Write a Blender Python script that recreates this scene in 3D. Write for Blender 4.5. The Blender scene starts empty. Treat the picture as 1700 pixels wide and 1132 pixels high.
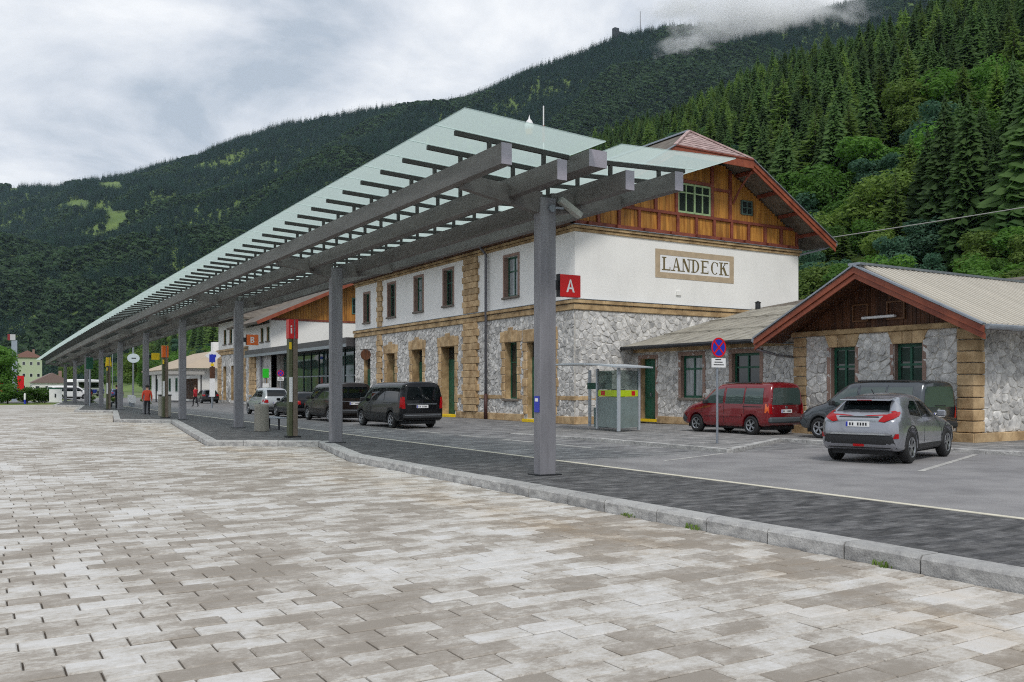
import bpy, bmesh, math, random
import numpy as np
from mathutils import Vector, Matrix
from mathutils.bvhtree import BVHTree
from mathutils.geometry import delaunay_2d_cdt

R = random.Random(7)
scene = bpy.context.scene
col = scene.collection
rad = math.radians

# ---------------------------------------------------------------- camera
# world axes: +Y runs along the bus platform, +X across it towards the station, z = 0 is the platform top
EYE = 1.62
YAW = 31.352
cam_d = bpy.data.cameras.new('camera')
cam = bpy.data.objects.new('camera', cam_d)
col.objects.link(cam)
cam.location = (0, 0, EYE)
cam.rotation_euler = (rad(90), 0, rad(-YAW))
cam_d.sensor_width = 36.0
cam_d.lens = 1469.0 / 1700.0 * 36.0
cam_d.shift_y = 77.0 / 1700.0
cam_d.clip_start = 0.1
cam_d.clip_end = 12000
scene.camera = cam

# ---------------------------------------------------------------- sky, sun, exposure
SUN_EL, SUN_AZ = 48.0, 205.0          # azimuth clockwise from +Y
world = bpy.data.worlds.new('World')
scene.world = world
world.use_nodes = True
wn, wl = world.node_tree.nodes, world.node_tree.links
wn.clear()
w_out = wn.new('ShaderNodeOutputWorld')
w_bg = wn.new('ShaderNodeBackground'); w_bg.inputs['Strength'].default_value = 0.10
w_sky = wn.new('ShaderNodeTexSky'); w_sky.sky_type = 'NISHITA'; w_sky.sun_disc = False
w_sky.sun_elevation = rad(SUN_EL); w_sky.sun_rotation = rad(SUN_AZ)
w_sky.altitude = 800
w_tc = wn.new('ShaderNodeTexCoord')
w_sep = wn.new('ShaderNodeSeparateXYZ')
wl.new(w_tc.outputs['Generated'], w_sep.inputs[0])
def wmath(op, a, b):
    n = wn.new('ShaderNodeMath'); n.operation = op
    for i, s in enumerate((a, b)):
        if isinstance(s, (int, float)): n.inputs[i].default_value = s
        else: wl.new(s, n.inputs[i])
    return n.outputs[0]
zz = wmath('MAXIMUM', w_sep.outputs[2], 0.0)
den = wmath('ADD', zz, 0.36)
w_cmb = wn.new('ShaderNodeCombineXYZ')
wl.new(wmath('DIVIDE', w_sep.outputs[0], den), w_cmb.inputs[0])
wl.new(wmath('DIVIDE', w_sep.outputs[1], den), w_cmb.inputs[1])
n1 = wn.new('ShaderNodeTexNoise'); n1.inputs['Scale'].default_value = 2.2; n1.inputs['Detail'].default_value = 9; n1.inputs['Roughness'].default_value = 0.56
n1.inputs['Distortion'].default_value = 0.35
wl.new(w_cmb.outputs[0], n1.inputs['Vector'])
w_ramp = wn.new('ShaderNodeValToRGB')
cr = w_ramp.color_ramp
cr.elements[0].position = 0.41; cr.elements[0].color = (4.0, 4.5, 5.2, 1)
cr.elements[1].position = 0.61; cr.elements[1].color = (8.0, 8.1, 8.3, 1)
e = cr.elements.new(0.5); e.color = (5.9, 6.2, 6.75, 1)
wl.new(n1.outputs['Fac'], w_ramp.inputs[0])
w_mix = wn.new('ShaderNodeMixRGB'); w_mix.inputs[0].default_value = 0.96
wl.new(w_sky.outputs[0], w_mix.inputs[1]); wl.new(w_ramp.outputs[0], w_mix.inputs[2])
wl.new(w_mix.outputs[0], w_bg.inputs['Color'])
wl.new(w_bg.outputs[0], w_out.inputs[0])

sun_d = bpy.data.lights.new('sun', 'SUN')
sun_d.energy = 1.5; sun_d.angle = rad(14); sun_d.color = (1.0, 0.965, 0.91)
sun = bpy.data.objects.new('sun', sun_d); col.objects.link(sun)
sd = Vector((math.sin(rad(SUN_AZ)) * math.cos(rad(SUN_EL)), math.cos(rad(SUN_AZ)) * math.cos(rad(SUN_EL)), math.sin(rad(SUN_EL))))
sun.rotation_euler = sd.to_track_quat('Z', 'Y').to_euler()
sun.location = (0, -20, 60)

scene.render.engine = 'CYCLES'
scene.view_settings.view_transform = 'Standard'
scene.view_settings.look = 'None'
scene.view_settings.gamma = 1.0
scene.view_settings.exposure = 0.36
scene.cycles.use_denoising = False
scene.cycles.filter_width = 1.1
scene.cycles.use_adaptive_sampling = False
scene.cycles.sample_clamp_indirect = 4.0
scene.cycles.max_bounces = 8
scene.cycles.transparent_max_bounces = 12
scene.cycles.volume_bounces = 5

# ---------------------------------------------------------------- helpers
ORG = {}
def tag(o, label=None, cat=None, group=None, kind=None):
    if label: o['label'] = label
    if cat: o['category'] = cat
    if group: o['group'] = group
    if kind: o['kind'] = kind
    return o
def empty(name, loc=(0, 0, 0), rz=0.0, local=False):
    o = bpy.data.objects.new(name, None); col.objects.link(o)
    o.empty_display_size = 0.3
    o.location = loc; o.rotation_euler = (0, 0, rz)
    ORG[o.name] = Vector((0, 0, 0)) if local else Vector(loc)
    return o
def link(name, me, parent=None):
    o = bpy.data.objects.new(name, me); col.objects.link(o)
    if parent is not None: o.parent = parent
    return o
def copy_tree(o, parent=None):
    c = o.copy(); col.objects.link(c); c.parent = parent
    ORG[c.name] = ORG.get(o.name, Vector((0, 0, 0)))
    for ch in list(o.children): copy_tree(ch, c)
    return c

class MB:
    def __init__(s): s.v = []; s.f = []; s.a = []
    def add(s, vs, fs, rnd=None):
        b = len(s.v); s.v += [tuple(p) for p in vs]; s.f += [tuple(b + i for i in q) for q in fs]
        if rnd is not None: s.a += [rnd] * len(fs)
        return s
    def box(s, x0, x1, y0, y1, z0, z1, rnd=None):
        return s.add([(x0, y0, z0), (x1, y0, z0), (x1, y1, z0), (x0, y1, z0), (x0, y0, z1), (x1, y0, z1), (x1, y1, z1), (x0, y1, z1)],
              [(0, 3, 2, 1), (4, 5, 6, 7), (0, 1, 5, 4), (1, 2, 6, 5), (2, 3, 7, 6), (3, 0, 4, 7)], rnd)
    def bar(s, p0, p1, w, h, up=(0, 0, 1)):
        p0 = Vector(p0); p1 = Vector(p1); d = (p1 - p0).normalized(); up = Vector(up)
        sd = d.cross(up)
        if sd.length < 1e-5: sd = d.cross(Vector((1, 0, 0)))
        sd.normalize(); u2 = sd.cross(d).normalized()
        vs = []
        for p in (p0, p1):
            for a, b in ((-1, -1), (1, -1), (1, 1), (-1, 1)): vs.append(p + sd * (a * w / 2) + u2 * (b * h / 2))
        return s.add(vs, [(3, 2, 1, 0), (4, 5, 6, 7), (0, 1, 5, 4), (1, 2, 6, 5), (2, 3, 7, 6), (3, 0, 4, 7)])
    def prism(s, poly, ex, rnd=None):
        n = len(poly); ex = Vector(ex); a = [Vector(p) for p in poly]; b = [p + ex for p in a]
        fs = [tuple(range(n))[::-1], tuple(range(n, 2 * n))] + [(i, (i + 1) % n, n + (i + 1) % n, n + i) for i in range(n)]
        return s.add(a + b, fs, rnd)
    def tube(s, pts, r, n=8):
        pts = [Vector(p) for p in pts]; rs = r if isinstance(r, (list, tuple)) else [r] * len(pts)
        vs = []; fs = []; prev = None
        for i, p in enumerate(pts):
            d = (pts[min(i + 1, len(pts) - 1)] - pts[max(i - 1, 0)]).normalized()
            ref = Vector((0, 0, 1)) if abs(d.z) < 0.95 else Vector((1, 0, 0))
            a = d.cross(ref).normalized(); b = d.cross(a)
            for k in range(n):
                t = 2 * math.pi * k / n
                vs.append(p + (a * math.cos(t) + b * math.sin(t)) * rs[i])
        for i in range(len(pts) - 1):
            for k in range(n):
                fs.append((i * n + k, i * n + (k + 1) % n, (i + 1) * n + (k + 1) % n, (i + 1) * n + k))
        fs.append(tuple(range(n))); fs.append(tuple(range((len(pts) - 1) * n, len(pts) * n)))
        return s.add(vs, fs)
    def lathe(s, prof, c=(0, 0, 0), n=24, axis='z', ring=False):
        vs = []; fs = []
        if ring: prof = list(prof) + [prof[0]]
        for r, z in prof:
            for k in range(n):
                t = 2 * math.pi * k / n
                p = (r * math.cos(t), r * math.sin(t), z)
                if axis == 'y': p = (p[0], p[2], p[1])
                if axis == 'x': p = (p[2], p[0], p[1])
                vs.append((p[0] + c[0], p[1] + c[1], p[2] + c[2]))
        for i in range(len(prof) - 1):
            for k in range(n):
                fs.append((i * n + k, i * n + (k + 1) % n, (i + 1) * n + (k + 1) % n, (i + 1) * n + k))
        if prof[0][0] > 1e-4 and not ring: fs.append(tuple(range(n)))
        if prof[-1][0] > 1e-4 and not ring: fs.append(tuple(range((len(prof) - 1) * n, len(prof) * n)))
        return s.add(vs, fs)
    def mesh(s, name, org=Vector((0, 0, 0)), bevel=0, smooth=False):
        me = bpy.data.meshes.new(name)
        me.from_pydata([(p[0] - org[0], p[1] - org[1], p[2] - org[2]) for p in s.v], [], s.f)
        if s.a and len(s.a) == len(s.f):
            at = me.attributes.new('rnd', 'FLOAT', 'FACE')
            at.data.foreach_set('value', np.array(s.a, dtype=np.float32))
        bm = bmesh.new(); bm.from_mesh(me)
        bmesh.ops.recalc_face_normals(bm, faces=bm.faces)
        if bevel: bmesh.ops.bevel(bm, geom=list(bm.edges), offset=bevel, segments=1, affect='EDGES', profile=0.5)
        bm.to_mesh(me); bm.free()
        if smooth:
            for p in me.polygons: p.use_smooth = True
        return me
    def build(s, name, mat, parent=None, bevel=0, smooth=False, kind=None):
        org = ORG.get(parent.name, Vector((0, 0, 0))) if parent is not None else Vector((0, 0, 0))
        me = s.mesh(name, org, bevel, smooth)
        me.materials.append(mat)
        o = link(name, me, parent); ORG[o.name] = org
        if kind: o['kind'] = kind
        return o

# ---------------------------------------------------------------- materials
def lin(c):
    f = lambda u: (u / 12.92) if u <= 0.04045 else ((u + 0.055) / 1.055) ** 2.4
    return tuple(f(x / 255.0) for x in c)
MATS = {}
def mat(name, colr, rough=0.7, metal=0.0, var=0.0, scale=4.0, bump=0.0, bscale=None, colr2=None, stretch=None, objrnd=0.0, attr=0.0, coord='Object', spec=0.5, coat=0.0, detail=5):
    """Principled surface: two-tone noise between colr and colr2, optional per-object / per-face value jitter and fine relief."""
    m = bpy.data.materials.new(name); m.use_nodes = True
    nt = m.node_tree; N = nt.nodes; L = nt.links
    b = N['Principled BSDF']
    b.inputs['Roughness'].default_value = rough; b.inputs['Metallic'].default_value = metal
    b.inputs['Specular IOR Level'].default_value = spec
    b.inputs['Coat Weight'].default_value = coat
    b.inputs['Coat Roughness'].default_value = 0.04
    src = None
    tc = N.new('ShaderNodeTexCoord'); vec = tc.outputs[coord] if coord != 'World' else None
    if coord == 'World':
        g = N.new('ShaderNodeNewGeometry'); vec = g.outputs['Position']
    if stretch:
        mp = N.new('ShaderNodeMapping'); mp.inputs['Scale'].default_value = stretch
        L.new(vec, mp.inputs['Vector']); vec = mp.outputs[0]
    if colr2 is None and var > 0:
        colr2 = tuple(min(1, c * (1 + var)) for c in colr); colr = tuple(c * (1 - var) for c in colr)
    if colr2 is not None:
        nz = N.new('ShaderNodeTexNoise'); nz.inputs['Scale'].default_value = scale; nz.inputs['Detail'].default_value = detail
        nz.inputs['Roughness'].default_value = 0.6
        L.new(vec, nz.inputs['Vector'])
        rp = N.new('ShaderNodeValToRGB')
        rp.color_ramp.elements[0].position = 0.36; rp.color_ramp.elements[0].color = (*colr, 1)
        rp.color_ramp.elements[1].position = 0.64; rp.color_ramp.elements[1].color = (*colr2, 1)
        L.new(nz.outputs['Fac'], rp.inputs[0]); src = rp.outputs[0]
    val = None
    if objrnd > 0:
        oi = N.new('ShaderNodeObjectInfo'); val = (oi.outputs['Random'], objrnd)
    if attr > 0:
        at = N.new('ShaderNodeAttribute'); at.attribute_name = 'rnd'; val = (at.outputs['Fac'], attr)
    if val:
        mr = N.new('ShaderNodeMapRange'); mr.inputs['To Min'].default_value = 1 - val[1]; mr.inputs['To Max'].default_value = 1 + val[1]
        L.new(val[0], mr.inputs['Value'])
        hs = N.new('ShaderNodeHueSaturation'); L.new(mr.outputs[0], hs.inputs['Value'])
        if src is not None: L.new(src, hs.inputs['Color'])
        else: hs.inputs['Color'].default_value = (*colr, 1)
        src = hs.outputs[0]
    if src is not None: L.new(src, b.inputs['Base Color'])
    else: b.inputs['Base Color'].default_value = (*colr, 1)
    if bump > 0:
        nb = N.new('ShaderNodeTexNoise'); nb.inputs['Scale'].default_value = bscale or scale * 6; nb.inputs['Detail'].default_value = 4
        L.new(vec, nb.inputs['Vector'])
        bp = N.new('ShaderNodeBump'); bp.inputs['Strength'].default_value = bump; bp.inputs['Distance'].default_value = 0.02
        L.new(nb.outputs['Fac'], bp.inputs['Height']); L.new(bp.outputs[0], b.inputs['Normal'])
    MATS[name] = m
    return m

def weather(m, amt, st, sc=1.0, lo=0.45, hi=0.75):
    """rain streaks and grime: multiplies the colour by a stretched noise"""
    N = m.node_tree.nodes; L = m.node_tree.links; bs = N['Principled BSDF']; inp = bs.inputs['Base Color']
    g = N.new('ShaderNodeNewGeometry'); mp = N.new('ShaderNodeMapping'); mp.inputs['Scale'].default_value = st; L.new(g.outputs['Position'], mp.inputs[0])
    n = N.new('ShaderNodeTexNoise'); n.inputs['Scale'].default_value = sc; n.inputs['Detail'].default_value = 7; n.inputs['Roughness'].default_value = 0.65; L.new(mp.outputs[0], n.inputs['Vector'])
    mr = N.new('ShaderNodeMapRange'); mr.inputs['From Min'].default_value = lo; mr.inputs['From Max'].default_value = hi; mr.inputs['To Min'].default_value = 1.0; mr.inputs['To Max'].default_value = 1.0 - amt; L.new(n.outputs['Fac'], mr.inputs['Value'])
    mx = N.new('ShaderNodeMixRGB'); mx.blend_type = 'MULTIPLY'; mx.inputs[0].default_value = 1.0
    if inp.links: L.new(inp.links[0].from_socket, mx.inputs[1])
    else: mx.inputs[1].default_value = inp.default_value
    L.new(mr.outputs[0], mx.inputs[2]); L.new(mx.outputs[0], inp)
m_steel = mat('galvanised steel', lin((134, 133, 138)), 0.55, 0.25, var=0.12, scale=3, bump=0.05, stretch=(1, 1, 0.25))
m_steel_d = mat('weathered steel beam', lin((112, 108, 106)), 0.6, 0.2, var=0.16, scale=2.5, stretch=(1, 0.2, 1))
weather(m_steel, 0.25, (5, 5, 0.4)); weather(m_steel_d, 0.28, (3, 0.5, 3))
m_dark = mat('dark metal', (0.03, 0.032, 0.035), 0.5, 0.4, var=0.2)
m_black = mat('black rubber', (0.012, 0.012, 0.013), 0.7)
m_plaster = mat('white plaster', (0.82, 0.812, 0.78), 0.9, var=0.03, scale=0.5, bump=0.15, bscale=14, coord='World')
weather(m_plaster, 0.10, (0.9, 0.9, 0.35), 1.0, 0.5, 0.85)
m_mortar = mat('lime mortar', (0.52, 0.495, 0.45), 0.95, var=0.15, scale=5, bump=0.3)
m_stone = mat('grey limestone rubble', (0.40, 0.395, 0.385), 0.9, colr2=(0.71, 0.695, 0.665), scale=4.5, objrnd=0.20, bump=0.7, bscale=12)
m_stone_a = mat('grey limestone rubble small', (0.36, 0.357, 0.352), 0.9, colr2=(0.66, 0.645, 0.62), scale=4.5, attr=0.26, bump=0.6, bscale=9)
m_sand = mat('yellow sandstone', lin((160, 132, 96)), 0.9, colr2=lin((204, 176, 136)), scale=2.2, objrnd=0.16, bump=0.45, bscale=14)
m_sand_d = mat('weathered sandstone moulding', lin((142, 116, 82)), 0.9, colr2=lin((200, 172, 130)), scale=1.6, bump=0.4, bscale=10)
m_surround = mat('pinkish window surround', lin((148, 122, 110)), 0.85, var=0.12, scale=3)
weather(m_sand, 0.30, (1.5, 1.5, 1.0), 2.2); weather(m_sand_d, 0.30, (1.0, 1.0, 2.0), 1.6)
m_greenwood = mat('dark green painted wood', lin((26, 84, 64)), 0.45, var=0.2, scale=3)
m_palegreen = mat('pale green painted wood', lin((150, 175, 130)), 0.5, var=0.08)
m_glass = mat('window glass', (0.02, 0.026, 0.026), 0.06, spec=0.8)
m_curtain = mat('net curtain behind glass', (0.30, 0.33, 0.34), 0.25, var=0.35, scale=2.5, stretch=(6, 6, 0.6), spec=0.8)
m_plank = mat('ochre stained boards', lin((150, 96, 36)), 0.6, colr2=lin((184, 130, 56)), scale=2.6, stretch=(3, 3, 0.35), objrnd=0.26, bump=0.15)
m_redwood = mat('red stained timber', lin((100, 46, 34)), 0.55, colr2=lin((136, 72, 54)), scale=2.0, objrnd=0.1, bump=0.1)
m_barge = mat('rust red bargeboard', lin((122, 58, 38)), 0.5, colr2=lin((154, 82, 56)), scale=1.5)
m_brownwood = mat('dark brown boards', lin((62, 36, 22)), 0.7, colr2=lin((100, 62, 36)), scale=2.0, stretch=(3, 3, 0.35), objrnd=0.22, bump=0.15)
m_shingle = mat('reddish shingles', lin((150, 126, 124)), 0.85, colr2=lin((184, 162, 158)), scale=3.5, objrnd=0.15, bump=0.4, detail=8)
m_roofdark = mat('weathered brown roof', lin((84, 76, 68)), 0.85, colr2=lin((116, 108, 98)), scale=1.2, bump=0.3)
m_tinroof = mat('warm grey sheet roof', lin((176, 170, 158)), 0.55, 0.0, colr2=lin((196, 190, 178)), scale=0.8, objrnd=0.05)
m_annexroof = mat('lichened grey sheet roof', lin((140, 136, 126)), 0.7, colr2=lin((170, 166, 154)), scale=1.3, bump=0.15, objrnd=0.06)
m_zinc = mat('zinc flashing', lin((150, 156, 164)), 0.4, 0.6, var=0.1)
m_white = mat('white paint', (0.78, 0.78, 0.78), 0.5, var=0.03)
m_yellow = mat('yellow paint', lin((232, 196, 20)), 0.6, var=0.06)
m_red = mat('red sign enamel', lin((206, 20, 24)), 0.35)
m_orange = mat('orange sign enamel', lin((222, 104, 30)), 0.35)
m_blue = mat('blue sign enamel', lin((36, 52, 170)), 0.35)
m_concrete = mat('washed concrete', lin((150, 146, 136)), 0.9, var=0.12, scale=14, bump=0.5, bscale=60)
# ================================================================ GROUND
gm = mat('valley ground', lin((88, 104, 60)), 0.95, colr2=lin((112, 122, 82)), scale=0.02, coord='World', bump=0.2, bscale=0.5)
MB().add([(-6000, -3000, -0.4), (6000, -3000, -0.4), (6000, 8000, -0.4), (-6000, 8000, -0.4)], [(0, 1, 2, 3)]).build('ground', gm, kind='structure')

PLZ = -0.16                                     # plaza level, one kerb below the platform
# sawtooth outline of the bus platform (plaza side), from near to far
SAW = [(7.75, -60.0), (7.75, 20.2), (8.9, 25.8), (6.1, 27.9), (8.45, 46.6), (6.15, 49.2), (8.45, 68.0), (6.2, 70.6), (8.45, 89.4), (6.3, 92.0), (8.45, 111.0), (6.4, 113.5), (6.4, 119.0)]
STRIPE = 11.05
def pmat():
    """pale concrete pavers: per-paver tone, long brown-grey damp blotches running across them"""
    m = bpy.data.materials.new('concrete pavers'); m.use_nodes = True
    N = m.node_tree.nodes; L = m.node_tree.links; b = N['Principled BSDF']; b.inputs['Roughness'].default_value = 0.88
    g = N.new('ShaderNodeNewGeometry')
    def noise(sc, st, det=5, rough=0.6):
        mp = N.new('ShaderNodeMapping'); mp.inputs['Scale'].default_value = st; L.new(g.outputs['Position'], mp.inputs[0])
        n = N.new('ShaderNodeTexNoise'); n.inputs['Scale'].default_value = sc; n.inputs['Detail'].default_value = det; n.inputs['Roughness'].default_value = rough
        L.new(mp.outputs[0], n.inputs['Vector']); return n.outputs['Fac']
    at = N.new('ShaderNodeAttribute'); at.attribute_name = 'rnd'
    big = noise(0.33, (1, 1.25, 1), 3); mid = noise(2.3, (0.9, 1.25, 1), 7, 0.72); fine = noise(22, (0.8, 1.3, 1), 6, 0.75)
    def mth(op, a, c):
        n = N.new('ShaderNodeMath'); n.operation = op
        for i, s in enumerate((a, c)):
            if isinstance(s, (int, float)): n.inputs[i].default_value = s
            else: L.new(s, n.inputs[i])
        return n.outputs[0]
    s = mth('ADD', mth('MULTIPLY', big, 0.85), mth('MULTIPLY', mid, 1.25))
    s = mth('ADD', s, mth('MULTIPLY', at.outputs['Fac'], 0.36))
    s = mth('ADD', s, mth('MULTIPLY', fine, 0.62))
    rp = N.new('ShaderNodeValToRGB'); rp.color_ramp.elements[0].position = 0.0; rp.color_ramp.elements[1].position = 1.0
    mr = N.new('ShaderNodeMapRange'); mr.inputs['From Min'].default_value = 1.30; mr.inputs['From Max'].default_value = 1.80
    L.new(s, mr.inputs['Value']); L.new(mr.outputs[0], rp.inputs[0])
    cr = rp.color_ramp
    cr.elements[0].color = (*lin((146, 138, 128)), 1); cr.elements[1].color = (*lin((206, 204, 201)), 1)
    e = cr.elements.new(0.36); e.color = (*lin((164, 157, 148)), 1)
    e = cr.elements.new(0.54); e.color = (*lin((184, 179, 171)), 1)
    # sandy ochre silt washed along the kerb, fading out over the plaza
    sp = N.new('ShaderNodeSeparateXYZ'); L.new(g.outputs['Position'], sp.inputs[0])
    band = N.new('ShaderNodeMapRange'); band.interpolation_type = 'SMOOTHSTEP'; band.inputs['From Min'].default_value = 0.0; band.inputs['From Max'].default_value = 1.5; band.inputs['To Min'].default_value = 1.0; band.inputs['To Max'].default_value = 0.0
    dv = mth('ABSOLUTE', mth('SUBTRACT', sp.outputs[0], 6.55), 0.0); L.new(dv, band.inputs['Value'])
    sil = noise(0.9, (1, 0.6, 1), 6, 0.7)
    sm = N.new('ShaderNodeMapRange'); sm.inputs['From Min'].default_value = 0.42; sm.inputs['From Max'].default_value = 0.72; sm.inputs['To Max'].default_value = 0.75; L.new(sil, sm.inputs['Value'])
    mxs = N.new('ShaderNodeMixRGB'); mxs.blend_type = 'MULTIPLY'; mxs.inputs[2].default_value = (0.86, 0.70, 0.50, 1)
    L.new(mth('MULTIPLY', band.outputs[0], sm.outputs[0]), mxs.inputs[0]); L.new(rp.outputs[0], mxs.inputs[1])
    L.new(mxs.outputs[0], b.inputs['Base Color'])
    bp = N.new('ShaderNodeBump'); bp.inputs['Strength'].default_value = 0.25; bp.inputs['Distance'].default_value = 0.01
    L.new(fine, bp.inputs['Height']); L.new(bp.outputs[0], b.inputs['Normal'])
    return m
m_paver = pmat()
m_joint = mat('sandy joints', lin((74, 66, 58)), 0.95, var=0.2, scale=6, coord='World')
plaza = MB().add([(-70, -90, PLZ - 0.02), (9.2, -90, PLZ - 0.02), (9.2, 122, PLZ - 0.02), (-70, 122, PLZ - 0.02)], [(0, 1, 2, 3)]).build('plaza', m_joint, kind='structure')
ORG['plaza'] = Vector((0, 0, 0))

th = rad(YAW); cT, sT = math.cos(th), math.sin(th)
def proj(v, u, z):
    X = v * cT - u * sT; Z = v * sT + u * cT
    return 850 + 1469 * X / max(Z, .01), 643 - 1469 * (z - EYE) / max(Z, .01), Z
def kerb_v(u):
    for (v0, u0), (v1, u1) in zip(SAW, SAW[1:]):
        if u0 <= u <= u1: return v0 + (v1 - v0) * (u - u0) / (u1 - u0)
    return 6.4
PW, PD, JT = 0.46, 0.245, 0.013
pavers = []
row = 0; u = -1.0
while u < 60:
    kv = min(kerb_v(u), kerb_v(u + PD)) - 0.028
    off = (row % 2) * PW * 0.5 + R.uniform(-0.05, 0.05)
    a = -14.0 + off if u < 24 else -26 + off
    while a < kv:
        w = PW
        b = min(a + w, kv)
        if b - a > 0.06:
            x, y, Z = proj((a + b) / 2, u + PD / 2, PLZ)
            if Z > 0.5 and -500 < x < 2200 and y < 1800: pavers.append((Z, x, y, a, b, u))
        a = b
    u += PD; row += 1
pavers.sort(key=lambda p: p[0])
def paver(mb, a, b, u):
    dz = R.uniform(-0.005, 0.005); r = R.random(); c = 0.009
    a += JT / 2; b -= JT / 2; u0 = u + JT / 2; u1 = u + PD - JT / 2; z = PLZ + dz
    t = [R.uniform(-0.0025, 0.0025) for _ in range(4)]
    vs = [(a, u0, z - 0.03), (b, u0, z - 0.03), (b, u1, z - 0.03), (a, u1, z - 0.03),
          (a, u0, z - c), (b, u0, z - c), (b, u1, z - c), (a, u1, z - c),
          (a + c, u0 + c, z + t[0]), (b - c, u0 + c, z + t[1]), (b - c, u1 - c, z + t[2]), (a + c, u1 - c, z + t[3])]
    fs = [(0, 1, 5, 4), (1, 2, 6, 5), (2, 3, 7, 6), (3, 0, 4, 7), (4, 5, 9, 8), (5, 6, 10, 9), (6, 7, 11, 10), (7, 4, 8, 11), (8, 9, 10, 11)]
    mb.add(vs, fs, r)
inview = [p for p in pavers if -60 < p[1] < 1760 and 640 < p[2] < 1190]
single = set(id(p) for p in inview[:300])
rest = MB()
for p in pavers:
    if id(p) in single:
        m_ = MB(); paver(m_, *p[3:]); m_.build('paver', m_paver, plaza)
    else: paver(rest, *p[3:])
rest.build('paving', m_paver, plaza, kind='stuff')
MB().add([(-70, 60.01, PLZ), (9.0, 60.01, PLZ), (9.0, 122, PLZ), (-70, 122, PLZ)], [(0, 1, 2, 3)], 0.5).build('far_paving', m_paver, plaza)

# dark platform surface inside the kerb
m_plat = mat('dark platform asphalt', lin((54, 54, 56)), 0.75, colr2=lin((104, 103, 103)), scale=4.5, coord='World', stretch=(0.6, 1.3, 1), bump=0.5, bscale=40, detail=8)
def blocky(m, bw, bh, amt, rot=0.0):
    """per-block tone of small concrete blocks plus a thin joint, multiplied onto the surface colour"""
    N = m.node_tree.nodes; L = m.node_tree.links; bs = N['Principled BSDF']; src = bs.inputs['Base Color'].links[0].from_socket
    g = N.new('ShaderNodeNewGeometry'); mp = N.new('ShaderNodeMapping'); mp.inputs['Rotation'].default_value = (0, 0, rot); L.new(g.outputs['Position'], mp.inputs[0])
    br = N.new('ShaderNodeTexBrick'); br.inputs['Scale'].default_value = 1.0; br.inputs['Brick Width'].default_value = bw; br.inputs['Row Height'].default_value = bh
    br.inputs['Mortar Size'].default_value = 0.006; br.inputs['Mortar Smooth'].default_value = 0.4
    br.inputs['Color1'].default_value = (1 - amt,) * 3 + (1,); br.inputs['Color2'].default_value = (1 + amt,) * 3 + (1,); br.inputs['Mortar'].default_value = (0.5, 0.49, 0.48, 1)
    L.new(mp.outputs[0], br.inputs['Vector'])
    mx = N.new('ShaderNodeMixRGB'); mx.blend_type = 'MULTIPLY'; mx.inputs[0].default_value = 1.0; L.new(src, mx.inputs[1]); L.new(br.outputs['Color'], mx.inputs[2])
    fn = N.new('ShaderNodeTexNoise'); fn.inputs['Scale'].default_value = 55; fn.inputs['Detail'].default_value = 3; L.new(g.outputs['Position'], fn.inputs['Vector'])
    mr = N.new('ShaderNodeMapRange'); mr.inputs['From Min'].default_value = 0.3; mr.inputs['From Max'].default_value = 0.7; mr.inputs['To Min'].default_value = 0.78; mr.inputs['To Max'].default_value = 1.22; L.new(fn.outputs['Fac'], mr.inputs['Value'])
    m2 = N.new('ShaderNodeMixRGB'); m2.blend_type = 'MULTIPLY'; m2.inputs[0].default_value = 1.0; L.new(mx.outputs[0], m2.inputs[1]); L.new(mr.outputs[0], m2.inputs[2])
    L.new(m2.outputs[0], bs.inputs['Base Color'])
blocky(m_plat, 0.30, 0.15, 0.42)
KW = 0.30
pl = [(v + KW * 0.9, u) for v, u in SAW] + [(STRIPE - 0.06, 119.0), (STRIPE - 0.06, -60.0)]
MB().prism([(v, u, -0.25) for v, u in pl], (0, 0, 0.25)).build('platform', m_plat, kind='structure')
# kerb of separate granite stones following the sawtooth
m_kerb = mat('granite kerbstone', lin((152, 151, 150)), 0.85, colr2=lin((196, 195, 192)), scale=5, coord='World', objrnd=0.14, bump=0.5, bscale=45); weather(m_kerb, 0.45, (2, 2, 6), 2.5, 0.46, 0.72)
kerb = empty('kerb', (7.75, 0, 0)); tag(kerb, kind='structure')
for (v0, u0), (v1, u1) in zip(SAW, SAW[1:]):
    u0 = max(u0, -10.0); Ls = math.hypot(v1 - v0, u1 - u0); n = max(1, round(Ls / (1.0 if u0 < 30 else 2.0)))
    d = Vector((v1 - v0, u1 - u0, 0)) / Ls; nrm = Vector((d.y, -d.x, 0))
    if nrm.x < 0: nrm = -nrm
    cuts = [0] + [(i + R.uniform(-0.12, 0.12)) / n for i in range(1, n)] + [1]
    for c0, c1 in zip(cuts, cuts[1:]):
        p = Vector((v0, u0, 0)) + d * (c0 * Ls + 0.009); q = Vector((v0, u0, 0)) + d * (c1 * Ls - 0.009)
        k = MB(); o = R.uniform(-0.006, 0.006); h = R.uniform(0.002, 0.010)
        prof = [(o, PLZ - 0.1), (o, -0.035 + h), (o + 0.03, h), (KW, h), (KW, PLZ - 0.1)]
        A = [p + nrm * a + Vector((0, 0, z)) for a, z in prof]
        k.prism(A, q - p); k.build('kerbstone', m_kerb, kerb)
# pale guide line at the road edge of the platform
m_line = mat('cream guide stone', lin((212, 206, 188)), 0.8, var=0.12, scale=3, coord='World')
gl = empty('guide_line', (STRIPE, 0, 0)); tag(gl, kind='structure')
for i in range(70):
    uu = -20 + i * 2.0
    MB().box(STRIPE - 0.06, STRIPE + 0.06, uu + 0.006, uu + 1.994, -0.1, 0.007).build('guide_stone', m_line, gl)

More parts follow.
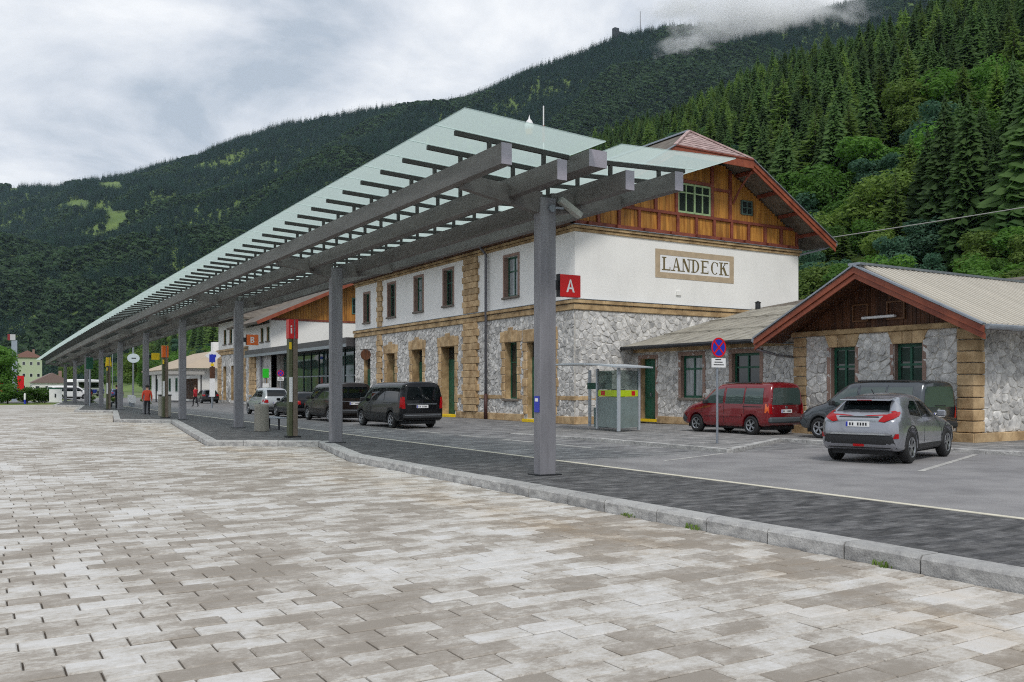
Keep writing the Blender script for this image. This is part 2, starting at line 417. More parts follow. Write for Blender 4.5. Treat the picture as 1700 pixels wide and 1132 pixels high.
# road: grey paved carriageway beyond, smooth asphalt car park in front
m_road = mat('dark block paving', lin((92, 92, 95)), 0.8, colr2=lin((150, 149, 148)), scale=1.8, coord='World', stretch=(0.55, 1.5, 1), bump=0.4, bscale=25, detail=9)
m_asph = mat('grey asphalt', lin((126, 124, 125)), 0.85, colr2=lin((146, 144, 144)), scale=0.9, coord='World', bump=0.35, bscale=70)
blocky(m_road, 0.24, 0.14, 0.22); blocky(m_asph, 60.0, 60.0, 0.0); weather(m_asph, 0.35, (0.5, 0.5, 1), 1.1, 0.52, 0.74); weather(m_road, 0.3, (0.4, 0.6, 1), 1.0, 0.5, 0.75)
MB().add([(STRIPE + 0.055, 16.0, 0.0), (60, 16.0, 0.0), (60, 150, 0.0), (STRIPE + 0.055, 150, 0.0)], [(0, 1, 2, 3)]).build('road', m_road, kind='structure')
MB().add([(STRIPE + 0.055, -90, 0.0), (75, -90, 0.0), (75, 15.99, 0.0), (STRIPE + 0.055, 15.99, 0.0)], [(0, 1, 2, 3)]).build('car_park', m_asph, kind='structure')
# raised pavement in front of the station with its own kerb
SW = 0.10
m_side = mat('pavement asphalt', lin((104, 104, 104)), 0.85, colr2=lin((158, 156, 154)), scale=2.2, coord='World', stretch=(0.6, 1.6, 1), bump=0.4, bscale=40, detail=8)
blocky(m_side, 0.24, 0.14, 0.18)
sp = [(16.15, 27.0, 0.006), (16.0, 21.0, SW), (15.95, 15.85, SW), (20.6, 18.45, SW), (20.85, 13.3, SW), (21.2, 11.4, SW), (21.6, -10, SW), (60, -10, SW), (60, 27.0, SW), (60, 31.4, 0.02), (22.5, 31.4, 0.006)]
ip = (24, 24, SW)
n = len(sp)
MB().add(sp + [ip], [(i, (i + 1) % n, n) for i in range(n)]).build('pavement', m_side, kind='structure')
pk = empty('pavement_kerb', (16, 16, 0)); tag(pk, kind='structure')
path = [(16.15, 26.5), (16.0, 21.0), (15.95, 15.85), (20.6, 18.45), (20.85, 13.3), (21.2, 11.4), (21.6, -10)]
for (a0, b0), (a1, b1) in zip(path, path[1:]):
    Ls = math.hypot(a1 - a0, b1 - b0); n = max(1, round(Ls / 1.0)); d = Vector((a1 - a0, b1 - b0, 0)) / Ls
    nr = Vector((-d.y, d.x, 0))
    if (Vector((24, 22, 0)) - Vector((a0, b0, 0))).dot(nr) < 0: nr = -nr
    for i in range(n):
        p = Vector((a0, b0, 0)) + d * (i * Ls / n + 0.005); q = Vector((a0, b0, 0)) + d * ((i + 1) * Ls / n - 0.005)
        hz = lambda w: SW * min(1.0, max(0.06, (27.0 - w.y) / 6.0)) + 0.006
        A = [p - nr * 0.08, p + nr * 0.12, q + nr * 0.12, q - nr * 0.08]
        mbk = MB(); mbk.add([(*w.xy, -0.1) for w in A] + [(*w.xy, hz(w)) for w in A], [(3, 2, 1, 0), (4, 5, 6, 7), (0, 1, 5, 4), (1, 2, 6, 5), (2, 3, 7, 6), (3, 0, 4, 7)])
        mbk.build('kerbstone', m_kerb, pk, bevel=0.012)
# painted markings
m_paint = mat('worn white road paint', lin((196, 194, 188)), 0.75, colr2=lin((150, 148, 146)), scale=5, coord='World')
def marking(name, pts, lab=None):
    return MB().add([(a, b, 0.004) for a, b in pts], [tuple(range(len(pts)))]).build(name, m_paint, roadm)
roadm = empty('road_markings', (14, 20, 0)); tag(roadm, kind='structure')
marking('bay_line', [(15.6, 10.55), (15.65, 10.43), (20.7, 12.35), (20.65, 12.47)])
marking('bay_line', [(13.0, 14.85), (15.7, 15.75), (15.7, 15.87), (13.0, 14.97)])
for i in range(5):
    b = 19.0 + i * 3.0
    marking('lane_dash', [(14.0, b), (14.22, b), (14.22, b + 1.7), (14.0, b + 1.7)])
for i in range(3):
    b = 29.0 + i * 1.1
    marking('stop_bar', [(11.6, b), (13.2, b + 0.9), (13.2, b + 1.15), (11.6, b + 0.25)])
dr = empty('drain_cover', (19.3, 10.0, 0)); tag(dr, 'rectangular iron drain cover set into the parking asphalt', 'drain cover')
MB().box(18.95, 19.65, 9.75, 10.25, -0.02, 0.006).build('frame', m_dark, dr)
for i in range(6): MB().box(19.0 + i * 0.11, 19.06 + i * 0.11, 9.8, 10.2, 0.0, 0.011).build('slat', m_concrete, dr)

# ================================================================ PLATFORM CANOPY
CS, C0, CN, CV = 11.08, 13.7, 10, 9.06
def sag(u): return -0.00009 * max(0, u - 14) ** 2
can = empty('platform_canopy', (CV, C0, 0)); tag(can, 'long glass and steel canopy on a row of square grey columns', 'canopy')
m_pane = bpy.data.materials.new('frosted mint glass'); m_pane.use_nodes = True
_n = m_pane.node_tree.nodes; _l = m_pane.node_tree.links; _n.clear()
_o = _n.new('ShaderNodeOutputMaterial'); _t = _n.new('ShaderNodeBsdfTranslucent'); _t.inputs[0].default_value = (0.82, 0.94, 0.90, 1)
_d = _n.new('ShaderNodeBsdfDiffuse'); _d.inputs[0].default_value = (0.66, 0.80, 0.75, 1)
_g = _n.new('ShaderNodeBsdfGlossy'); _g.inputs['Roughness'].default_value = 0.08
_tr = _n.new('ShaderNodeBsdfTransparent'); _tr.inputs[0].default_value = (0.82, 0.94, 0.90, 1)
_fr = _n.new('ShaderNodeValue'); _fr.outputs[0].default_value = 0.07
_m0 = _n.new('ShaderNodeMixShader'); _m0.inputs[0].default_value = 0.40
_m1 = _n.new('ShaderNodeMixShader'); _m1.inputs[0].default_value = 0.16; _m2 = _n.new('ShaderNodeMixShader')
_l.new(_t.outputs[0], _m0.inputs[1]); _l.new(_tr.outputs[0], _m0.inputs[2])
_l.new(_m0.outputs[0], _m1.inputs[1]); _l.new(_d.outputs[0], _m1.inputs[2])
_l.new(_fr.outputs[0], _m2.inputs[0]); _l.new(_m1.outputs[0], _m2.inputs[1]); _l.new(_g.outputs[0], _m2.inputs[2]); _l.new(_m2.outputs[0], _o.inputs[0])
m_paneclear = bpy.data.materials.new('clear glass face'); m_paneclear.use_nodes = True
_n = m_paneclear.node_tree.nodes; _l = m_paneclear.node_tree.links; _n.clear()
_o = _n.new('ShaderNodeOutputMaterial'); _tr = _n.new('ShaderNodeBsdfTransparent'); _tr.inputs[0].default_value = (0.96, 0.99, 0.98, 1)
_g = _n.new('ShaderNodeBsdfGlossy'); _g.inputs['Roughness'].default_value = 0.05; _fr = _n.new('ShaderNodeValue'); _fr.outputs[0].default_value = 0.03; _m2 = _n.new('ShaderNodeMixShader')
_l.new(_fr.outputs[0], _m2.inputs[0]); _l.new(_tr.outputs[0], _m2.inputs[1]); _l.new(_g.outputs[0], _m2.inputs[2]); _l.new(_m2.outputs[0], _o.inputs[0])
for k in range(CN):
    uc = C0 + k * CS; zt = 5.12 + sag(uc)
    c = MB().box(CV - 0.17, CV + 0.17, uc - 0.12, uc + 0.12, 0.004, zt).build('column', m_steel, can, bevel=0.012)
    MB().box(CV - 0.25, CV + 0.25, uc - 0.2, uc + 0.2, 0.0, 0.022).build('base_plate', m_dark, c)
    a = MB()
    for s in (-1, 1):
        a.prism([(CV + s * 0.1, uc - 0.075, zt - 0.30), (CV + s * 1.75, uc - 0.075, zt - 0.02), (CV + s * 1.75, uc - 0.075, zt + 0.24), (CV + s * 0.1, uc - 0.075, zt + 0.10)], (0, 0.15, 0))
    a.build('cross_arm', m_steel_d, can)
m_endcap = mat('pale beam end', lin((158, 154, 164)), 0.6, 0.1, var=0.06)
UE0, UE1 = 12.07, 115.2
us = [UE0] + [C0 + CS * (k + 0.5) for k in range(CN - 1)] + [UE1]
for bv, bz, bw, bh in ((7.25, 5.34, 0.18, 0.33), (8.32, 5.22, 0.18, 0.33), (9.75, 5.22, 0.18, 0.33), (10.88, 5.34, 0.18, 0.33), (9.06, 5.50, 0.36, 0.28)):
    m_ = MB()
    vs = []
    for uu in us:
        z = bz + sag(uu)
        vs += [(bv - bw / 2, uu, z - bh / 2), (bv + bw / 2, uu, z - bh / 2), (bv + bw / 2, uu, z + bh / 2), (bv - bw / 2, uu, z + bh / 2)]
    fs = [(0, 1, 2, 3), tuple(range(len(vs) - 4, len(vs)))]
    for i in range(len(us) - 1):
        for j in range(4): fs.append((i * 4 + j, i * 4 + (j + 1) % 4, i * 4 + 4 + (j + 1) % 4, i * 4 + 4 + j))
    m_.add(vs, fs)
    b_ = m_.build('beam' if bw < 0.3 else 'gutter', m_steel_d, can)
    MB().box(bv - bw / 2 - 0.004, bv + bw / 2 + 0.004, UE0 - 0.012, UE0 - 0.001, bz - bh / 2 - 0.004, bz + bh / 2 + 0.004).build('end_cap', m_endcap, b_)
# purlins with their stub posts, one mesh per side, repeated every metre
TILT = 0.045
def purlin_mesh(s):
    m_ = MB()
    a, b = 0.22, 2.45
    za, zb = 5.60 + a * TILT, 5.60 + b * TILT
    m_.bar((s * a, 0, za), (s * b, 0, zb), 0.055, 0.075)
    for bv, bz in (((0.74, 5.22), (1.81, 5.34)) if s < 0 else ((0.69, 5.22), (1.82, 5.34))):
        m_.box(s * bv - 0.03, s * bv + 0.03, -0.03, 0.03, bz + 0.16, 5.60 + bv * TILT - 0.03)
    me = m_.mesh('purlin', Vector((0, 0, 0))); me.materials.append(m_dark if False else m_purl); return me
m_purl = mat('dark purlin steel', lin((60, 58, 56)), 0.55, 0.3, var=0.15)
pmesh = {s: purlin_mesh(s) for s in (-1, 1)}
def pane_mesh(s):
    a, b, g = 0.16, 2.80, 0.012
    m_ = MB(); z0, z1 = 5.655 + a * TILT, 5.655 + b * TILT
    m_.add([(s * a, g, z0), (s * b, g, z1), (s * b, 1.007 - g, z1), (s * a, 1.007 - g, z0), (s * a, g, z0 + 0.016), (s * b, g, z1 + 0.016), (s * b, 1.007 - g, z1 + 0.016), (s * a, 1.007 - g, z0 + 0.016)],
           [(0, 3, 2, 1), (4, 5, 6, 7), (0, 1, 5, 4), (1, 2, 6, 5), (2, 3, 7, 6), (3, 0, 4, 7)])
    me = m_.mesh('glass_pane', Vector((0, 0, 0))); me.materials.append(m_pane); me.materials.append(m_paneclear)
    for p in me.polygons:
        if p.center.z > 5.668 + abs(p.center.x) * TILT: p.material_index = 1
    return me
gmesh = {s: pane_mesh(s) for s in (-1, 1)}
np_ = 103
for i in range(np_):
    uu = 12.62 + i * 1.007
    for s in (-1, 1):
        o = link('purlin', pmesh[s], can); o.location = (0, uu - C0, sag(uu))
for i in range(np_ + 1):
    uu = 11.62 + i * 1.007
    for s in (-1, 1):
        o = link('glass_pane', gmesh[s], can); o.location = (0, uu - C0, sag(uu))
        o.rotation_euler.x = math.atan2(sag(uu + 1) - sag(uu), 1.0)
# ================================================================ WALL TOOLS
class Wall:
    """a vertical wall: origin o (x, y), unit direction d along it, outward normal n; points are (a, z, depth)"""
    def __init__(s, o, d, n): s.o = Vector((*o, 0)); s.d = Vector((*d, 0)); s.n = Vector((*n, 0))
    def p(s, a, z, t=0.0): return s.o + s.d * a + s.n * t + Vector((0, 0, z))
    def box(s, mb, a0, a1, z0, z1, t0, t1, rnd=None):
        vs = [s.p(a, z, t) for t in (t0, t1) for a, z in ((a0, z0), (a1, z0), (a1, z1), (a0, z1))]
        return mb.add(vs, [(3, 2, 1, 0), (4, 5, 6, 7), (0, 1, 5, 4), (1, 2, 6, 5), (2, 3, 7, 6), (3, 0, 4, 7)], rnd)
def panels(a0, a1, z0, z1, ops):
    """rectangles that tile a wall face around its openings (openings do not overlap along a)"""
    out = []; cur = a0
    for o in sorted(ops):
        if o[0] > cur: out.append((cur, o[0], z0, z1))
        if o[2] > z0 + 1e-3: out.append((o[0], o[1], z0, o[2]))
        if o[3] < z1 - 1e-3: out.append((o[0], o[1], o[3], z1))
        cur = o[1]
    if cur < a1: out.append((cur, a1, z0, z1))
    return out
def clip(poly, px, pz, nx, nz):
    out = []
    for i in range(len(poly)):
        a = poly[i]; b = poly[(i + 1) % len(poly)]
        da = (a[0] - px) * nx + (a[1] - pz) * nz; db = (b[0] - px) * nx + (b[1] - pz) * nz
        if da <= 0: out.append(a)
        if (da < 0 < db) or (db < 0 < da):
            t = da / (da - db); out.append((a[0] + (b[0] - a[0]) * t, a[1] + (b[1] - a[1]) * t))
    return out
def cells(a0, a1, z0, z1, sx, sz, keep=None):
    """irregular polygonal stones filling a rectangle"""
    W = a1 - a0; Hh = z1 - z0
    nx = max(1, round(W / sx)); nz = max(1, round(Hh / sz)); seeds = []
    for j in range(nz):
        for i in range(nx):
            if nx * nz > 12 and R.random() < 0.17: continue
            seeds.append((a0 + (i + 0.5 + (0.25 if j % 2 else -0.25) * (nx > 1) + R.uniform(-0.46, 0.46)) * W / nx, z0 + (j + 0.5 + R.uniform(-0.46, 0.46)) * Hh / nz, j))
    res = []
    rx = 2.6 * W / nx; rz = 2.6 * Hh / nz
    for s in seeds:
        poly = [(a0, z0), (a1, z0), (a1, z1), (a0, z1)]
        for q in seeds:
            if q is s or abs(q[0] - s[0]) > rx or abs(q[1] - s[1]) > rz: continue
            poly = clip(poly, (s[0] + q[0]) / 2, (s[1] + q[1]) / 2, q[0] - s[0], q[1] - s[1])
            if len(poly) < 3: break
        if len(poly) >= 3: res.append(poly)
    return res
def inset(poly, d):
    n = len(poly); out = poly
    A = sum(poly[i][0] * poly[(i + 1) % n][1] - poly[(i + 1) % n][0] * poly[i][1] for i in range(n))
    sg = 1 if A > 0 else -1
    for i in range(n):
        a = poly[i]; b = poly[(i + 1) % n]
        ex, ez = b[0] - a[0], b[1] - a[1]; l = math.hypot(ex, ez)
        if l < 1e-4: continue
        nx, nz = ez / l * sg, -ex / l * sg
        out = clip(out, a[0] - nx * d, a[1] - nz * d, nx, nz)
        if len(out) < 3: return None
    return out
def area(p): return abs(sum(p[i][0] * p[(i + 1) % len(p)][1] - p[(i + 1) % len(p)][0] * p[i][1] for i in range(len(p)))) / 2
def stone(mb, w, poly, joint, rough):
    q = inset(poly, joint)
    if not q or area(q) < 0.005: return False
    k_ = R.uniform(0.14, 0.30); rq = []
    for i in range(len(q)):                                  # knock the corners off
        p0, p1, p2 = q[i - 1], q[i], q[(i + 1) % len(q)]
        for pa in (p0, p2):
            rq.append((p1[0] + (pa[0] - p1[0]) * k_, p1[1] + (pa[1] - p1[1]) * k_))
    q = rq
    c = (sum(p[0] for p in q) / len(q), sum(p[1] for p in q) / len(q))
    d = R.uniform(0.3, 1.0) * rough; n = len(q); tx, tz = R.uniform(-.12, .12), R.uniform(-.12, .12)
    k = 0.80
    o = [w.p(p[0], p[1], -0.01) for p in q]; m = [w.p(c[0] + (p[0] - c[0]) * 0.95, c[1] + (p[1] - c[1]) * 0.95, d * 0.65) for p in q]
    i_ = [w.p(c[0] + (p[0] - c[0]) * k, c[1] + (p[1] - c[1]) * k, max(0.004, d + (p[0] - c[0]) * tx + (p[1] - c[1]) * tz)) for p in q]
    fs = [(a, (a + 1) % n, n + (a + 1) % n, n + a) for a in range(n)] + [(n + a, n + (a + 1) % n, 2 * n + (a + 1) % n, 2 * n + a) for a in range(n)] + [tuple(range(2 * n, 3 * n))]
    mb.add(o + m + i_, fs, R.random()); return True
def masonry(w, rects, parent, sx, sz, single=0, joint=0.012, rough=0.045, keep=None, thick=0.5, wallname='wall', wm=None):
    """backing wall boxes + rubble stones; the first `single` stones are objects, the rest one part"""
    bk = MB()
    for r in rects: w.box(bk, *r, -thick, 0.0)
    wo = bk.build(wallname, wm or m_mortar, parent)
    allp = []
    for r in rects:
        if keep: allp += [p for p in cells(*r, sx, sz) if keep(p)]
        else: allp += cells(*r, sx, sz)
    allp.sort(key=area, reverse=True)
    rest = MB()
    for i, p in enumerate(allp):
        if i < single:
            m_ = MB()
            if stone(m_, w, p, joint, rough): m_.a = []; m_.build('stone', m_stone, wo)
        else: stone(rest, w, p, joint, rough)
    if rest.v: rest.build('small_stones', m_stone_a, wo, kind='stuff')
    return wo
def blocks(w, parent, a0, a1, z0, z1, n, t=0.06, alt=0.0, name='quoin', m=None, bev=0.02, both=True, ret=0.0):
    """a column of rusticated blocks, alternately longer"""
    h = (z1 - z0) / n
    for i in range(n):
        e = alt if i % 2 else 0.0
        mb = MB(); w.box(mb, a0 - (e if both in (True, 'l') else 0), a1 + (e if both in (True, 'r') else 0), z0 + i * h + 0.008, z0 + (i + 1) * h - 0.008, -0.05 - ret, t + R.uniform(-0.008, 0.008))
        mb.build(name, m or m_sand, parent, bevel=bev)
def window(w, parent, a0, a1, z0, z1, rec=0.22, cols=2, rows=2, fm=None, glass=None, sill=True, surround=None, bar=0.07, transom=None, name='window'):
    fm = fm or m_greenwood
    f = MB(); t0, t1 = -rec - 0.06, -rec
    w.box(f, a0, a0 + bar, z0, z1, t0, t1); w.box(f, a1 - bar, a1, z0, z1, t0, t1)
    w.box(f, a0 + bar, a1 - bar, z0, z0 + bar, t0, t1); w.box(f, a0 + bar, a1 - bar, z1 - bar, z1, t0, t1)
    b2 = bar * 0.7
    for i in range(1, cols):
        c = a0 + (a1 - a0) * i / cols; w.box(f, c - b2 / 2, c + b2 / 2, z0 + bar, z1 - bar, t0 + 0.004, t1 + 0.008)
    zs = transom if transom else [z0 + (z1 - z0) * i / rows for i in range(1, rows)]
    for z in zs: w.box(f, a0 + bar, a1 - bar, z - b2 / 2, z + b2 / 2, t0 + 0.008, t1 + 0.004)
    fo = f.build(name, fm, parent)
    g = MB(); w.box(g, a0 + bar * 0.5, a1 - bar * 0.5, z0 + bar * 0.5, z1 - bar * 0.5, t0 + 0.015, t0 + 0.025); g.build('pane', glass or m_glass, fo)
    rv = MB()                                             # reveal lining of the opening
    rd = 0.5
    w.box(rv, a0 + 0.002, a0 + 0.014, z0, z1, -rd, -0.004); w.box(rv, a1 - 0.014, a1 - 0.002, z0, z1, -rd, -0.004)
    rv.build('reveal', surround or m_sand_d, fo)
    w.box(MB(), a0, a1, z0, z1, -rd, -rd + .01)
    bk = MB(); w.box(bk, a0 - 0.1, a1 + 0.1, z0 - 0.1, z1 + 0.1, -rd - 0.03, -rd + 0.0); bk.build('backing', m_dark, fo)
    if sill:
        s_ = MB(); w.box(s_, a0 - 0.14, a1 + 0.14, z0 - 0.11, z0 - 0.01, -rec, 0.13); s_.build('sill', m_stone_sill, fo, bevel=0.012)
    return fo
m_stone_sill = mat('dark stone sill', lin((112, 104, 96)), 0.85, var=0.15, scale=6, bump=0.3)
def flatframe(w, parent, a0, a1, z0, z1, th=0.12, t=0.035, m=None, name='surround'):
    s_ = MB(); w.box(s_, a0 - th, a0, z0, z1, -0.02, t); w.box(s_, a1, a1 + th, z0, z1, -0.02, t); w.box(s_, a0 - th, a1 + th, z1, z1 + th, -0.02, t + 0.006)
    return s_.build(name, m or m_surround, parent)
def door(w, parent, a0, a1, z0, z1, rec=0.35, m=None, glass_above=0.0, name='door', hinge=True):
    m = m or m_greenwood; d = MB(); t = -rec
    w.box(d, a0, a1, z0, z1 - glass_above, t - 0.05, t)
    do = d.build(name, m, parent)
    n = 2 if (a1 - a0) > 0.8 else 1; wd = (a1 - a0) / n
    for i in range(n):
        for k in range(3):
            zz0 = z0 + 0.12 + k * (z1 - glass_above - z0 - 0.2) / 3; zz1 = zz0 + (z1 - glass_above - z0 - 0.2) / 3 - 0.12
            p_ = MB(); w.box(p_, a0 + i * wd + 0.1, a0 + (i + 1) * wd - 0.1, zz0, zz1, t, t + 0.018); p_.build('panel', m, do, bevel=0.008)
    h = MB(); w.box(h, (a0 + a1) / 2 + 0.03, (a0 + a1) / 2 + 0.06, z0 + 1.0, z0 + 1.16, t, t + 0.05); h.build('handle', m_zinc, do)
    if glass_above > 0:
        g = MB(); w.box(g, a0, a1, z1 - glass_above + 0.03, z1 - 0.03, t - 0.04, t - 0.02); g.build('pane', m_glass, do)
    rv = MB(); w.box(rv, a0 + 0.002, a0 + 0.014, z0, z1, -0.55, -0.004); w.box(rv, a1 - 0.014, a1 - 0.002, z0, z1, -0.55, -0.004); w.box(rv, a0, a1, z1 - 0.012, z1 - 0.002, -0.55, -0.004)
    rv.build('reveal', m_sand_d, do)
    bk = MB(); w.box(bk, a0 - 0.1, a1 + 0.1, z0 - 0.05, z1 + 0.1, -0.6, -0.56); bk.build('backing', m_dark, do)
    return do
def gutterpipe(parent, pts, r=0.055, m=None, name='downpipe'):
    return MB().tube(pts, r, 10).build(name, m or m_zinc, parent, smooth=True)

# ================================================================ MAIN STATION BUILDING
MV0, MV1, MU0, MU1 = 22.4, 36.6, 31.5, 57.4
main = empty('station_building', (MV0, MU0, 0))
tag(main, 'tall station building with LANDECK lettering, white upper storey and wooden gable', 'station')
F = Wall((MV0, 0), (0, 1), (-1, 0))          # long front, a = u
G = Wall((0, MU0), (1, 0), (0, -1))          # gable end, a = v
B_ = Wall((MV1, 0), (0, 1), (1, 0)); E_ = Wall((0, MU1), (1, 0), (0, 1))
ZS0, ZS1, ZE = 5.0, 5.48, 8.45
# ground floor front: openings (a0, a1, z0, z1)
f_ops = [(33.15, 35.35, 0.16, 3.75), (36.25, 37.4, 1.06, 3.82), (42.7, 44.35, 0.12, 3.88), (46.75, 48.2, 0.12, 3.85), (50.7, 52.0, 0.12, 3.75), (54.7, 55.85, 0.12, 3.55)]
masonry(F, panels(MU0 + 0.03, MU1, 0.0, ZS0, f_ops), main, 0.27, 0.20, single=120, joint=0.007, rough=0.035)
masonry(G, panels(MV0 + 0.02, MV1 - 0.02, 0.0, ZS0, []), main, 0.33, 0.22, single=300, joint=0.007, rough=0.045, keep=lambda p: True)
for w, a0, a1 in ((B_, MU0, MU1), (E_, MV0, MV1)):
    mb = MB(); w.box(mb, a0 + 0.02, a1 - 0.02, 0, ZE, -0.5, 0.0); mb.build('wall', m_plaster, main)
# upper storey plaster with window openings
up_ops = [(36.2, 37.45, 6.05, 8.0), (42.95, 44.05, 6.15, 8.1), (46.75, 47.85, 6.1, 8.1), (50.7, 51.8, 6.05, 8.1), (54.85, 55.8, 5.95, 7.85)]
mb = MB()
for r in panels(MU0 + 0.001, MU1, ZS1, ZE, up_ops): F.box(mb, *r, -0.5, 0.0)
for r in panels(MV0 + 0.003, MV1, ZS1, ZE, []): G.box(mb, *r, -0.5, 0.001)
mb.build('upper_wall', m_plaster, main)
mb = MB(); F.box(mb, MU0 + 0.02, MU1, ZS0, ZS1, -0.5, 0.0); G.box(mb, MV0 + 0.004, MV1, ZS0, ZS1, -0.5, -0.002); mb.build('storey_band', m_mortar, main)
# string course in lengths of sandstone, two mouldings
for z0, z1, t in ((5.02, 5.26, 0.10), (5.30, 5.46, 0.17)):
    a = MU0 - t
    while a < MU1:
        b = min(a + R.uniform(1.3, 1.8), MU1 + 0.1)
        m_ = MB(); F.box(m_, a + 0.003, b - 0.003, z0, z1, -0.05, t); m_.build('string_course', m_sand_d, main, bevel=0.015); a = b
    a = MV0 + 0.001
    while a < MV1:
        b = min(a + R.uniform(1.3, 1.8), MV1 + 0.1)
        m_ = MB(); G.box(m_, a + 0.003, b - 0.003, z0, z1, -0.05, t - 0.002); m_.build('string_course', m_sand_d, main, bevel=0.015); a = b
mb = MB(); F.box(mb, MU0 - 0.2, MU1, 5.465, 5.49, -0.05, 0.19); G.box(mb, MV0, MV1 + 0.1, 5.466, 5.491, -0.05, 0.188); mb.build('flashing', m_zinc, main)
# eaves cornice
for z0, z1, t in ((8.44, 8.56, 0.07), (8.58, 8.70, 0.14)):
    for w, a0, a1 in ((F, MU0 - t, MU1), (G, MV0 + 0.001, MV1 + t)):
        a = a0
        while a < a1:
            b = min(a + 2.2, a1); m_ = MB(); w.box(m_, a + 0.003, b - 0.003, z0, z1, -0.3, t - (0.001 if w is G else 0)); m_.build('cornice', m_sand_d, main, bevel=0.012); a = b
mb = MB(); G.box(mb, MV0 - 0.16, MV1 + 0.16, 8.705, 8.74, -0.3, 0.19); mb.build('flashing', m_zinc, main)
# base course and band of sandstone on both visible walls
for w, a0, a1, ops in ((F, MU0 - 0.07, MU1, f_ops), (G, MV0 + 0.001, MV1, [])):
    for z0, z1, t in ((0.0, 0.34, 0.09), (1.05, 1.24, 0.05)):
        for r in panels(a0, a1, z0, z1, [(o[0] - 0.25, o[1] + 0.25, z0, z1) for o in ops if o[2] < z1]):
            a = r[0]
            while a < r[1] - 0.02:
                b = min(a + R.uniform(0.7, 1.3), r[1]); m_ = MB(); w.box(m_, a + 0.003, b - 0.003, z0, z1, -0.03, t + R.uniform(-0.01, 0.01)); m_.build('base_stone' if z0 == 0 else 'band_stone', m_sand, main, bevel=0.015); a = b
# corner pilasters of the middle section
blocks(F, main, 40.15, 41.55, 0.36, 5.0, 13, 0.16, 0.16, 'quoin')
blocks(F, main, 40.15, 41.55, 5.5, 8.43, 9, 0.14, 0.14, 'quoin')
blocks(F, main, 52.75, 53.35, 0.36, 5.0, 13, 0.14, 0.12, 'quoin')
blocks(F, main, 52.75, 53.35, 5.5, 8.43, 9, 0.12, 0.12, 'quoin')
# openings of the front: sandstone jambs and flared lintels
for o in f_ops[1:5]:
    dn = max(0.36, o[2])
    for s in (0, 1):
        e0, e1 = (o[0] - 0.28, o[0]) if s == 0 else (o[1], o[1] + 0.28)
        blocks(F, main, e0, e1, dn, o[3], max(4, round((o[3] - dn) / 0.42)), 0.06, 0.10, 'jamb_stone', both='l' if s == 0 else 'r')
    c = (o[0] + o[1]) / 2; hw = (o[1] - o[0]) / 2 + 0.42
    for k in range(5):
        l0 = c - hw + k * 2 * hw / 5; l1 = l0 + 2 * hw / 5; hh = 0.52 + (0.20 if k == 2 else 0.05 if k in (1, 3) else 0)
        m_ = MB(); F.box(m_, l0 + 0.005, l1 - 0.005, o[3], o[3] + hh, -0.05, 0.075 + (0.03 if k == 2 else 0)); m_.build('lintel_stone', m_sand, main, bevel=0.018)
blocks(F, main, 32.85, 33.15, 0.36, 3.75, 8, 0.06, 0.1, 'jamb_stone', both='l'); blocks(F, main, 35.35, 35.65, 0.36, 3.75, 8, 0.06, 0.1, 'jamb_stone', both='r')
mb = MB(); F.box(mb, 32.8, 35.7, 3.76, 4.35, -0.05, 0.08); mb.build('lintel_stone', m_sand, main, bevel=0.02)
window(F, main, *f_ops[1], rec=0.30, cols=2, transom=[2.85], bar=0.09)
for i, o in enumerate(f_ops):
    if i == 1: continue
    door(F, main, *o, rec=0.45 if i in (2, 3, 4) else 0.25, glass_above=0.7)
for a0, a1 in ((42.6, 44.4), (33.1, 35.4)):
    mb = MB(); F.box(mb, a0, a1, 0.0, 0.14, -0.4, 0.30); mb.build('doorstep', m_yellow, main, bevel=0.01)
for o in up_ops:
    wd = window(F, main, *o, rec=0.20, cols=2, transom=[o[2] + 1.25], sill=True, surround=m_surround, bar=0.08, glass=m_curtain if o[0] in (36.2, 46.75) else None)
    flatframe(F, wd, *o, th=0.13)
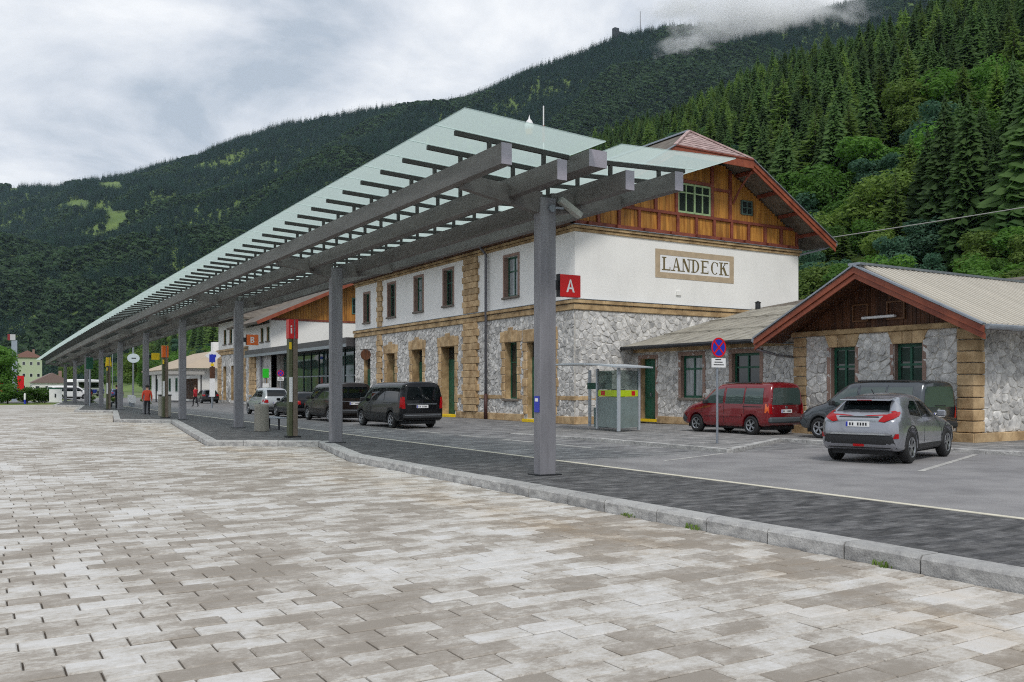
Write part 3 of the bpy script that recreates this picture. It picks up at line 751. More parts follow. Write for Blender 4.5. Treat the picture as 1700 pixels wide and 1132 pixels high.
# LANDECK painted panel on the gable: sandstone-coloured frame, white field, serif capitals
sg = MB(); S0, S1, Z0, Z1 = 26.95, 31.95, 6.72, 8.05
for r in ((S0, S1, Z0, Z0 + 0.26), (S0, S1, Z1 - 0.26, Z1), (S0, S0 + 0.28, Z0 + 0.26, Z1 - 0.26), (S1 - 0.28, S1, Z0 + 0.26, Z1 - 0.26)): G.box(sg, *r, -0.01, 0.02)
m_signframe = mat('faded ochre sign frame', lin((176, 158, 132)), 0.9, var=0.1, scale=3)
m_letter = mat('olive brown lettering', lin((104, 92, 58)), 0.85, var=0.12, scale=6)
name_o = sg.build('name_panel', m_signframe, main)
mb = MB(); G.box(mb, S0 + 0.28, S1 - 0.28, Z0 + 0.26, Z1 - 0.26, -0.005, 0.008); mb.build('field', m_white, name_o)
def letter(ch, x, z, h, w_):
    """serif capital from strokes; returns boxes/polys in (a, z)"""
    T, t, s = 0.175 * h, 0.075 * h, 0.07 * h; P = []
    rc = lambda a, b, c, d: P.append([(a, c), (b, c), (b, d), (a, d)])
    ser = lambda cx, zz, k=1.5: rc(cx - T * k / 1.2, cx + T * k / 1.2, zz, zz + t)
    if ch in 'LDEK':
        rc(0.1 * w_, 0.1 * w_ + T, t, h - t); ser(0.1 * w_ + T / 2, 0); ser(0.1 * w_ + T / 2, h - t)
    if ch == 'L': rc(0.1 * w_, 0.92 * w_, 0, t * 1.2); rc(0.92 * w_ - t, 0.92 * w_, 0, 0.28 * h)
    if ch == 'E':
        for zz in (0, 0.47 * h, h - t * 1.2): rc(0.1 * w_, (0.9 if zz != 0.47 * h else 0.68) * w_, zz, zz + t * 1.2)
        rc(0.9 * w_ - t, 0.9 * w_, 0, 0.22 * h); rc(0.9 * w_ - t, 0.9 * w_, h - 0.2 * h, h)
    if ch == 'A':
        P.append([(0.08 * w_, 0), (0.08 * w_ + t * 1.2, 0), (0.5 * w_, h), (0.42 * w_, h)]); P.append([(0.42 * w_, h), (0.5 * w_ + T * 0.3, h), (0.95 * w_, 0), (0.95 * w_ - T * 1.2, 0)])
        rc(0.26 * w_, 0.74 * w_, 0.28 * h, 0.28 * h + t); ser(0.1 * w_, 0); ser(0.88 * w_, 0)
    if ch == 'N':
        rc(0.08 * w_, 0.08 * w_ + t * 1.2, 0, h); rc(0.9 * w_ - t * 1.2, 0.9 * w_, 0, h); P.append([(0.04 * w_, h), (0.04 * w_ + T * 1.3, h), (0.9 * w_, 0), (0.9 * w_ - T * 1.1, 0)]); ser(0.1 * w_, 0); ser(0.88 * w_, h - t)
    if ch in 'DC':
        n = 14; cx, cz = (0.3 * w_, h / 2) if ch == 'D' else (0.55 * w_, h / 2); rx = 0.62 * w_ if ch == 'D' else 0.48 * w_
        a0, a1 = (-90, 90) if ch == 'D' else (50, 310)
        for i in range(n):
            q = [rad(a0 + (a1 - a0) * (i + j) / n) for j in (0, 1)]
            th_ = [T * (0.35 + 0.65 * abs(math.cos(x))) for x in q]
            P.append([(cx + rx * math.cos(q[0]), cz + h / 2 * math.sin(q[0])), (cx + rx * math.cos(q[1]), cz + h / 2 * math.sin(q[1])), (cx + (rx - th_[1]) * math.cos(q[1]), cz + (h / 2 - th_[1] * .55) * math.sin(q[1])), (cx + (rx - th_[0]) * math.cos(q[0]), cz + (h / 2 - th_[0] * .55) * math.sin(q[0]))])
        if ch == 'D': rc(0.1 * w_, 0.32 * w_, 0, t); rc(0.1 * w_, 0.32 * w_, h - t, h)
        else: rc(0.84 * w_, 0.84 * w_ + t, 0.66 * h, 0.92 * h)
    if ch == 'K':
        P.append([(0.1 * w_ + T, 0.42 * h), (0.1 * w_ + T, 0.42 * h + t * 1.6), (0.86 * w_, h), (0.86 * w_ - t * 1.6, h)]); P.append([(0.36 * w_, 0.56 * h), (0.36 * w_ + T * 1.1, 0.66 * h), (0.98 * w_, 0), (0.98 * w_ - T * 1.2, 0)]); ser(0.82 * w_, h - t); ser(0.9 * w_, 0)
    return [[(x + a, z + b) for a, b in p] for p in P]
cw = 0.605
for i, ch in enumerate('LANDECK'):
    lb = MB()
    for j, p in enumerate(letter(ch, S0 + 0.42 + i * cw, Z0 + 0.36, 0.62, 0.53)):
        lb.prism([G.p(a, z, 0.009) for a, z in p], G.n * (0.006 + 0.0004 * j))
    lb.build('letter', m_letter, name_o)
# timber gable: boards, frame, windows
GW = Wall((0, MU0 + 0.05), (1, 0), (0, -1))
RC, RE, RZ, RS = 29.4, 8.45, 9.02, 0.577       # roof centre, half width at the eaves, eaves height, slope
HIP = 2.45                                      # half width where the half-hip starts
def roofz(v, off=0.0): return RZ + (RE - abs(v - RC)) * RS - off
gw_ops = [(28.36, 30.45, 9.88, 11.30), (32.55, 33.3, 10.2, 10.92)]
def topz(v): return min(roofz(v, 0.30), 12.45)
a = MV0 + 0.1
mb = MB(); mb.prism([GW.p(v, z, -0.12) for v, z in ((MV0 + 0.05, 8.72), (MV1 - 0.05, 8.72), (MV1 - 0.05, topz(MV1)), (RC + HIP, 12.45), (RC - HIP, 12.45), (MV0 + 0.05, topz(MV0)))], (0, -0.04, 0)); gwall = mb.build('gable_wall', m_brownwood, main)
while a < MV1 - 0.1:
    b = min(a + R.uniform(0.17, 0.21), MV1 - 0.1); c = (a + b) / 2
    segs = [(8.74, 9.78), (9.80, topz(c))]
    for o in gw_ops:
        if o[0] - 0.05 < c < o[1] + 0.05: segs = [(8.74, 9.78), (9.80, o[2]), (o[3], topz(c))]
    for z0, z1 in segs:
        if z1 - z0 > 0.12:
            t = R.uniform(-0.006, 0.006)
            m_ = MB(); GW.box(m_, a + 0.007, b - 0.007, z0, z1, -0.12, -0.02 + t); m_.build('plank', m_plank, gwall)
    a = b
def timber(a0, a1, z0, z1, t=0.07, name='timber_post'):
    m_ = MB(); GW.box(m_, a0, a1, z0, z1, -0.1, t); return m_.build(name, m_redwood, gwall, bevel=0.012)
timber(MV0, MV1, 8.745, 8.93, 0.10, 'sill_beam'); timber(MV0 + 0.4, MV1 - 0.4, 9.72, 9.86, 0.08, 'rail')
for v in [MV0 + 0.12 + i * 1.165 for i in range(13)]:
    if v < MV1: timber(v - 0.075, v + 0.075, 8.93, 9.72, 0.085)
for v in (27.0, 28.27, 30.54, 31.75, 25.6): timber(v - 0.085, v + 0.085, 9.86, topz(v), 0.075)
timber(28.2, 30.6, 11.31, 11.46, 0.082, 'rail'); timber(30.6, 31.7, 11.15, 11.28, 0.06, 'rail'); timber(27.1, 28.2, 11.31, 11.44, 0.06, 'rail')
for i in range(9):                               # beam ends under the sill
    v = MV0 + 0.7 + i * 1.6
    m_ = MB(); GW.box(m_, v - 0.1, v + 0.1, 8.742, 8.9, 0.1, 0.26); m_.build('beam_end', m_redwood, gwall, bevel=0.015)
window(GW, gwall, *gw_ops[0], rec=-0.02, cols=4, rows=2, fm=m_palegreen, sill=False, bar=0.09, transom=[10.85])
mbar = MB(); GW.box(mbar, 29.36, 29.45, 9.9, 11.28, 0.0, 0.05); mbar.build('mullion', m_palegreen, gwall)
window(GW, gwall, *gw_ops[1], rec=-0.02, cols=2, rows=2, fm=mat('grey green window', lin((70, 90, 84)), 0.5), sill=False, bar=0.07)
# roof: two slopes and half-hip, thick boards with shingle courses
UF, UB = MU0 - 1.35, MU1 + 1.0
AP = 13.98
hz = roofz(RC + HIP)                             # hip start height at the verge
AU = UF + 1.75
roof = empty('roof_root', (RC, MU0, 0)); bpy.data.objects.remove(roof)
def slab(quad, th=0.16):
    q = [Vector(p) for p in quad]; n = (q[1] - q[0]).cross(q[2] - q[0]).normalized()
    if n.z < 0: n = -n
    return MB().prism(q, -n * th)
rl = slab([(RC - RE, UF, RZ), (RC - HIP, UF, hz), (RC, AU, roofz(RC)), (RC, UB, roofz(RC)), (RC - RE, UB, RZ)])
rr = slab([(RC + RE, UF, RZ), (RC + HIP, UF, hz), (RC, AU, roofz(RC)), (RC, UB, roofz(RC)), (RC + RE, UB, RZ)])
rl.v += []; roof = rl.build('roof', m_roofdark, main); rr.build('roof_slope', m_roofdark, roof)
slab([(RC - HIP, UF, hz), (RC + HIP, UF, hz), (RC, AU, roofz(RC))], 0.12).build('hip', m_roofdark, roof)
# shingle rows on the half hip
nrow = 9
for k in range(nrow):
    t0, t1 = k / nrow, (k + 1) / nrow
    y0, z0, w0 = UF + (AU - UF) * t0, hz + (roofz(RC) - hz) * t0, HIP * (1 - t0)
    y1, z1, w1 = UF + (AU - UF) * t1, hz + (roofz(RC) - hz) * t1, HIP * (1 - t1)
    a = -w0
    while a < w0 - 0.05:
        b = min(a + R.uniform(0.26, 0.36), w0); l1 = max(-w1, min(w1, a)); r1 = max(-w1, min(w1, b)); d = R.uniform(0.02, 0.035)
        m_ = MB(); m_.prism([(RC + a + 0.004, y0 - 0.02, z0 + d), (RC + b - 0.004, y0 - 0.02, z0 + d), (RC + r1 - 0.003, y1, z1 + 0.012), (RC + l1 + 0.003, y1, z1 + 0.012)], (0, 0.0, -0.018))
        m_.build('shingle', m_shingle, roof); a = b
# verge boards (double), hip fascia, ridge cap, gutter
for s in (-1, 1):
    p0 = Vector((RC + s * RE, UF - 0.03, RZ - 0.02)); p1 = Vector((RC + s * HIP, UF - 0.03, hz - 0.02))
    for off, hh, dy in ((0.10, 0.20, 0.0), (0.31, 0.18, 0.05)):
        m_ = MB(); up = Vector((0, 0, 1)); m_.prism([p0 - up * (off - hh / 2) + Vector((0, dy, 0)), p1 - up * (off - hh / 2) + Vector((0, dy, 0)), p1 - up * (off + hh / 2) + Vector((0, dy, 0)), p0 - up * (off + hh / 2) + Vector((0, dy, 0))], (0, 0.05, 0)); m_.build('bargeboard', m_barge, roof)
    MB().bar(p0 + Vector((0, 0, 0.05)), p1 + Vector((0, 0, 0.05)), 0.14, 0.04).build('verge_flashing', m_zinc, roof)
    MB().bar((RC + s * HIP, UF - 0.02, hz + 0.05), (RC, AU, roofz(RC) + 0.06), 0.16, 0.07).build('hip_cap', m_shingle, roof)
    MB().tube([(RC + s * (RE + 0.06), UF, RZ - 0.06), (RC + s * (RE + 0.06), UB, RZ - 0.06)], 0.075, 8).build('gutter', m_zinc, roof)
    # soffit boards and curved brackets
    for i in (0, 4):
        vv = RC + s * (RE - 0.9 - i * 1.25)
        m_ = MB(); pts = [(vv, UF + 0.12, roofz(vv, 0.42)), (vv, UF + 0.55, roofz(vv, 0.75)), (vv, UF + 0.95, roofz(vv, 1.15)), (vv, MU0 + 0.02, roofz(vv, 1.75))]
        if roofz(vv, 1.75) > 8.8: m_.tube(pts, 0.055, 6); m_.build('bracket', m_redwood, roof)
    for i in range(4):
        vv = RC + s * (HIP + 0.3 + i * 1.5)
        MB().box(vv - 0.08, vv + 0.08, UF + 0.03, MU0, roofz(vv, 0.36), roofz(vv, 0.2)).build('purlin_end', m_redwood, roof)
MB().box(RC - HIP - 0.05, RC + HIP + 0.05, UF - 0.04, UF + 0.02, hz - 0.40, hz - 0.02).build('hip_fascia', m_barge, roof)
MB().box(RC - HIP, RC + HIP, UF - 0.08, UF + 0.0, hz - 0.02, hz + 0.05).build('hip_gutter', m_redwood, roof)
MB().bar((RC, AU - 0.05, roofz(RC) + 0.04), (RC, UB, roofz(RC) + 0.04), 0.3, 0.08).build('ridge_cap', m_zinc, roof)
MB().box(RC - 5.4, RC - 4.9, 40, 40.6, roofz(RC - 5.2) - 0.2, roofz(RC - 5.2) + 1.3).build('chimney', m_plaster, roof)
MB().tube([(RC + RE - 0.1, UF + 0.2, RZ - 0.1), (RC + RE - 0.35, UF + 0.4, RZ - 0.25), (MV1 + 0.1, MU0 - 0.05, 8.5), (MV1 + 0.06, MU0 + 0.3, 8.2), (MV1 + 0.06, MU0 + 0.3, 0.3)], 0.05, 8).build('downpipe', m_zinc, main)
# front eave soffit and long downpipe on the front
mb = MB(); mb.prism([(MV0 - 0.02, MU0, 8.70), (RC - RE + 0.1, MU0, RZ - 0.2), (RC - RE + 0.1, MU1, RZ - 0.2), (MV0 - 0.02, MU1, 8.70)], (0, 0, 0.04)); mb.build('soffit', m_brownwood, main)
gutterpipe(main, [(RC - RE, 39.2, RZ - 0.1), (MV0 - 0.5, 39.1, 8.75), (MV0 - 0.16, 39.05, 8.35), (MV0 - 0.16, 39.05, 1.3)], 0.075, mat('grey downpipe', lin((112, 112, 118)), 0.5, 0.3))
gutterpipe(main, [(MV0 - 0.17, 39.05, 1.3), (MV0 - 0.17, 39.05, 0.02)], 0.095, mat('brown iron pipe shoe', lin((70, 40, 36)), 0.6))
# hanging clock-like round sign by the end door
MB().lathe([(0.0, -0.06), (0.33, -0.06), (0.36, 0), (0.33, 0.06), (0.0, 0.06)], (MV0 - 0.5, 54.3, 3.75), 20, 'y').build('round_sign', m_brownwood, main)
MB().bar((MV0, 54.3, 4.1), (MV0 - 0.9, 54.3, 4.1), 0.04, 0.04).build('sign_bracket', m_dark, main)
MB().box(28.2, 28.5, 31.42, 31.5, 5.95, 6.15).build('vent', m_plaster, main)

# ================================================================ ANNEX (low lean-to between the station and the small house)
ann = empty('station_annex', (25.7, 26.0, SW)); tag(ann, 'low stone annex with sloping grey roof joining the station gable and small house', 'annex')
A = Wall((25.7, 0), (0, 1), (-1, 0))
a_ops = [(30.0, 31.0, 0.22, 2.9), (27.05, 28.35, 1.18, 2.95), (23.95, 25.4, 1.2, 2.96)]
masonry(A, panels(19.5, 31.48, 0.05, 3.35, a_ops), ann, 0.28, 0.21, single=200, joint=0.007, rough=0.035)
for o in a_ops[1:]:
    wd = window(A, ann, *o, rec=0.14, cols=2, transom=[o[3] - 0.55], glass=m_curtain if o[0] > 26 else m_glass, surround=m_surround, bar=0.10)
    flatframe(A, wd, *o, th=0.16, m=m_surround)
dd = door(A, ann, *a_ops[0], rec=0.22); flatframe(A, dd, *a_ops[0], th=0.16, m=m_surround)
mb = MB(); A.box(mb, 29.9, 31.05, 0.10, 0.22, -0.2, 0.12); mb.build('doorstep', m_yellow, ann)
a = 19.5
while a < 29.85:
    b = min(a + R.uniform(0.7, 1.2), 29.85); m_ = MB(); A.box(m_, a + 0.004, b - 0.004, 0.05, 0.36, -0.03, 0.075); m_.build('base_stone', m_sand, ann, bevel=0.015); a = b
mb = MB(); A.box(mb, 19.5, 31.45, 3.18, 3.36, -0.04, 0.10); mb.build('eaves_board', m_sand_d, ann)
# roof of long sheet panels with low seams
AZ, AS = 3.42, 0.255
u = 19.2; ro = None
while u < 31.4:
    u1 = min(u + 0.62, 31.44)
    m_ = MB(); m_.prism([(24.95, u, AZ), (33.2, u, AZ + 8.25 * AS), (33.2, u1, AZ + 8.25 * AS), (24.95, u1, AZ)], (0, 0, -0.05))
    if ro is None: ro = m_.build('roof', m_annexroof, ann)
    else: m_.build('roof_sheet', m_annexroof, ro)
    MB().bar((24.95, u1 - 0.01, AZ + 0.015), (33.2, u1 - 0.01, AZ + 0.015 + 8.25 * AS), 0.03, 0.03).build('seam', m_annexroof, ro)
    u = u1
for vv in (27.4, 30.3): MB().box(vv - 0.02, vv + 0.02, 19.2, 31.4, AZ + (vv - 24.95) * AS + 0.03, AZ + (vv - 24.95) * AS + 0.07).build('snow_rail', m_annexroof, ro)
MB().prism([(33.2, 19.2, AZ + 2.10), (36.8, 19.2, AZ + 2.75), (36.8, 31.44, AZ + 2.75), (33.2, 31.44, AZ + 2.10)], (0, 0, -0.06)).build('upper_roof', m_roofdark, ro)
MB().lathe([(0.0, 0), (0.13, 0), (0.13, 0.3), (0.17, 0.32), (0.0, 0.42)], (33.0, 30.9, AZ + 2.05), 12).build('roof_vent', m_dark, ro)
MB().tube([(24.88, 20.4, AZ - 0.06), (24.88, 31.4, AZ - 0.06)], 0.085, 10).build('gutter', m_dark, ann)

# ================================================================ SMALL HOUSE
HV, HU0, HU1 = 23.6, 14.25, 20.4
hs = empty('goods_house', (HV, HU0, SW)); tag(hs, 'small stone house with rust red gable boards and pale ribbed metal roof', 'house')
Hf = Wall((HV, 0), (0, 1), (-1, 0)); Hr = Wall((0, HU0), (1, 0), (0, -1)); Hl = Wall((0, HU1), (1, 0), (0, 1))
h_ops = [(15.78, 16.70, 1.02, 2.92), (18.08, 19.0, 1.02, 2.90)]
masonry(Hf, panels(HU0 + 0.42, HU1 - 0.42, 0.35, 3.30, h_ops), hs, 0.33, 0.22, single=150, joint=0.007, rough=0.04)
masonry(Hr, panels(HV + 0.42, 45.0, 0.35, 3.36, []), hs, 0.33, 0.22, single=150, joint=0.007, rough=0.04)
mb = MB(); Hl.box(mb, HV, 45.0, 0.0, 3.36, -0.4, 0.0); mb.box(HV + 0.06, 45.0, HU0 + 0.06, HU1 - 0.06, 0.05, 0.36); mb.build('wall', m_mortar, hs)
MB().box(HV + 0.04, HV + 0.5, HU0 + 0.04, HU0 + 0.5, 0.1, 3.4).build('corner_core', m_mortar, hs); MB().box(HV + 0.04, HV + 0.5, HU1 - 0.5, HU1 - 0.04, 0.1, 3.4).build('corner_core', m_mortar, hs)
# big rusticated corner blocks (each one turns the corner)
nq = 9
for s, uc in ((0, HU0), (1, HU1)):
    for i in range(nq):
        z0 = 0.36 + i * (3.28 - 0.36) / nq; z1 = 0.36 + (i + 1) * (3.28 - 0.36) / nq; t = 0.07 + R.uniform(-0.012, 0.012)
        u0_, u1_ = (uc - t, uc + 0.44) if s == 0 else (uc - 0.44, uc + t)
        MB().box(HV - t, HV + 0.46, u0_, u1_, z0 + 0.012, z1 - 0.012).build('quoin', m_sand, hs, bevel=0.018)
a = HU0 - 0.1
while a < HU1 + 0.1:
    b = min(a + R.uniform(0.7, 1.1), HU1 + 0.1); m_ = MB(); Hf.box(m_, a + 0.004, b - 0.004, 0.05, 0.35, -0.03, 0.13); m_.build('base_stone', m_sand, hs, bevel=0.015); a = b
a = HV - 0.12
while a < 40:
    b = a + R.uniform(0.8, 1.2); m_ = MB(); Hr.box(m_, a + 0.004, b - 0.004, 0.05, 0.35, -0.03, 0.128); m_.build('base_stone', m_sand, hs, bevel=0.015); a = b
mb = MB(); Hf.box(mb, HU0 - 0.12, HU1 + 0.12, 3.30, 3.46, -0.3, 0.13); mb.build('cornice', m_sand_d, hs, bevel=0.02)
for o in h_ops:
    c = (o[0] + o[1]) / 2
    for k, (x0, x1, y0, y1) in enumerate(((c - 0.50, c - 0.16, c - 0.66, c - 0.17), (c - 0.155, c + 0.155, c - 0.165, c + 0.165), (c + 0.16, c + 0.50, c + 0.17, c + 0.66))):
        m_ = MB(); m_.prism([Hf.p(x0 + .004, o[3], 0.06), Hf.p(x1 - .004, o[3], 0.06), Hf.p(y1 - .004, 3.295, 0.06), Hf.p(y0 + .004, 3.295, 0.06)], (0.1, 0, 0)); m_.build('lintel_stone', m_sand, hs, bevel=0.012)
    wd = window(Hf, hs, *o, rec=0.16, cols=2, transom=[o[3] - 0.62], surround=m_surround, bar=0.10, glass=m_greenglass if False else None)
    flatframe(Hf, wd, o[0], o[1], o[2], o[3] - 0.0, th=0.10, t=0.02, m=m_surround) if False else None
    for e0, e1 in ((o[0] - 0.13, o[0] - 0.013), (o[1] + 0.013, o[1] + 0.13)):
        fr = MB(); Hf.box(fr, e0, e1, o[2], o[3], -0.3, 0.03); fr.build('surround', m_surround, wd)
    sh = MB()                                              # closed lower shutter panels
    for k in range(2):
        x0 = o[0] + 0.12 + k * (o[1] - o[0] - 0.2) / 2; Hf.box(sh, x0, x0 + (o[1] - o[0]) / 2 - 0.16, o[2] + 0.12, o[3] - 0.72, -0.21, -0.185); Hf.box(sh, x0, x0 + (o[1] - o[0]) / 2 - 0.16, o[3] - 0.53, o[3] - 0.12, -0.21, -0.185)
    sh.build('shutter', mat('deep green shutter', lin((16, 50, 38)), 0.5, var=0.2), wd)
# gable triangle boards
HC = 17.15; HE, HZ, HS = 3.95, 3.26, 0.50
def hroof(u, off=0.0): return HZ + (HE - abs(u - HC)) * HS - off
mb = MB(); mb.prism([Hf.p(HU0, 3.47, -0.14), Hf.p(HU1, 3.47, -0.14), Hf.p(HU1, hroof(HU1, .1), -0.14), Hf.p(HC, hroof(HC, .1), -0.14), Hf.p(HU0, hroof(HU0, .1), -0.14)], (0.05, 0, 0)); hg = mb.build('gable_wall', m_brownwood, hs)
a = HU0 + 0.02
while a < HU1 - 0.05:
    b = min(a + R.uniform(0.12, 0.16), HU1 - 0.02)
    m_ = MB(); Hf.box(m_, a + 0.005, b - 0.005, 3.47, hroof((a + b) / 2, 0.16), -0.14, -0.06 + R.uniform(-0.006, 0.006)); m_.build('plank', m_brownwood, hg); a = b
m_louv = mat('light brown louvre', lin((112, 76, 46)), 0.6, var=0.1)
for a0, a1 in ((17.62, 18.2), (16.36, 16.98)):
    lf = MB(); Hf.box(lf, a0, a0 + 0.05, 3.66, 4.22, -0.08, 0.0); Hf.box(lf, a1 - 0.05, a1, 3.66, 4.22, -0.08, 0.0); Hf.box(lf, a0 + 0.05, a1 - 0.05, 4.17, 4.22, -0.08, 0.0); Hf.box(lf, a0 + 0.05, a1 - 0.05, 3.66, 3.71, -0.08, 0.0); lo = lf.build('louvre', m_louv, hg)
    for k in range(7):
        z = 3.73 + k * 0.063; m_ = MB(); m_.prism([Hf.p(a0 + 0.05, z, -0.07), Hf.p(a0 + 0.05, z + 0.05, -0.045), Hf.p(a0 + 0.05, z + 0.058, -0.045), Hf.p(a0 + 0.05, z + 0.008, -0.07)], (0, a1 - a0 - 0.1, 0)); m_.build('slat', m_brownwood, lo)
lm = MB(); Hf.box(lm, 16.6, 17.75, 3.72, 3.80, 0.02, 0.16); lm.build('tube_lamp', m_white, hg, bevel=0.02)
# roof with raised ribs, verge boards, ridge
HVF = 22.35
m_riblight = mat('pale roof rib', lin((206, 200, 188)), 0.5, objrnd=0.06)
hr = None
for s in (-1, 1):
    q = slab([(HVF, HC + s * HE, HZ), (HVF, HC, hroof(HC)), (46, HC, hroof(HC)), (46, HC + s * HE, HZ)], 0.07)
    hr = q.build('roof', m_tinroof, hs) if hr is None else q.build('roof_slope', m_tinroof, hr)
x = HVF + 0.3
while x < 45:
    MB().bar((x, HC - 0.12, hroof(HC) + 0.0), (x, HC - HE, HZ + 0.025), 0.07, 0.07).build('roof_rib', m_riblight, hr)
    x += 0.26
for s in (-1, 1):
    p0 = Vector((HVF - 0.03, HC + s * HE, HZ)); p1 = Vector((HVF - 0.03, HC, hroof(HC)))
    for off, hh, dx in ((0.13, 0.18, 0.0), (0.31, 0.15, 0.05)):
        m_ = MB(); up = Vector((0, 0, 1)); e = Vector((dx, 0, 0)); m_.prism([p0 - up * (off - hh / 2) + e, p1 - up * (off - hh / 2) + e, p1 - up * (off + hh / 2) + e, p0 - up * (off + hh / 2) + e], (0.05, 0, 0)); m_.build('bargeboard', m_barge, hr)
    MB().bar(p0 + Vector((0.03, 0, 0.01)), p1 + Vector((0.03, 0, 0.01)), 0.16, 0.05).build('verge_flashing', m_zinc, hr)
    MB().tube([(HVF + 0.02, HC + s * (HE + 0.07), HZ - 0.06), (45, HC + s * (HE + 0.07), HZ - 0.06)], 0.075, 10).build('gutter', m_zinc, hr)
    so = MB(); so.prism([(HVF + 0.05, HC + s * (HE - 0.05), HZ - 0.10), (HVF + 0.05, HC, hroof(HC) - 0.14), (HV + 0.1, HC, hroof(HC) - 0.14), (HV + 0.1, HC + s * (HE - 0.05), HZ - 0.10)], (0, 0, -0.03)); so.build('soffit', m_brownwood, hr)
MB().bar((HVF - 0.02, HC, hroof(HC) + 0.05), (46, HC, hroof(HC) + 0.05), 0.42, 0.07).build('ridge_cap', m_zinc, hr)
gutterpipe(hs, [(HVF + 0.1, HC + HE + 0.07, HZ - 0.1), (HVF + 0.15, HC + HE + 0.02, HZ - 0.35), (HVF + 0.9, HC + HE - 0.2, HZ - 0.55), (25.5, HU1 + 0.35, 2.55), (25.55, HU1 + 0.35, 2.3), (25.55, HU1 + 0.35, 0.12)], 0.045)
# ================================================================ VEHICLES
def crom(xs, ys, x):
    """monotone-ish cubic interpolation of a key table"""
    n = len(xs)
    if x <= xs[0]: return ys[0]
    if x >= xs[-1]: return ys[-1]
    i = max(k for k in range(n - 1) if xs[k] <= x)
    h = xs[i + 1] - xs[i]; t = (x - xs[i]) / h
    def sl(k):
        if k == 0 or k == n - 1: return 0.0 if k == 0 else (ys[-1] - ys[-2]) / (xs[-1] - xs[-2])
        d0 = (ys[k] - ys[k - 1]) / (xs[k] - xs[k - 1]); d1 = (ys[k + 1] - ys[k]) / (xs[k + 1] - xs[k])
        return 0.0 if d0 * d1 <= 0 else 2 * d0 * d1 / (d0 + d1)
    m0, m1 = sl(i) * h, sl(i + 1) * h
    return (2 * t**3 - 3 * t**2 + 1) * ys[i] + (t**3 - 2 * t**2 + t) * m0 + (-2 * t**3 + 3 * t**2) * ys[i + 1] + (t**3 - t**2) * m1
def smooth_line(pts, k):
    out = []
    n = len(pts)
    for i in range(n - 1):
        p0, p1, p2, p3 = pts[max(i - 1, 0)], pts[i], pts[i + 1], pts[min(i + 2, n - 1)]
        for j in range(k):
            t = j / k
            out.append(tuple(0.5 * (2 * p1[d] + (p2[d] - p0[d]) * t * 0.6 + ((2 * p0[d] - 5 * p1[d] + 4 * p2[d] - p3[d]) * 0.6 + (p2[d] - p1[d]) * -0.0) * 0 + 0) + (p2[d] - p1[d]) * (t - 0.3 * t) if False else p1[d] + (p2[d] - p1[d]) * t for d in (0, 1)))
    out.append(pts[-1]); return out
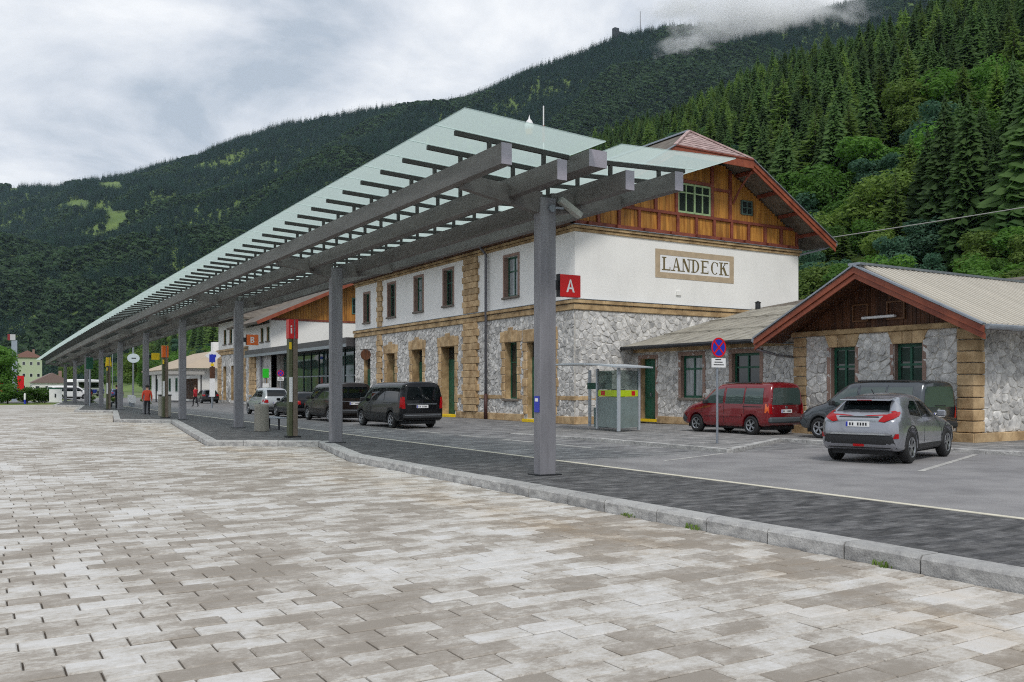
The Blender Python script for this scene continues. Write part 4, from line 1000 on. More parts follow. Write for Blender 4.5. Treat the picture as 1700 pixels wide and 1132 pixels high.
class Car:
    def __init__(s, name, keys, wheels, wr, paint, ww=0.21, arch=0.06):
        s.root = empty(name, (0, 0, 0), local=True); s.wheels = wheels; s.wr = wr; s.L = keys[-1][0]
        xs = [k[0] for k in keys]; cols = list(zip(*keys))
        grid = sorted(set([round(s.L * i / 64, 4) for i in range(65)] + [round(x, 4) for x in xs] + [round(w + d * (wr + arch), 4) for w in wheels for d in (-0.999, -0.97, -0.9, -0.75, -0.5, -0.25, 0, 0.25, 0.5, 0.75, 0.9, 0.97, 0.999)]))
        rings = []
        for x in grid:
            zb, w, zs, wb, zr, wrf, zc = [crom(xs, cols[j], x) for j in range(1, 8)]
            za = zb
            for xw in wheels:
                r = wr + arch
                if abs(x - xw) < r: za = max(za, wr + math.sqrt(r * r - (x - xw) ** 2))
            h = zs - zb
            pts = [(0, zb), (w * 0.62, zb), (w * 0.90, max(zb, za)), (w * 0.975, max(zb + 0.06, za)), (w * 0.995, max(zb + 0.22 * h, za + 0.015)), (w, max(zb + 0.5 * h, za + 0.03)), (w * 0.992, max(zb + 0.78 * h, za + 0.05)), ((w * 0.4 + wb * 0.6), zs - 0.05), (wb, zs),
                   (wb * 0.72 + wrf * 0.28 + 0.012, zs + (zr - zs) * 0.33), (wb * 0.36 + wrf * 0.64 + 0.014, zs + (zr - zs) * 0.7), (wrf, zr), (wrf * 0.90, zr + (zc - zr) * 0.45), (wrf * 0.72, zr + (zc - zr) * 0.75), (wrf * 0.4, zr + (zc - zr) * 0.95), (0, zc)]
            rings.append([(x, y, z) for y, z in pts] + [(x, -y, z) for y, z in pts[-2:0:-1]])
        mb = MB(); n = len(rings[0]); vs = [p for r in rings for p in r]; fs = []
        for i in range(len(rings) - 1):
            for k in range(n): fs.append((i * n + k, i * n + (k + 1) % n, (i + 1) * n + (k + 1) % n, (i + 1) * n + k))
        fs.append(tuple(range(n))); fs.append(tuple(range((len(rings) - 1) * n, len(rings) * n)))
        mb.add(vs, fs); s.body = mb.build('body', paint, s.root, smooth=True)
        s.bvh = BVHTree.FromPolygons([Vector(v) for v in vs], fs)
        tyre = MB().lathe([(wr * 0.62, -ww / 2 + 0.01), (wr * 0.9, -ww / 2), (wr, -ww / 2 + 0.035), (wr, ww / 2 - 0.035), (wr * 0.9, ww / 2), (wr * 0.62, ww / 2 - 0.01)], (0, 0, 0), 28, 'y', ring=True)
        tme = tyre.mesh('tyre', smooth=True); tme.materials.append(m_black)
        rim = MB()
        rim.lathe([(wr * 0.56, 0.055), (wr * 0.645, 0.075), (wr * 0.655, 0.06)], (0, 0, 0), 28, 'y', ring=True)
        for k in range(10):
            a = 2 * math.pi * k / 10 + (0.14 if k % 2 else -0.14) * 1.3
            rim.bar((wr * 0.1 * math.cos(a), 0.045, wr * 0.1 * math.sin(a)), (wr * 0.6 * math.cos(a), 0.06, wr * 0.6 * math.sin(a)), wr * 0.085, 0.03, (0, 1, 0))
        rim.lathe([(0.0, 0.065), (wr * 0.13, 0.062), (wr * 0.15, 0.02)], (0, 0, 0), 16, 'y')
        rme = rim.mesh('rim'); rme.materials.append(m_rim)
        hub = MB().lathe([(0.0, 0.03), (wr * 0.63, 0.03), (wr * 0.63, 0.045), (0.0, 0.045)], (0, 0, 0), 20, 'y').mesh('wheel'); hub.materials.append(m_black)
        track = max(k[2] for k in keys) - ww / 2 - 0.01
        for xw in wheels:
            for sd in (1, -1):
                o = link('wheel', hub, s.root); o.location = (xw, sd * track, wr); o.rotation_euler = (0, R.uniform(0, 6), 0 if sd > 0 else math.pi)
                link('tyre', tme, o); q = link('rim', rme, o); q.location = (0, ww / 2 - 0.075, 0)
        un = MB().box(0.25, s.L - 0.3, -track + ww * 0.6, track - ww * 0.6, wr * 0.55, wr * 1.9).build('underbody', m_black, s.root)
    def decal(s, name, poly, view, m, off=0.006, step=0.12, parent=None, smooth=True):
        """a panel that follows the body: outline in (x, z) seen from the side or (y, z) seen from behind / ahead"""
        P = [Vector(p) for p in poly]; ed = []; bd = []
        for i, p in enumerate(P):
            q = P[(i + 1) % len(P)]; k = max(1, int((q - p).length / step))
            for j in range(k): bd.append(p + (q - p) * (j / k))
        n = len(bd); pts = list(bd)
        x0, x1 = min(p.x for p in P), max(p.x for p in P); y0, y1 = min(p.y for p in P), max(p.y for p in P)
        ix = max(2, int((x1 - x0) / step)); iy = max(2, int((y1 - y0) / step))
        def inside(c):
            r = False
            for i in range(len(P)):
                a, b = P[i], P[(i + 1) % len(P)]
                if (a.y > c.y) != (b.y > c.y) and c.x < (b.x - a.x) * (c.y - a.y) / (b.y - a.y) + a.x: r = not r
            return r
        for i in range(1, ix):
            for j in range(1, iy):
                c = Vector((x0 + (x1 - x0) * i / ix, y0 + (y1 - y0) * j / iy))
                if inside(c) and min((c - b).length for b in bd) > step * 0.3: pts.append(c)
        vv, _, ff, _, _, _ = delaunay_2d_cdt(pts, [(i, (i + 1) % n) for i in range(n)], [list(range(n))], 1, 1e-5)
        D = {'left': Vector((0, -1, 0)), 'right': Vector((0, 1, 0)), 'rear': Vector((1, 0, 0)), 'front': Vector((-1, 0, 0)), 'top': Vector((0, 0, -1))}[view]
        out = []; ok = []
        for v in vv:
            o = {'left': Vector((v.x, 4, v.y)), 'right': Vector((v.x, -4, v.y)), 'rear': Vector((-4, v.x, v.y)), 'front': Vector((s.L + 4, v.x, v.y)), 'top': Vector((v.x, v.y, 5))}[view]
            hit = s.bvh.ray_cast(o, D)
            if hit[0] is None: out.append(o); ok.append(False)
            else:
                nn = hit[1] if hit[1].dot(D) < 0 else -hit[1]
                out.append(hit[0] - D * off * 0.5 + nn * off * 0.7); ok.append(True)
        fs = [f for f in ff if all(ok[i] for i in f)]
        if not fs: return None
        mb = MB(); mb.add(out, fs)
        return mb.build(name, m, parent or s.root, smooth=smooth)
    def both(s, name, poly, m, **k): return [s.decal(name, poly, v, m, **k) for v in ('left', 'right')]
    def mirror(s, name, poly, view, m, **k): return [s.decal(name, p, view, m, **k) for p in (poly, [(-a, b) for a, b in poly][::-1])]
    def boxp(s, name, m, x0, x1, y0, y1, z0, z1, bevel=0.01, parent=None): return MB().box(x0, x1, y0, y1, z0, z1).build(name, m, parent or s.root, bevel=bevel)
    def plate(s, x, z, text_blue=True):
        p = s.boxp('number_plate', m_white, x - 0.012, x, -0.26, 0.26, z, z + 0.115, 0.003)
        MB().box(x - 0.0145, x - 0.0125, 0.215, 0.255, z + 0.005, z + 0.11).build('country_strip', m_blue, p)
        for i in range(7):
            if i == 2: continue
            y = 0.18 - i * 0.058; MB().box(x - 0.0145, x - 0.0125, y - 0.034, y, z + 0.025, z + 0.09).build('character', m_dark, p)
        return p
    def mirrors(s, x, z, y, m):
        for sd in (1, -1):
            o = MB(); o.box(x - 0.05, x + 0.08, sd * y, sd * (y + 0.2), z, z + 0.15); o.build('wing_mirror', m, s.root, bevel=0.03)
    def place(s, v, u, z, ang, sc, label, cat='car', group=None):
        s.root.location = (v, u, z); s.root.rotation_euler = (0, 0, rad(ang)); s.root.scale = (sc, sc, sc)
        tag(s.root, label, cat, group)
def paint(name, c, metal=0.5, rough=0.32, var=0.0, coat=0.8): return mat(name, c, rough, metal, coat=coat, var=var, spec=0.5 if coat > 0.5 else 0.25)
m_rim = mat('alloy rim', (0.35, 0.36, 0.38), 0.3, 0.8)
m_carglass = mat('tinted car glass', (0.004, 0.006, 0.007), 0.03, spec=0.5)
m_tintglass = mat('lighter car glass', (0.05, 0.075, 0.07), 0.04, spec=1.0)
m_lamp = mat('red lamp lens', lin((158, 8, 14)), 0.2, spec=0.35)
m_lampo = mat('orange lamp lens', lin((220, 100, 40)), 0.15, spec=0.8)
m_lampw = mat('clear lamp lens', (0.6, 0.62, 0.65), 0.1, 0.4)
m_trim = mat('black plastic trim', (0.022, 0.023, 0.025), 0.55)
m_greytrim = mat('grey plastic bumper', lin((74, 80, 84)), 0.6)
m_chrome = mat('chrome strip', (0.6, 0.62, 0.64), 0.2, 0.95)

def van(name, pc, H=1.91, L=5.14, taxi=False, chrome=True, glass=None):
    k = H / 1.91; f = L / 5.14
    c = Car(name, [(0.0, .44, .86, 1.05, .86, 1.70 * k, .70, 1.83 * k), (.05, .37, .93, 1.08, .93, 1.75 * k, .76, 1.89 * k), (.22 * f, .31, .96, 1.10, .955, 1.77 * k, .79, 1.91 * k), (1.5 * f, .27, .965, 1.10, .955, 1.79 * k, .80, 1.915 * k), (3.15 * f, .27, .965, 1.10, .95, 1.77 * k, .79, 1.90 * k), (3.65 * f, .27, .965, 1.10, .94, 1.66 * k, .76, 1.79 * k), (4.2 * f, .28, .96, 1.09, .91, 1.30 * k, .75, 1.39 * k), (4.5 * f, .29, .95, 1.06, .86, 1.12 * k, .74, 1.17 * k), (4.85 * f, .31, .90, .98, .78, 1.02, .65, 1.05), (5.04 * f, .36, .81, .85, .68, .88, .52, .90), (5.14 * f, .46, .62, .65, .48, .68, .38, .70)], (1.04 * f, 4.24 * f), 0.34, pc)
    g = glass or m_carglass; z0, z1 = 1.13, 1.66 * k
    c.both('side_window', [(3.2 * f, z0), (4.1 * f, z0 + .02), (3.95 * f, z0 + .14), (3.52 * f, z1 - .06), (3.2 * f, z1)], g)
    c.both('side_window', [(1.72 * f, z0), (3.06 * f, z0), (3.06 * f, z1), (1.72 * f, z1)], g)
    c.both('side_window', [(.28 * f, z0), (1.6 * f, z0), (1.6 * f, z1), (.34 * f, z1)], g)
    c.decal('rear_window', [(-.70, 1.16), (.70, 1.16), (.64, 1.70 * k), (-.64, 1.70 * k)], 'rear', g)
    c.decal('windscreen', [(-.74, 1.18), (.74, 1.18), (.64, 1.72 * k), (-.64, 1.72 * k)], 'front', g)
    c.mirror('tail_lamp', [(.76, .82), (.90, .82), (.89, 1.30), (.79, 1.28)], 'rear', m_lamp, off=0.02)
    c.both('tail_lamp', [(.005, .84), (.12, .84), (.10, 1.28), (.01, 1.26)], m_lamp, off=0.012)
    c.plate(-0.005, .84)
    if chrome: c.boxp('chrome_strip', m_chrome, -.015, .02, -.66, .66, .985, 1.01, .004)
    c.boxp('rear_bumper', m_trim, -.06, .10, -.86, .86, .42, .62, .04); c.boxp('bumper_strip', m_chrome, -.066, -.05, -.80, .80, .54, .56, .004)
    c.boxp('door_seam', m_trim, -.004, .01, -.005, .005, .64, 1.82 * k, 0)
    c.both('door_seam', [(3.12 * f, .40), (3.135 * f, .40), (3.135 * f, 1.72 * k), (3.12 * f, 1.72 * k)], m_trim, step=.3)
    c.both('slide_rail', [(.4 * f, 1.035), (1.75 * f, 1.035), (1.75 * f, 1.06), (.4 * f, 1.06)], m_trim, off=.008, step=.3)
    c.both('sill', [(1.5 * f, .28), (3.8 * f, .28), (3.8 * f, .40), (1.5 * f, .40)], m_trim, off=.008)
    for s_ in (1, -1): c.boxp('door_handle', m_trim, 3.25 * f, 3.42 * f, s_ * .955, s_ * .985, 1.0, 1.035, .008)
    c.mirrors(3.78 * f, 1.1, .96, m_trim)
    c.boxp('headlamp', m_lampw, 4.8 * f, 4.95 * f, .56, .74, .78, .92, .02); c.boxp('headlamp', m_lampw, 4.8 * f, 4.95 * f, -.74, -.56, .78, .92, .02)
    if taxi:
        t = c.boxp('roof_sign', m_white, 2.9 * f, 3.05 * f, -.2, .2, H + .0, H + .12, .02)
    return c
pc_black = paint('black car paint', (0.004, 0.0045, 0.006), 0.0, 0.22, coat=0.3)
pc_brown = paint('dark brown car paint', (0.016, 0.011, 0.009), 0.1, 0.24, coat=0.35)
v1 = van('taxi_van', pc_black); v1.place(15.0, 31.35, 0.004, 90, 0.965, 'black minibus with tinted rear window and chrome strips beside the station front', 'van')
MB().tube([(3.0, 0.5, 1.90), (3.0, 0.5, 1.98)], 0.03, 6).build('aerial', m_trim, v1.root)
v2 = van('taxi_van', pc_brown, taxi=True); v2.place(15.15, 38.9, 0.004, 90, 0.965, 'dark brown minibus with pale roof sign parked ahead of the black one', 'van')

def caddy(name, pc, bumper, glass):
    c = Car(name, [(0, .44, .80, 1.0, .80, 1.60, .64, 1.72), (.06, .36, .87, 1.02, .865, 1.66, .69, 1.78), (.28, .30, .895, 1.03, .885, 1.70, .71, 1.82), (1.6, .26, .895, 1.03, .885, 1.71, .72, 1.825), (2.35, .26, .895, 1.03, .88, 1.68, .71, 1.79), (2.8, .26, .895, 1.03, .87, 1.50, .69, 1.60), (3.35, .27, .895, 1.02, .84, 1.13, .71, 1.18), (3.75, .28, .88, .98, .79, 1.02, .69, 1.05), (4.1, .30, .84, .88, .70, .91, .58, .93), (4.32, .35, .75, .72, .58, .75, .46, .77), (4.41, .46, .58, .60, .46, .62, .36, .63)], (.80, 3.48), .325, pc)
    z0, z1 = 1.06, 1.60
    c.both('side_window', [(2.12, z0), (3.16, z0 + .01), (3.05, z0 + .1), (2.62, z1 - .07), (2.12, z1)], glass)
    c.both('side_window', [(1.16, z0), (2.0, z0), (2.0, z1), (1.16, z1)], glass)
    c.both('side_window', [(.24, z0), (1.08, z0), (1.08, z1), (.30, z1)], glass)
    c.decal('rear_window', [(-.70, 1.04), (.70, 1.04), (.64, 1.62), (-.64, 1.62)], 'rear', glass)
    c.decal('windscreen', [(-.72, 1.14), (.72, 1.14), (.60, 1.62), (-.60, 1.62)], 'front', glass)
    c.mirror('tail_lamp', [(.70, .72), (.83, .72), (.84, 1.10), (.75, 1.06)], 'rear', m_lamp, off=.02)
    c.both('tail_lamp', [(.0, .74), (.16, .76), (.13, 1.08), (.01, 1.04)], m_lampo, off=.012)
    c.plate(-.005, .76); MB().lathe([(0, -.004), (.055, -.004), (.06, .008), (0, .01)], (-.006, 0, .95), 16, 'x').build('badge', m_chrome, c.root)
    c.boxp('rear_bumper', bumper, -.07, .12, -.84, .84, .42, .62, .05)
    c.both('door_seam', [(2.055, .4), (2.068, .4), (2.068, 1.66), (2.055, 1.66)], m_trim, step=.3)
    c.both('door_seam', [(1.1, .72), (1.112, .72), (1.112, 1.66), (1.1, 1.66)], m_trim, step=.3)
    c.both('side_strip', [(1.2, .62), (3.0, .62), (3.0, .70), (1.2, .70)], pc, off=.02)
    c.both('slide_rail', [(.3, .955), (1.15, .955), (1.15, .98), (.3, .98)], m_trim, off=.008)
    c.both('arch_trim', [(3.9, .3), (4.3, .38), (4.36, .62), (4.15, .66), (3.95, .5)], m_greytrim, off=.01)
    for s_ in (1, -1):
        c.boxp('door_handle', pc, 2.2, 2.38, s_ * .885, s_ * .915, .93, .965, .008)
        c.boxp('roof_rail', m_trim, .5, 2.2, s_ * .66 - .02, s_ * .66 + .02, 1.77, 1.81, .01)
    c.mirrors(2.9, 1.04, .87, m_trim)
    c.boxp('headlamp', m_lampw, 4.0, 4.2, .52, .72, .72, .84, .02); c.boxp('headlamp', m_lampw, 4.0, 4.2, -.72, -.52, .72, .84, .02)
    c.boxp('wiper', m_trim, -.03, -.01, -.3, .2, 1.07, 1.09, .004)
    return c
cd1 = caddy('compact_van', paint('dark red car paint', (0.19, 0.008, 0.013), 0.2, 0.25), m_greytrim, m_tintglass)
cd1.place(22.05, 19.45, SW + 0.004, 90, 0.93, 'dark red compact van with grey bumper parked before the annex windows', 'van')
cd2 = caddy('compact_van', paint('graphite car paint', (0.075, 0.085, 0.095), 0.6, 0.3), m_trim, m_tintglass)
cd2.place(22.35, 14.45, SW + 0.004, 90, 0.95, 'graphite grey compact van half hidden behind the silver hatchback', 'van')

# ---- silver crossover with its boot towards the platform
sil = paint('silver car paint', (0.34, 0.35, 0.385), 0.7, 0.25)
c = Car('crossover_car', [(0, .48, .64, .80, .58, .86, .50, .90), (.05, .38, .75, .90, .72, .96, .62, 1.00), (.14, .31, .84, .95, .80, 1.02, .68, 1.06), (.28, .28, .89, .98, .83, 1.09, .66, 1.13), (.48, .27, .905, .99, .84, 1.21, .62, 1.26), (.72, .27, .905, 1.0, .84, 1.33, .59, 1.39), (1.1, .26, .89, .98, .82, 1.40, .575, 1.475), (1.8, .25, .87, .96, .80, 1.44, .575, 1.53), (2.4, .25, .87, .94, .80, 1.38, .57, 1.46), (2.85, .25, .88, .93, .80, 1.19, .57, 1.27), (3.25, .26, .90, .93, .79, .99, .64, 1.03), (3.6, .27, .90, .90, .77, .93, .66, .95), (4.0, .29, .87, .82, .70, .85, .58, .87), (4.25, .34, .78, .72, .58, .75, .46, .77), (4.36, .46, .60, .60, .46, .63, .36, .65)], (.84, 3.48), .345, sil, arch=.07)
for xw in (.84, 3.48):
    arc = [(xw + (.49) * math.cos(rad(q)), .345 + .49 * math.sin(rad(q))) for q in range(-8, 189, 14)] + [(xw + (.42) * math.cos(rad(q)), .345 + .42 * math.sin(rad(q))) for q in range(188, -9, -14)]
    c.both('arch_cladding', arc, m_trim, off=.008, step=.08)
c.decal('rear_window', [(-.58, 1.12), (.58, 1.12), (.50, 1.34), (-.50, 1.34)], 'rear', m_carglass)
sp_ = MB(); sp_.prism([(.40, -.56, 1.355), (.80, -.57, 1.405), (.82, -.57, 1.44), (.42, -.56, 1.385)], (0, 1.13, 0)); sp_.build('spoiler', sil, c.root, bevel=.012)
c.boxp('stop_lamp', m_lamp, .395, .41, -.16, .16, 1.362, 1.378, .003)
c.both('side_window', [(.98, 1.06), (1.75, .99), (1.75, 1.34), (1.45, 1.35), (1.12, 1.22)], m_carglass)
c.both('side_window', [(1.82, .99), (3.02, .97), (2.92, 1.03), (2.42, 1.33), (1.82, 1.35)], m_carglass)
c.decal('windscreen', [(-.70, 1.04), (.70, 1.04), (.56, 1.42), (-.56, 1.42)], 'front', m_carglass)
c.mirror('tail_lamp', [(.44, .92), (.56, .90), (.74, .98), (.83, 1.08), (.82, 1.14), (.66, 1.10), (.52, 1.03)], 'rear', m_lamp, off=.02, step=.06)
c.both('tail_lamp', [(.04, .98), (.18, 1.0), (.40, 1.12), (.38, 1.14), (.16, 1.09)], m_lamp, off=.015, step=.06)
c.decal('tailgate_strip', [(-.44, 1.00), (.44, 1.00), (.42, 1.025), (-.42, 1.025)], 'rear', m_trim, off=.008)
c.decal('lower_bumper', [(-.80, .34), (.80, .34), (.72, .64), (-.72, .64)], 'rear', m_trim, off=.012)
c.decal('bumper_trim', [(-.70, .63), (.70, .63), (.66, .665), (-.66, .665)], 'rear', m_chrome, off=.03)
c.mirror('bumper_trim', [(.70, .63), (.66, .665), (.82, .50), (.84, .46)], 'rear', m_chrome, off=.03)
c.mirror('reflector', [(.74, .56), (.83, .56), (.83, .66), (.78, .66)], 'rear', m_lamp, off=.03)
c.boxp('fog_lamp', m_lamp, .02, .06, -.12, .12, .37, .43, .008)
c.plate(-.01, .80)
c.both('sill', [(1.2, .27), (3.1, .27), (3.1, .40), (1.2, .40)], m_trim, off=.01)
c.both('door_seam', [(1.78, .42), (1.79, .42), (1.79, 1.0), (1.78, 1.0)], m_trim, step=.3)
c.both('door_seam', [(2.98, .45), (2.99, .45), (3.02, .98), (3.01, .98)], m_trim, step=.3)
for s_ in (1, -1): c.boxp('door_handle', sil, 1.95, 2.12, s_ * .865, s_ * .90, .90, .93, .008)
c.mirrors(2.72, .98, .86, sil)
MB().tube([(1.0, 0, 1.50), (.85, 0, 1.60)], .012, 6).build('aerial', m_trim, c.root)
hv = (math.cos(rad(17)), math.sin(rad(17)))
c.place(16.79 - .84 * .94 * hv[0], 12.45 - .84 * .94 * hv[1], 0.004, 17, .94, 'silver coupe-like crossover with red tail lamps parked with its boot to the platform', 'car'); c.root.scale = (.96, .96, .98)

def hatch(name, pc, H, L, glass, label, v, u, sc=0.96, estate=True):
    k = H / 1.5; f = L / 4.5
    c = Car(name, [(0, .46, .74, .86, .70, .90 * k, .62, .94 * k), (.06, .36, .84, .94, .80, 1.0 * k, .70, 1.05 * k), (.22, .30, .88, .96, .84, 1.18 * k, .66, 1.24 * k), (.55, .27, .89, .96, .85, 1.38 * k, .63, 1.45 * k), (1.3, .25, .89, .95, .84, 1.43 * k, .64, 1.5 * k), (2.1 * f, .25, .89, .94, .84, 1.42 * k, .64, 1.49 * k), (2.6 * f, .25, .89, .94, .83, 1.26 * k, .62, 1.33 * k), (3.15 * f, .26, .89, .93, .80, 1.0 * k, .68, 1.03 * k), (3.7 * f, .28, .87, .88, .74, .90 * k, .64, .92 * k), (4.25 * f, .33, .80, .76, .60, .79, .5, .81), (4.5 * f, .46, .62, .62, .48, .65, .38, .67)], (.85 * f, 3.55 * f), .33, pc)
    c.decal('rear_window', [(-.62, 1.02 * k), (.62, 1.02 * k), (.54, 1.36 * k), (-.54, 1.36 * k)], 'rear', glass)
    c.decal('windscreen', [(-.68, 1.04 * k), (.68, 1.04 * k), (.54, 1.38 * k), (-.54, 1.38 * k)], 'front', glass)
    c.both('side_window', [(.5, 1.0 * k), (1.7 * f, .98 * k), (1.7 * f, 1.34 * k), (.72, 1.34 * k)], glass)
    c.both('side_window', [(1.78 * f, .98 * k), (3.0 * f, .98 * k), (2.85 * f, 1.05 * k), (2.4 * f, 1.33 * k), (1.78 * f, 1.34 * k)], glass)
    c.mirror('tail_lamp', [(.56, .76), (.80, .76), (.82, .96), (.58, .94)], 'rear', m_lamp, off=.02)
    c.both('tail_lamp', [(.04, .78), (.2, .80), (.2, .94), (.08, .94)], m_lamp, off=.012)
    c.plate(-.005, .70); c.boxp('rear_bumper', m_trim, -.05, .1, -.76, .76, .38, .54, .04)
    c.both('door_seam', [(1.735 * f, .42), (1.745 * f, .42), (1.745 * f, .98), (1.735 * f, .98)], m_trim, step=.3)
    for s_ in (1, -1): c.boxp('door_handle', m_chrome, 1.9 * f, 2.05 * f, s_ * .87, s_ * .90, .84, .87, .006)
    c.mirrors(2.72 * f, .96 * k, .86, pc)
    c.place(v, u, 0.004, 90, sc, label, 'car'); return c
hatch('estate_car', pc_black, 1.46, 4.6, m_carglass, 'black estate car between the brown minibus and silver off-roader', 15.1, 45.0)
sv = hatch('offroad_car', paint('pale silver car paint', (0.46, 0.48, 0.49), 0.6, 0.32), 1.68, 4.4, m_carglass, 'pale silver off-roader parked ahead of the black estate car', 15.1, 50.9)
hatch('parked_hatchback', paint('dark navy car paint', (0.02, 0.022, 0.03), 0.3, 0.3), 1.46, 4.2, m_carglass, 'dark hatchback parked before the low white building', 20.5, 92.0)
# ================================================================ MOUNTAINS AND WOODS
def vnoise(seed):
    rs = np.random.RandomState(seed); T = rs.rand(64, 64)
    def f(x, y):
        x = np.asarray(x, float); y = np.asarray(y, float)
        xi = np.floor(x).astype(int); yi = np.floor(y).astype(int); fx = x - xi; fy = y - yi
        fx = fx * fx * (3 - 2 * fx); fy = fy * fy * (3 - 2 * fy)
        g = lambda a, b: T[a % 64, b % 64]
        return (g(xi, yi) * (1 - fx) + g(xi + 1, yi) * fx) * (1 - fy) + (g(xi, yi + 1) * (1 - fx) + g(xi + 1, yi + 1) * fx) * fy
    return f
nA, nB, nC = vnoise(3), vnoise(5), vnoise(9)
m_slope = mat('forest floor and meadow', lin((74, 96, 44)), 0.95, colr2=lin((104, 124, 58)), scale=0.012, coord='World', detail=6)
# --- wooded slope close behind the station, running parallel to the tracks
FV, RV_, FZ = 76.0, 345.0, 4.0
def slope_z(v, u):
    v = np.asarray(v, float); u = np.asarray(u, float)
    t = np.clip(v - FV, 0, None); up = np.minimum(t, RV_ - FV) * 0.527
    over = np.clip(v - RV_, 0, None)
    base = np.where(v < FV, FZ * np.clip((v - 62) / (FV - 62), 0, 1), FZ + up) - over * 0.35
    amp = np.clip(t / 60, 0, 1)
    return base + amp * ((nA(v / 46, u / 46) - 0.5) * 16 + (nB(v / 17, u / 17) - 0.5) * 5)
gv = np.concatenate([[58, 62, 66, 70, 74], np.arange(78, 470, 9.0)]); gu = np.arange(-140, 760, 11.0)
VV, UU = np.meshgrid(gv, gu, indexing='ij'); ZZ = slope_z(VV, UU) - 0.3 * (VV < 60)
nu = len(gu); vs = np.stack([VV.ravel(), UU.ravel(), ZZ.ravel()], 1)
fs = [(i * nu + j, i * nu + j + 1, (i + 1) * nu + j + 1, (i + 1) * nu + j) for i in range(len(gv) - 1) for j in range(nu - 1)]
MB().add(vs.tolist(), fs).build('hillside', m_slope, smooth=True, kind='structure')
# --- the high mountain across the valley: crest (x, y of the picture's skyline with its distance) and foot
def ray(x): 
    r = (x - 850) / 1469.0; return Vector((r * cT + sT, -r * sT + cT, 0))      # per metre of depth
CREST = [(-900, 330, 3600), (-450, 310, 3300), (-150, 300, 3050), (0, 303, 2900), (90, 303, 2850), (160, 293, 2800), (215, 285, 2780), (260, 270, 2750), (330, 254, 2700), (400, 224, 2650), (470, 200, 2600), (540, 190, 2560), (620, 174, 2520), (700, 167, 2480), (760, 163, 2440), (800, 150, 2400), (850, 128, 2380), (900, 105, 2350), (960, 85, 2330), (1010, 62, 2310), (1060, 48, 2300), (1110, 40, 2290), (1160, 38, 2280), (1210, 34, 2270), (1260, 28, 2260), (1320, 22, 2250), (1380, 10, 2240), (1440, -6, 2230), (1560, -40, 2200), (1700, -90, 2200), (1900, -140, 2200), (2400, -200, 2300)]
cx_ = [c[0] for c in CREST]
xs = np.arange(-900, 2401, 30.0)
cy = np.interp(xs, cx_, [c[1] for c in CREST]) + 9.0; cz = np.interp(xs, cx_, [c[2] for c in CREST])
foot = np.interp(xs, [-900, 0, 500, 1000, 2400], [900, 800, 720, 700, 700])
ts = np.concatenate([np.linspace(0, 1, 40), [1.06, 1.15, 1.3]])
def mount(x, t):
    """world point of the mountain face at skyline abscissa x, t = 0 foot .. 1 crest, beyond 1 the back slope"""
    x = np.asarray(x, float); t = np.asarray(t, float)
    yy = np.interp(x, xs, cy); Zc = np.interp(x, xs, cz); Zf = np.interp(x, xs, foot)
    zc = EYE + (643 - yy) * Zc / 1469.0
    Z = Zf + (Zc - Zf) * t
    prof = np.where(t <= 1, np.clip(t, 0, 1) ** 1.12, 1 - (t - 1) * 1.1)
    r = (x - 850) / 1469.0
    V = Z * (r * cT + sT); U = Z * (-r * sT + cT)
    w = np.clip(t * 4, 0, 1) * np.clip((1 - t) * 7, 0, 1)
    z = zc * prof + w * ((nA(V / 330, U / 330) - 0.5) * 130 + (nB(V / 120, U / 120) - 0.5) * 60)
    return V, U, z
X2, T2 = np.meshgrid(xs, ts, indexing='ij'); mv, mu, mz = mount(X2, T2)
nt = len(ts)
fs = [(i * nt + j, i * nt + j + 1, (i + 1) * nt + j + 1, (i + 1) * nt + j) for i in range(len(xs) - 1) for j in range(nt - 1)]
MB().add(np.stack([mv.ravel(), mu.ravel(), mz.ravel()], 1).tolist(), fs).build('mountain', m_slope, smooth=True, kind='structure')

# --- tree models
def leafmat(name, c1, c2, rnd=0.45, rough=0.7, sc=1.2):
    m = mat(name, c1, rough, colr2=c2, scale=sc, objrnd=rnd, spec=0.25, detail=3)
    N = m.node_tree.nodes; L = m.node_tree.links; b = N['Principled BSDF']; t = N.new('ShaderNodeBsdfTranslucent'); x = N.new('ShaderNodeMixShader'); x.inputs[0].default_value = 0.38
    hs = N.new('ShaderNodeHueSaturation'); hs.inputs['Value'].default_value = 1.7; hs.inputs['Saturation'].default_value = 1.05; L.new(b.inputs['Base Color'].links[0].from_socket, hs.inputs['Color']); L.new(hs.outputs[0], t.inputs[0])
    L.new(b.outputs[0], x.inputs[1]); L.new(t.outputs[0], x.inputs[2]); L.new(x.outputs[0], N['Material Output'].inputs[0])
    return m
m_spruce = leafmat('spruce needles', (0.033, 0.075, 0.023), (0.104, 0.172, 0.048), sc=0.8)
m_larch = leafmat('larch needles', (0.071, 0.128, 0.030), (0.168, 0.242, 0.066), sc=0.7)
m_leaf = leafmat('broad leaves', (0.046, 0.118, 0.020), (0.134, 0.263, 0.046), sc=0.7)
m_leafb = leafmat('blue green leaves', (0.036, 0.092, 0.057), (0.084, 0.166, 0.098), 0.2)
m_leafy = leafmat('yellow green leaves', (0.079, 0.140, 0.026), (0.168, 0.242, 0.055), 0.2)
m_bark = mat('grey brown bark', (0.09, 0.07, 0.055), 0.9, var=0.3, scale=3, bump=0.4)
m_far = leafmat('far conifers', (0.011, 0.033, 0.023), (0.032, 0.068, 0.040), 0.5, sc=0.3)
m_farleaf = leafmat('far broadleaf', (0.028, 0.060, 0.026), (0.066, 0.105, 0.040), 0.4, sc=0.3)
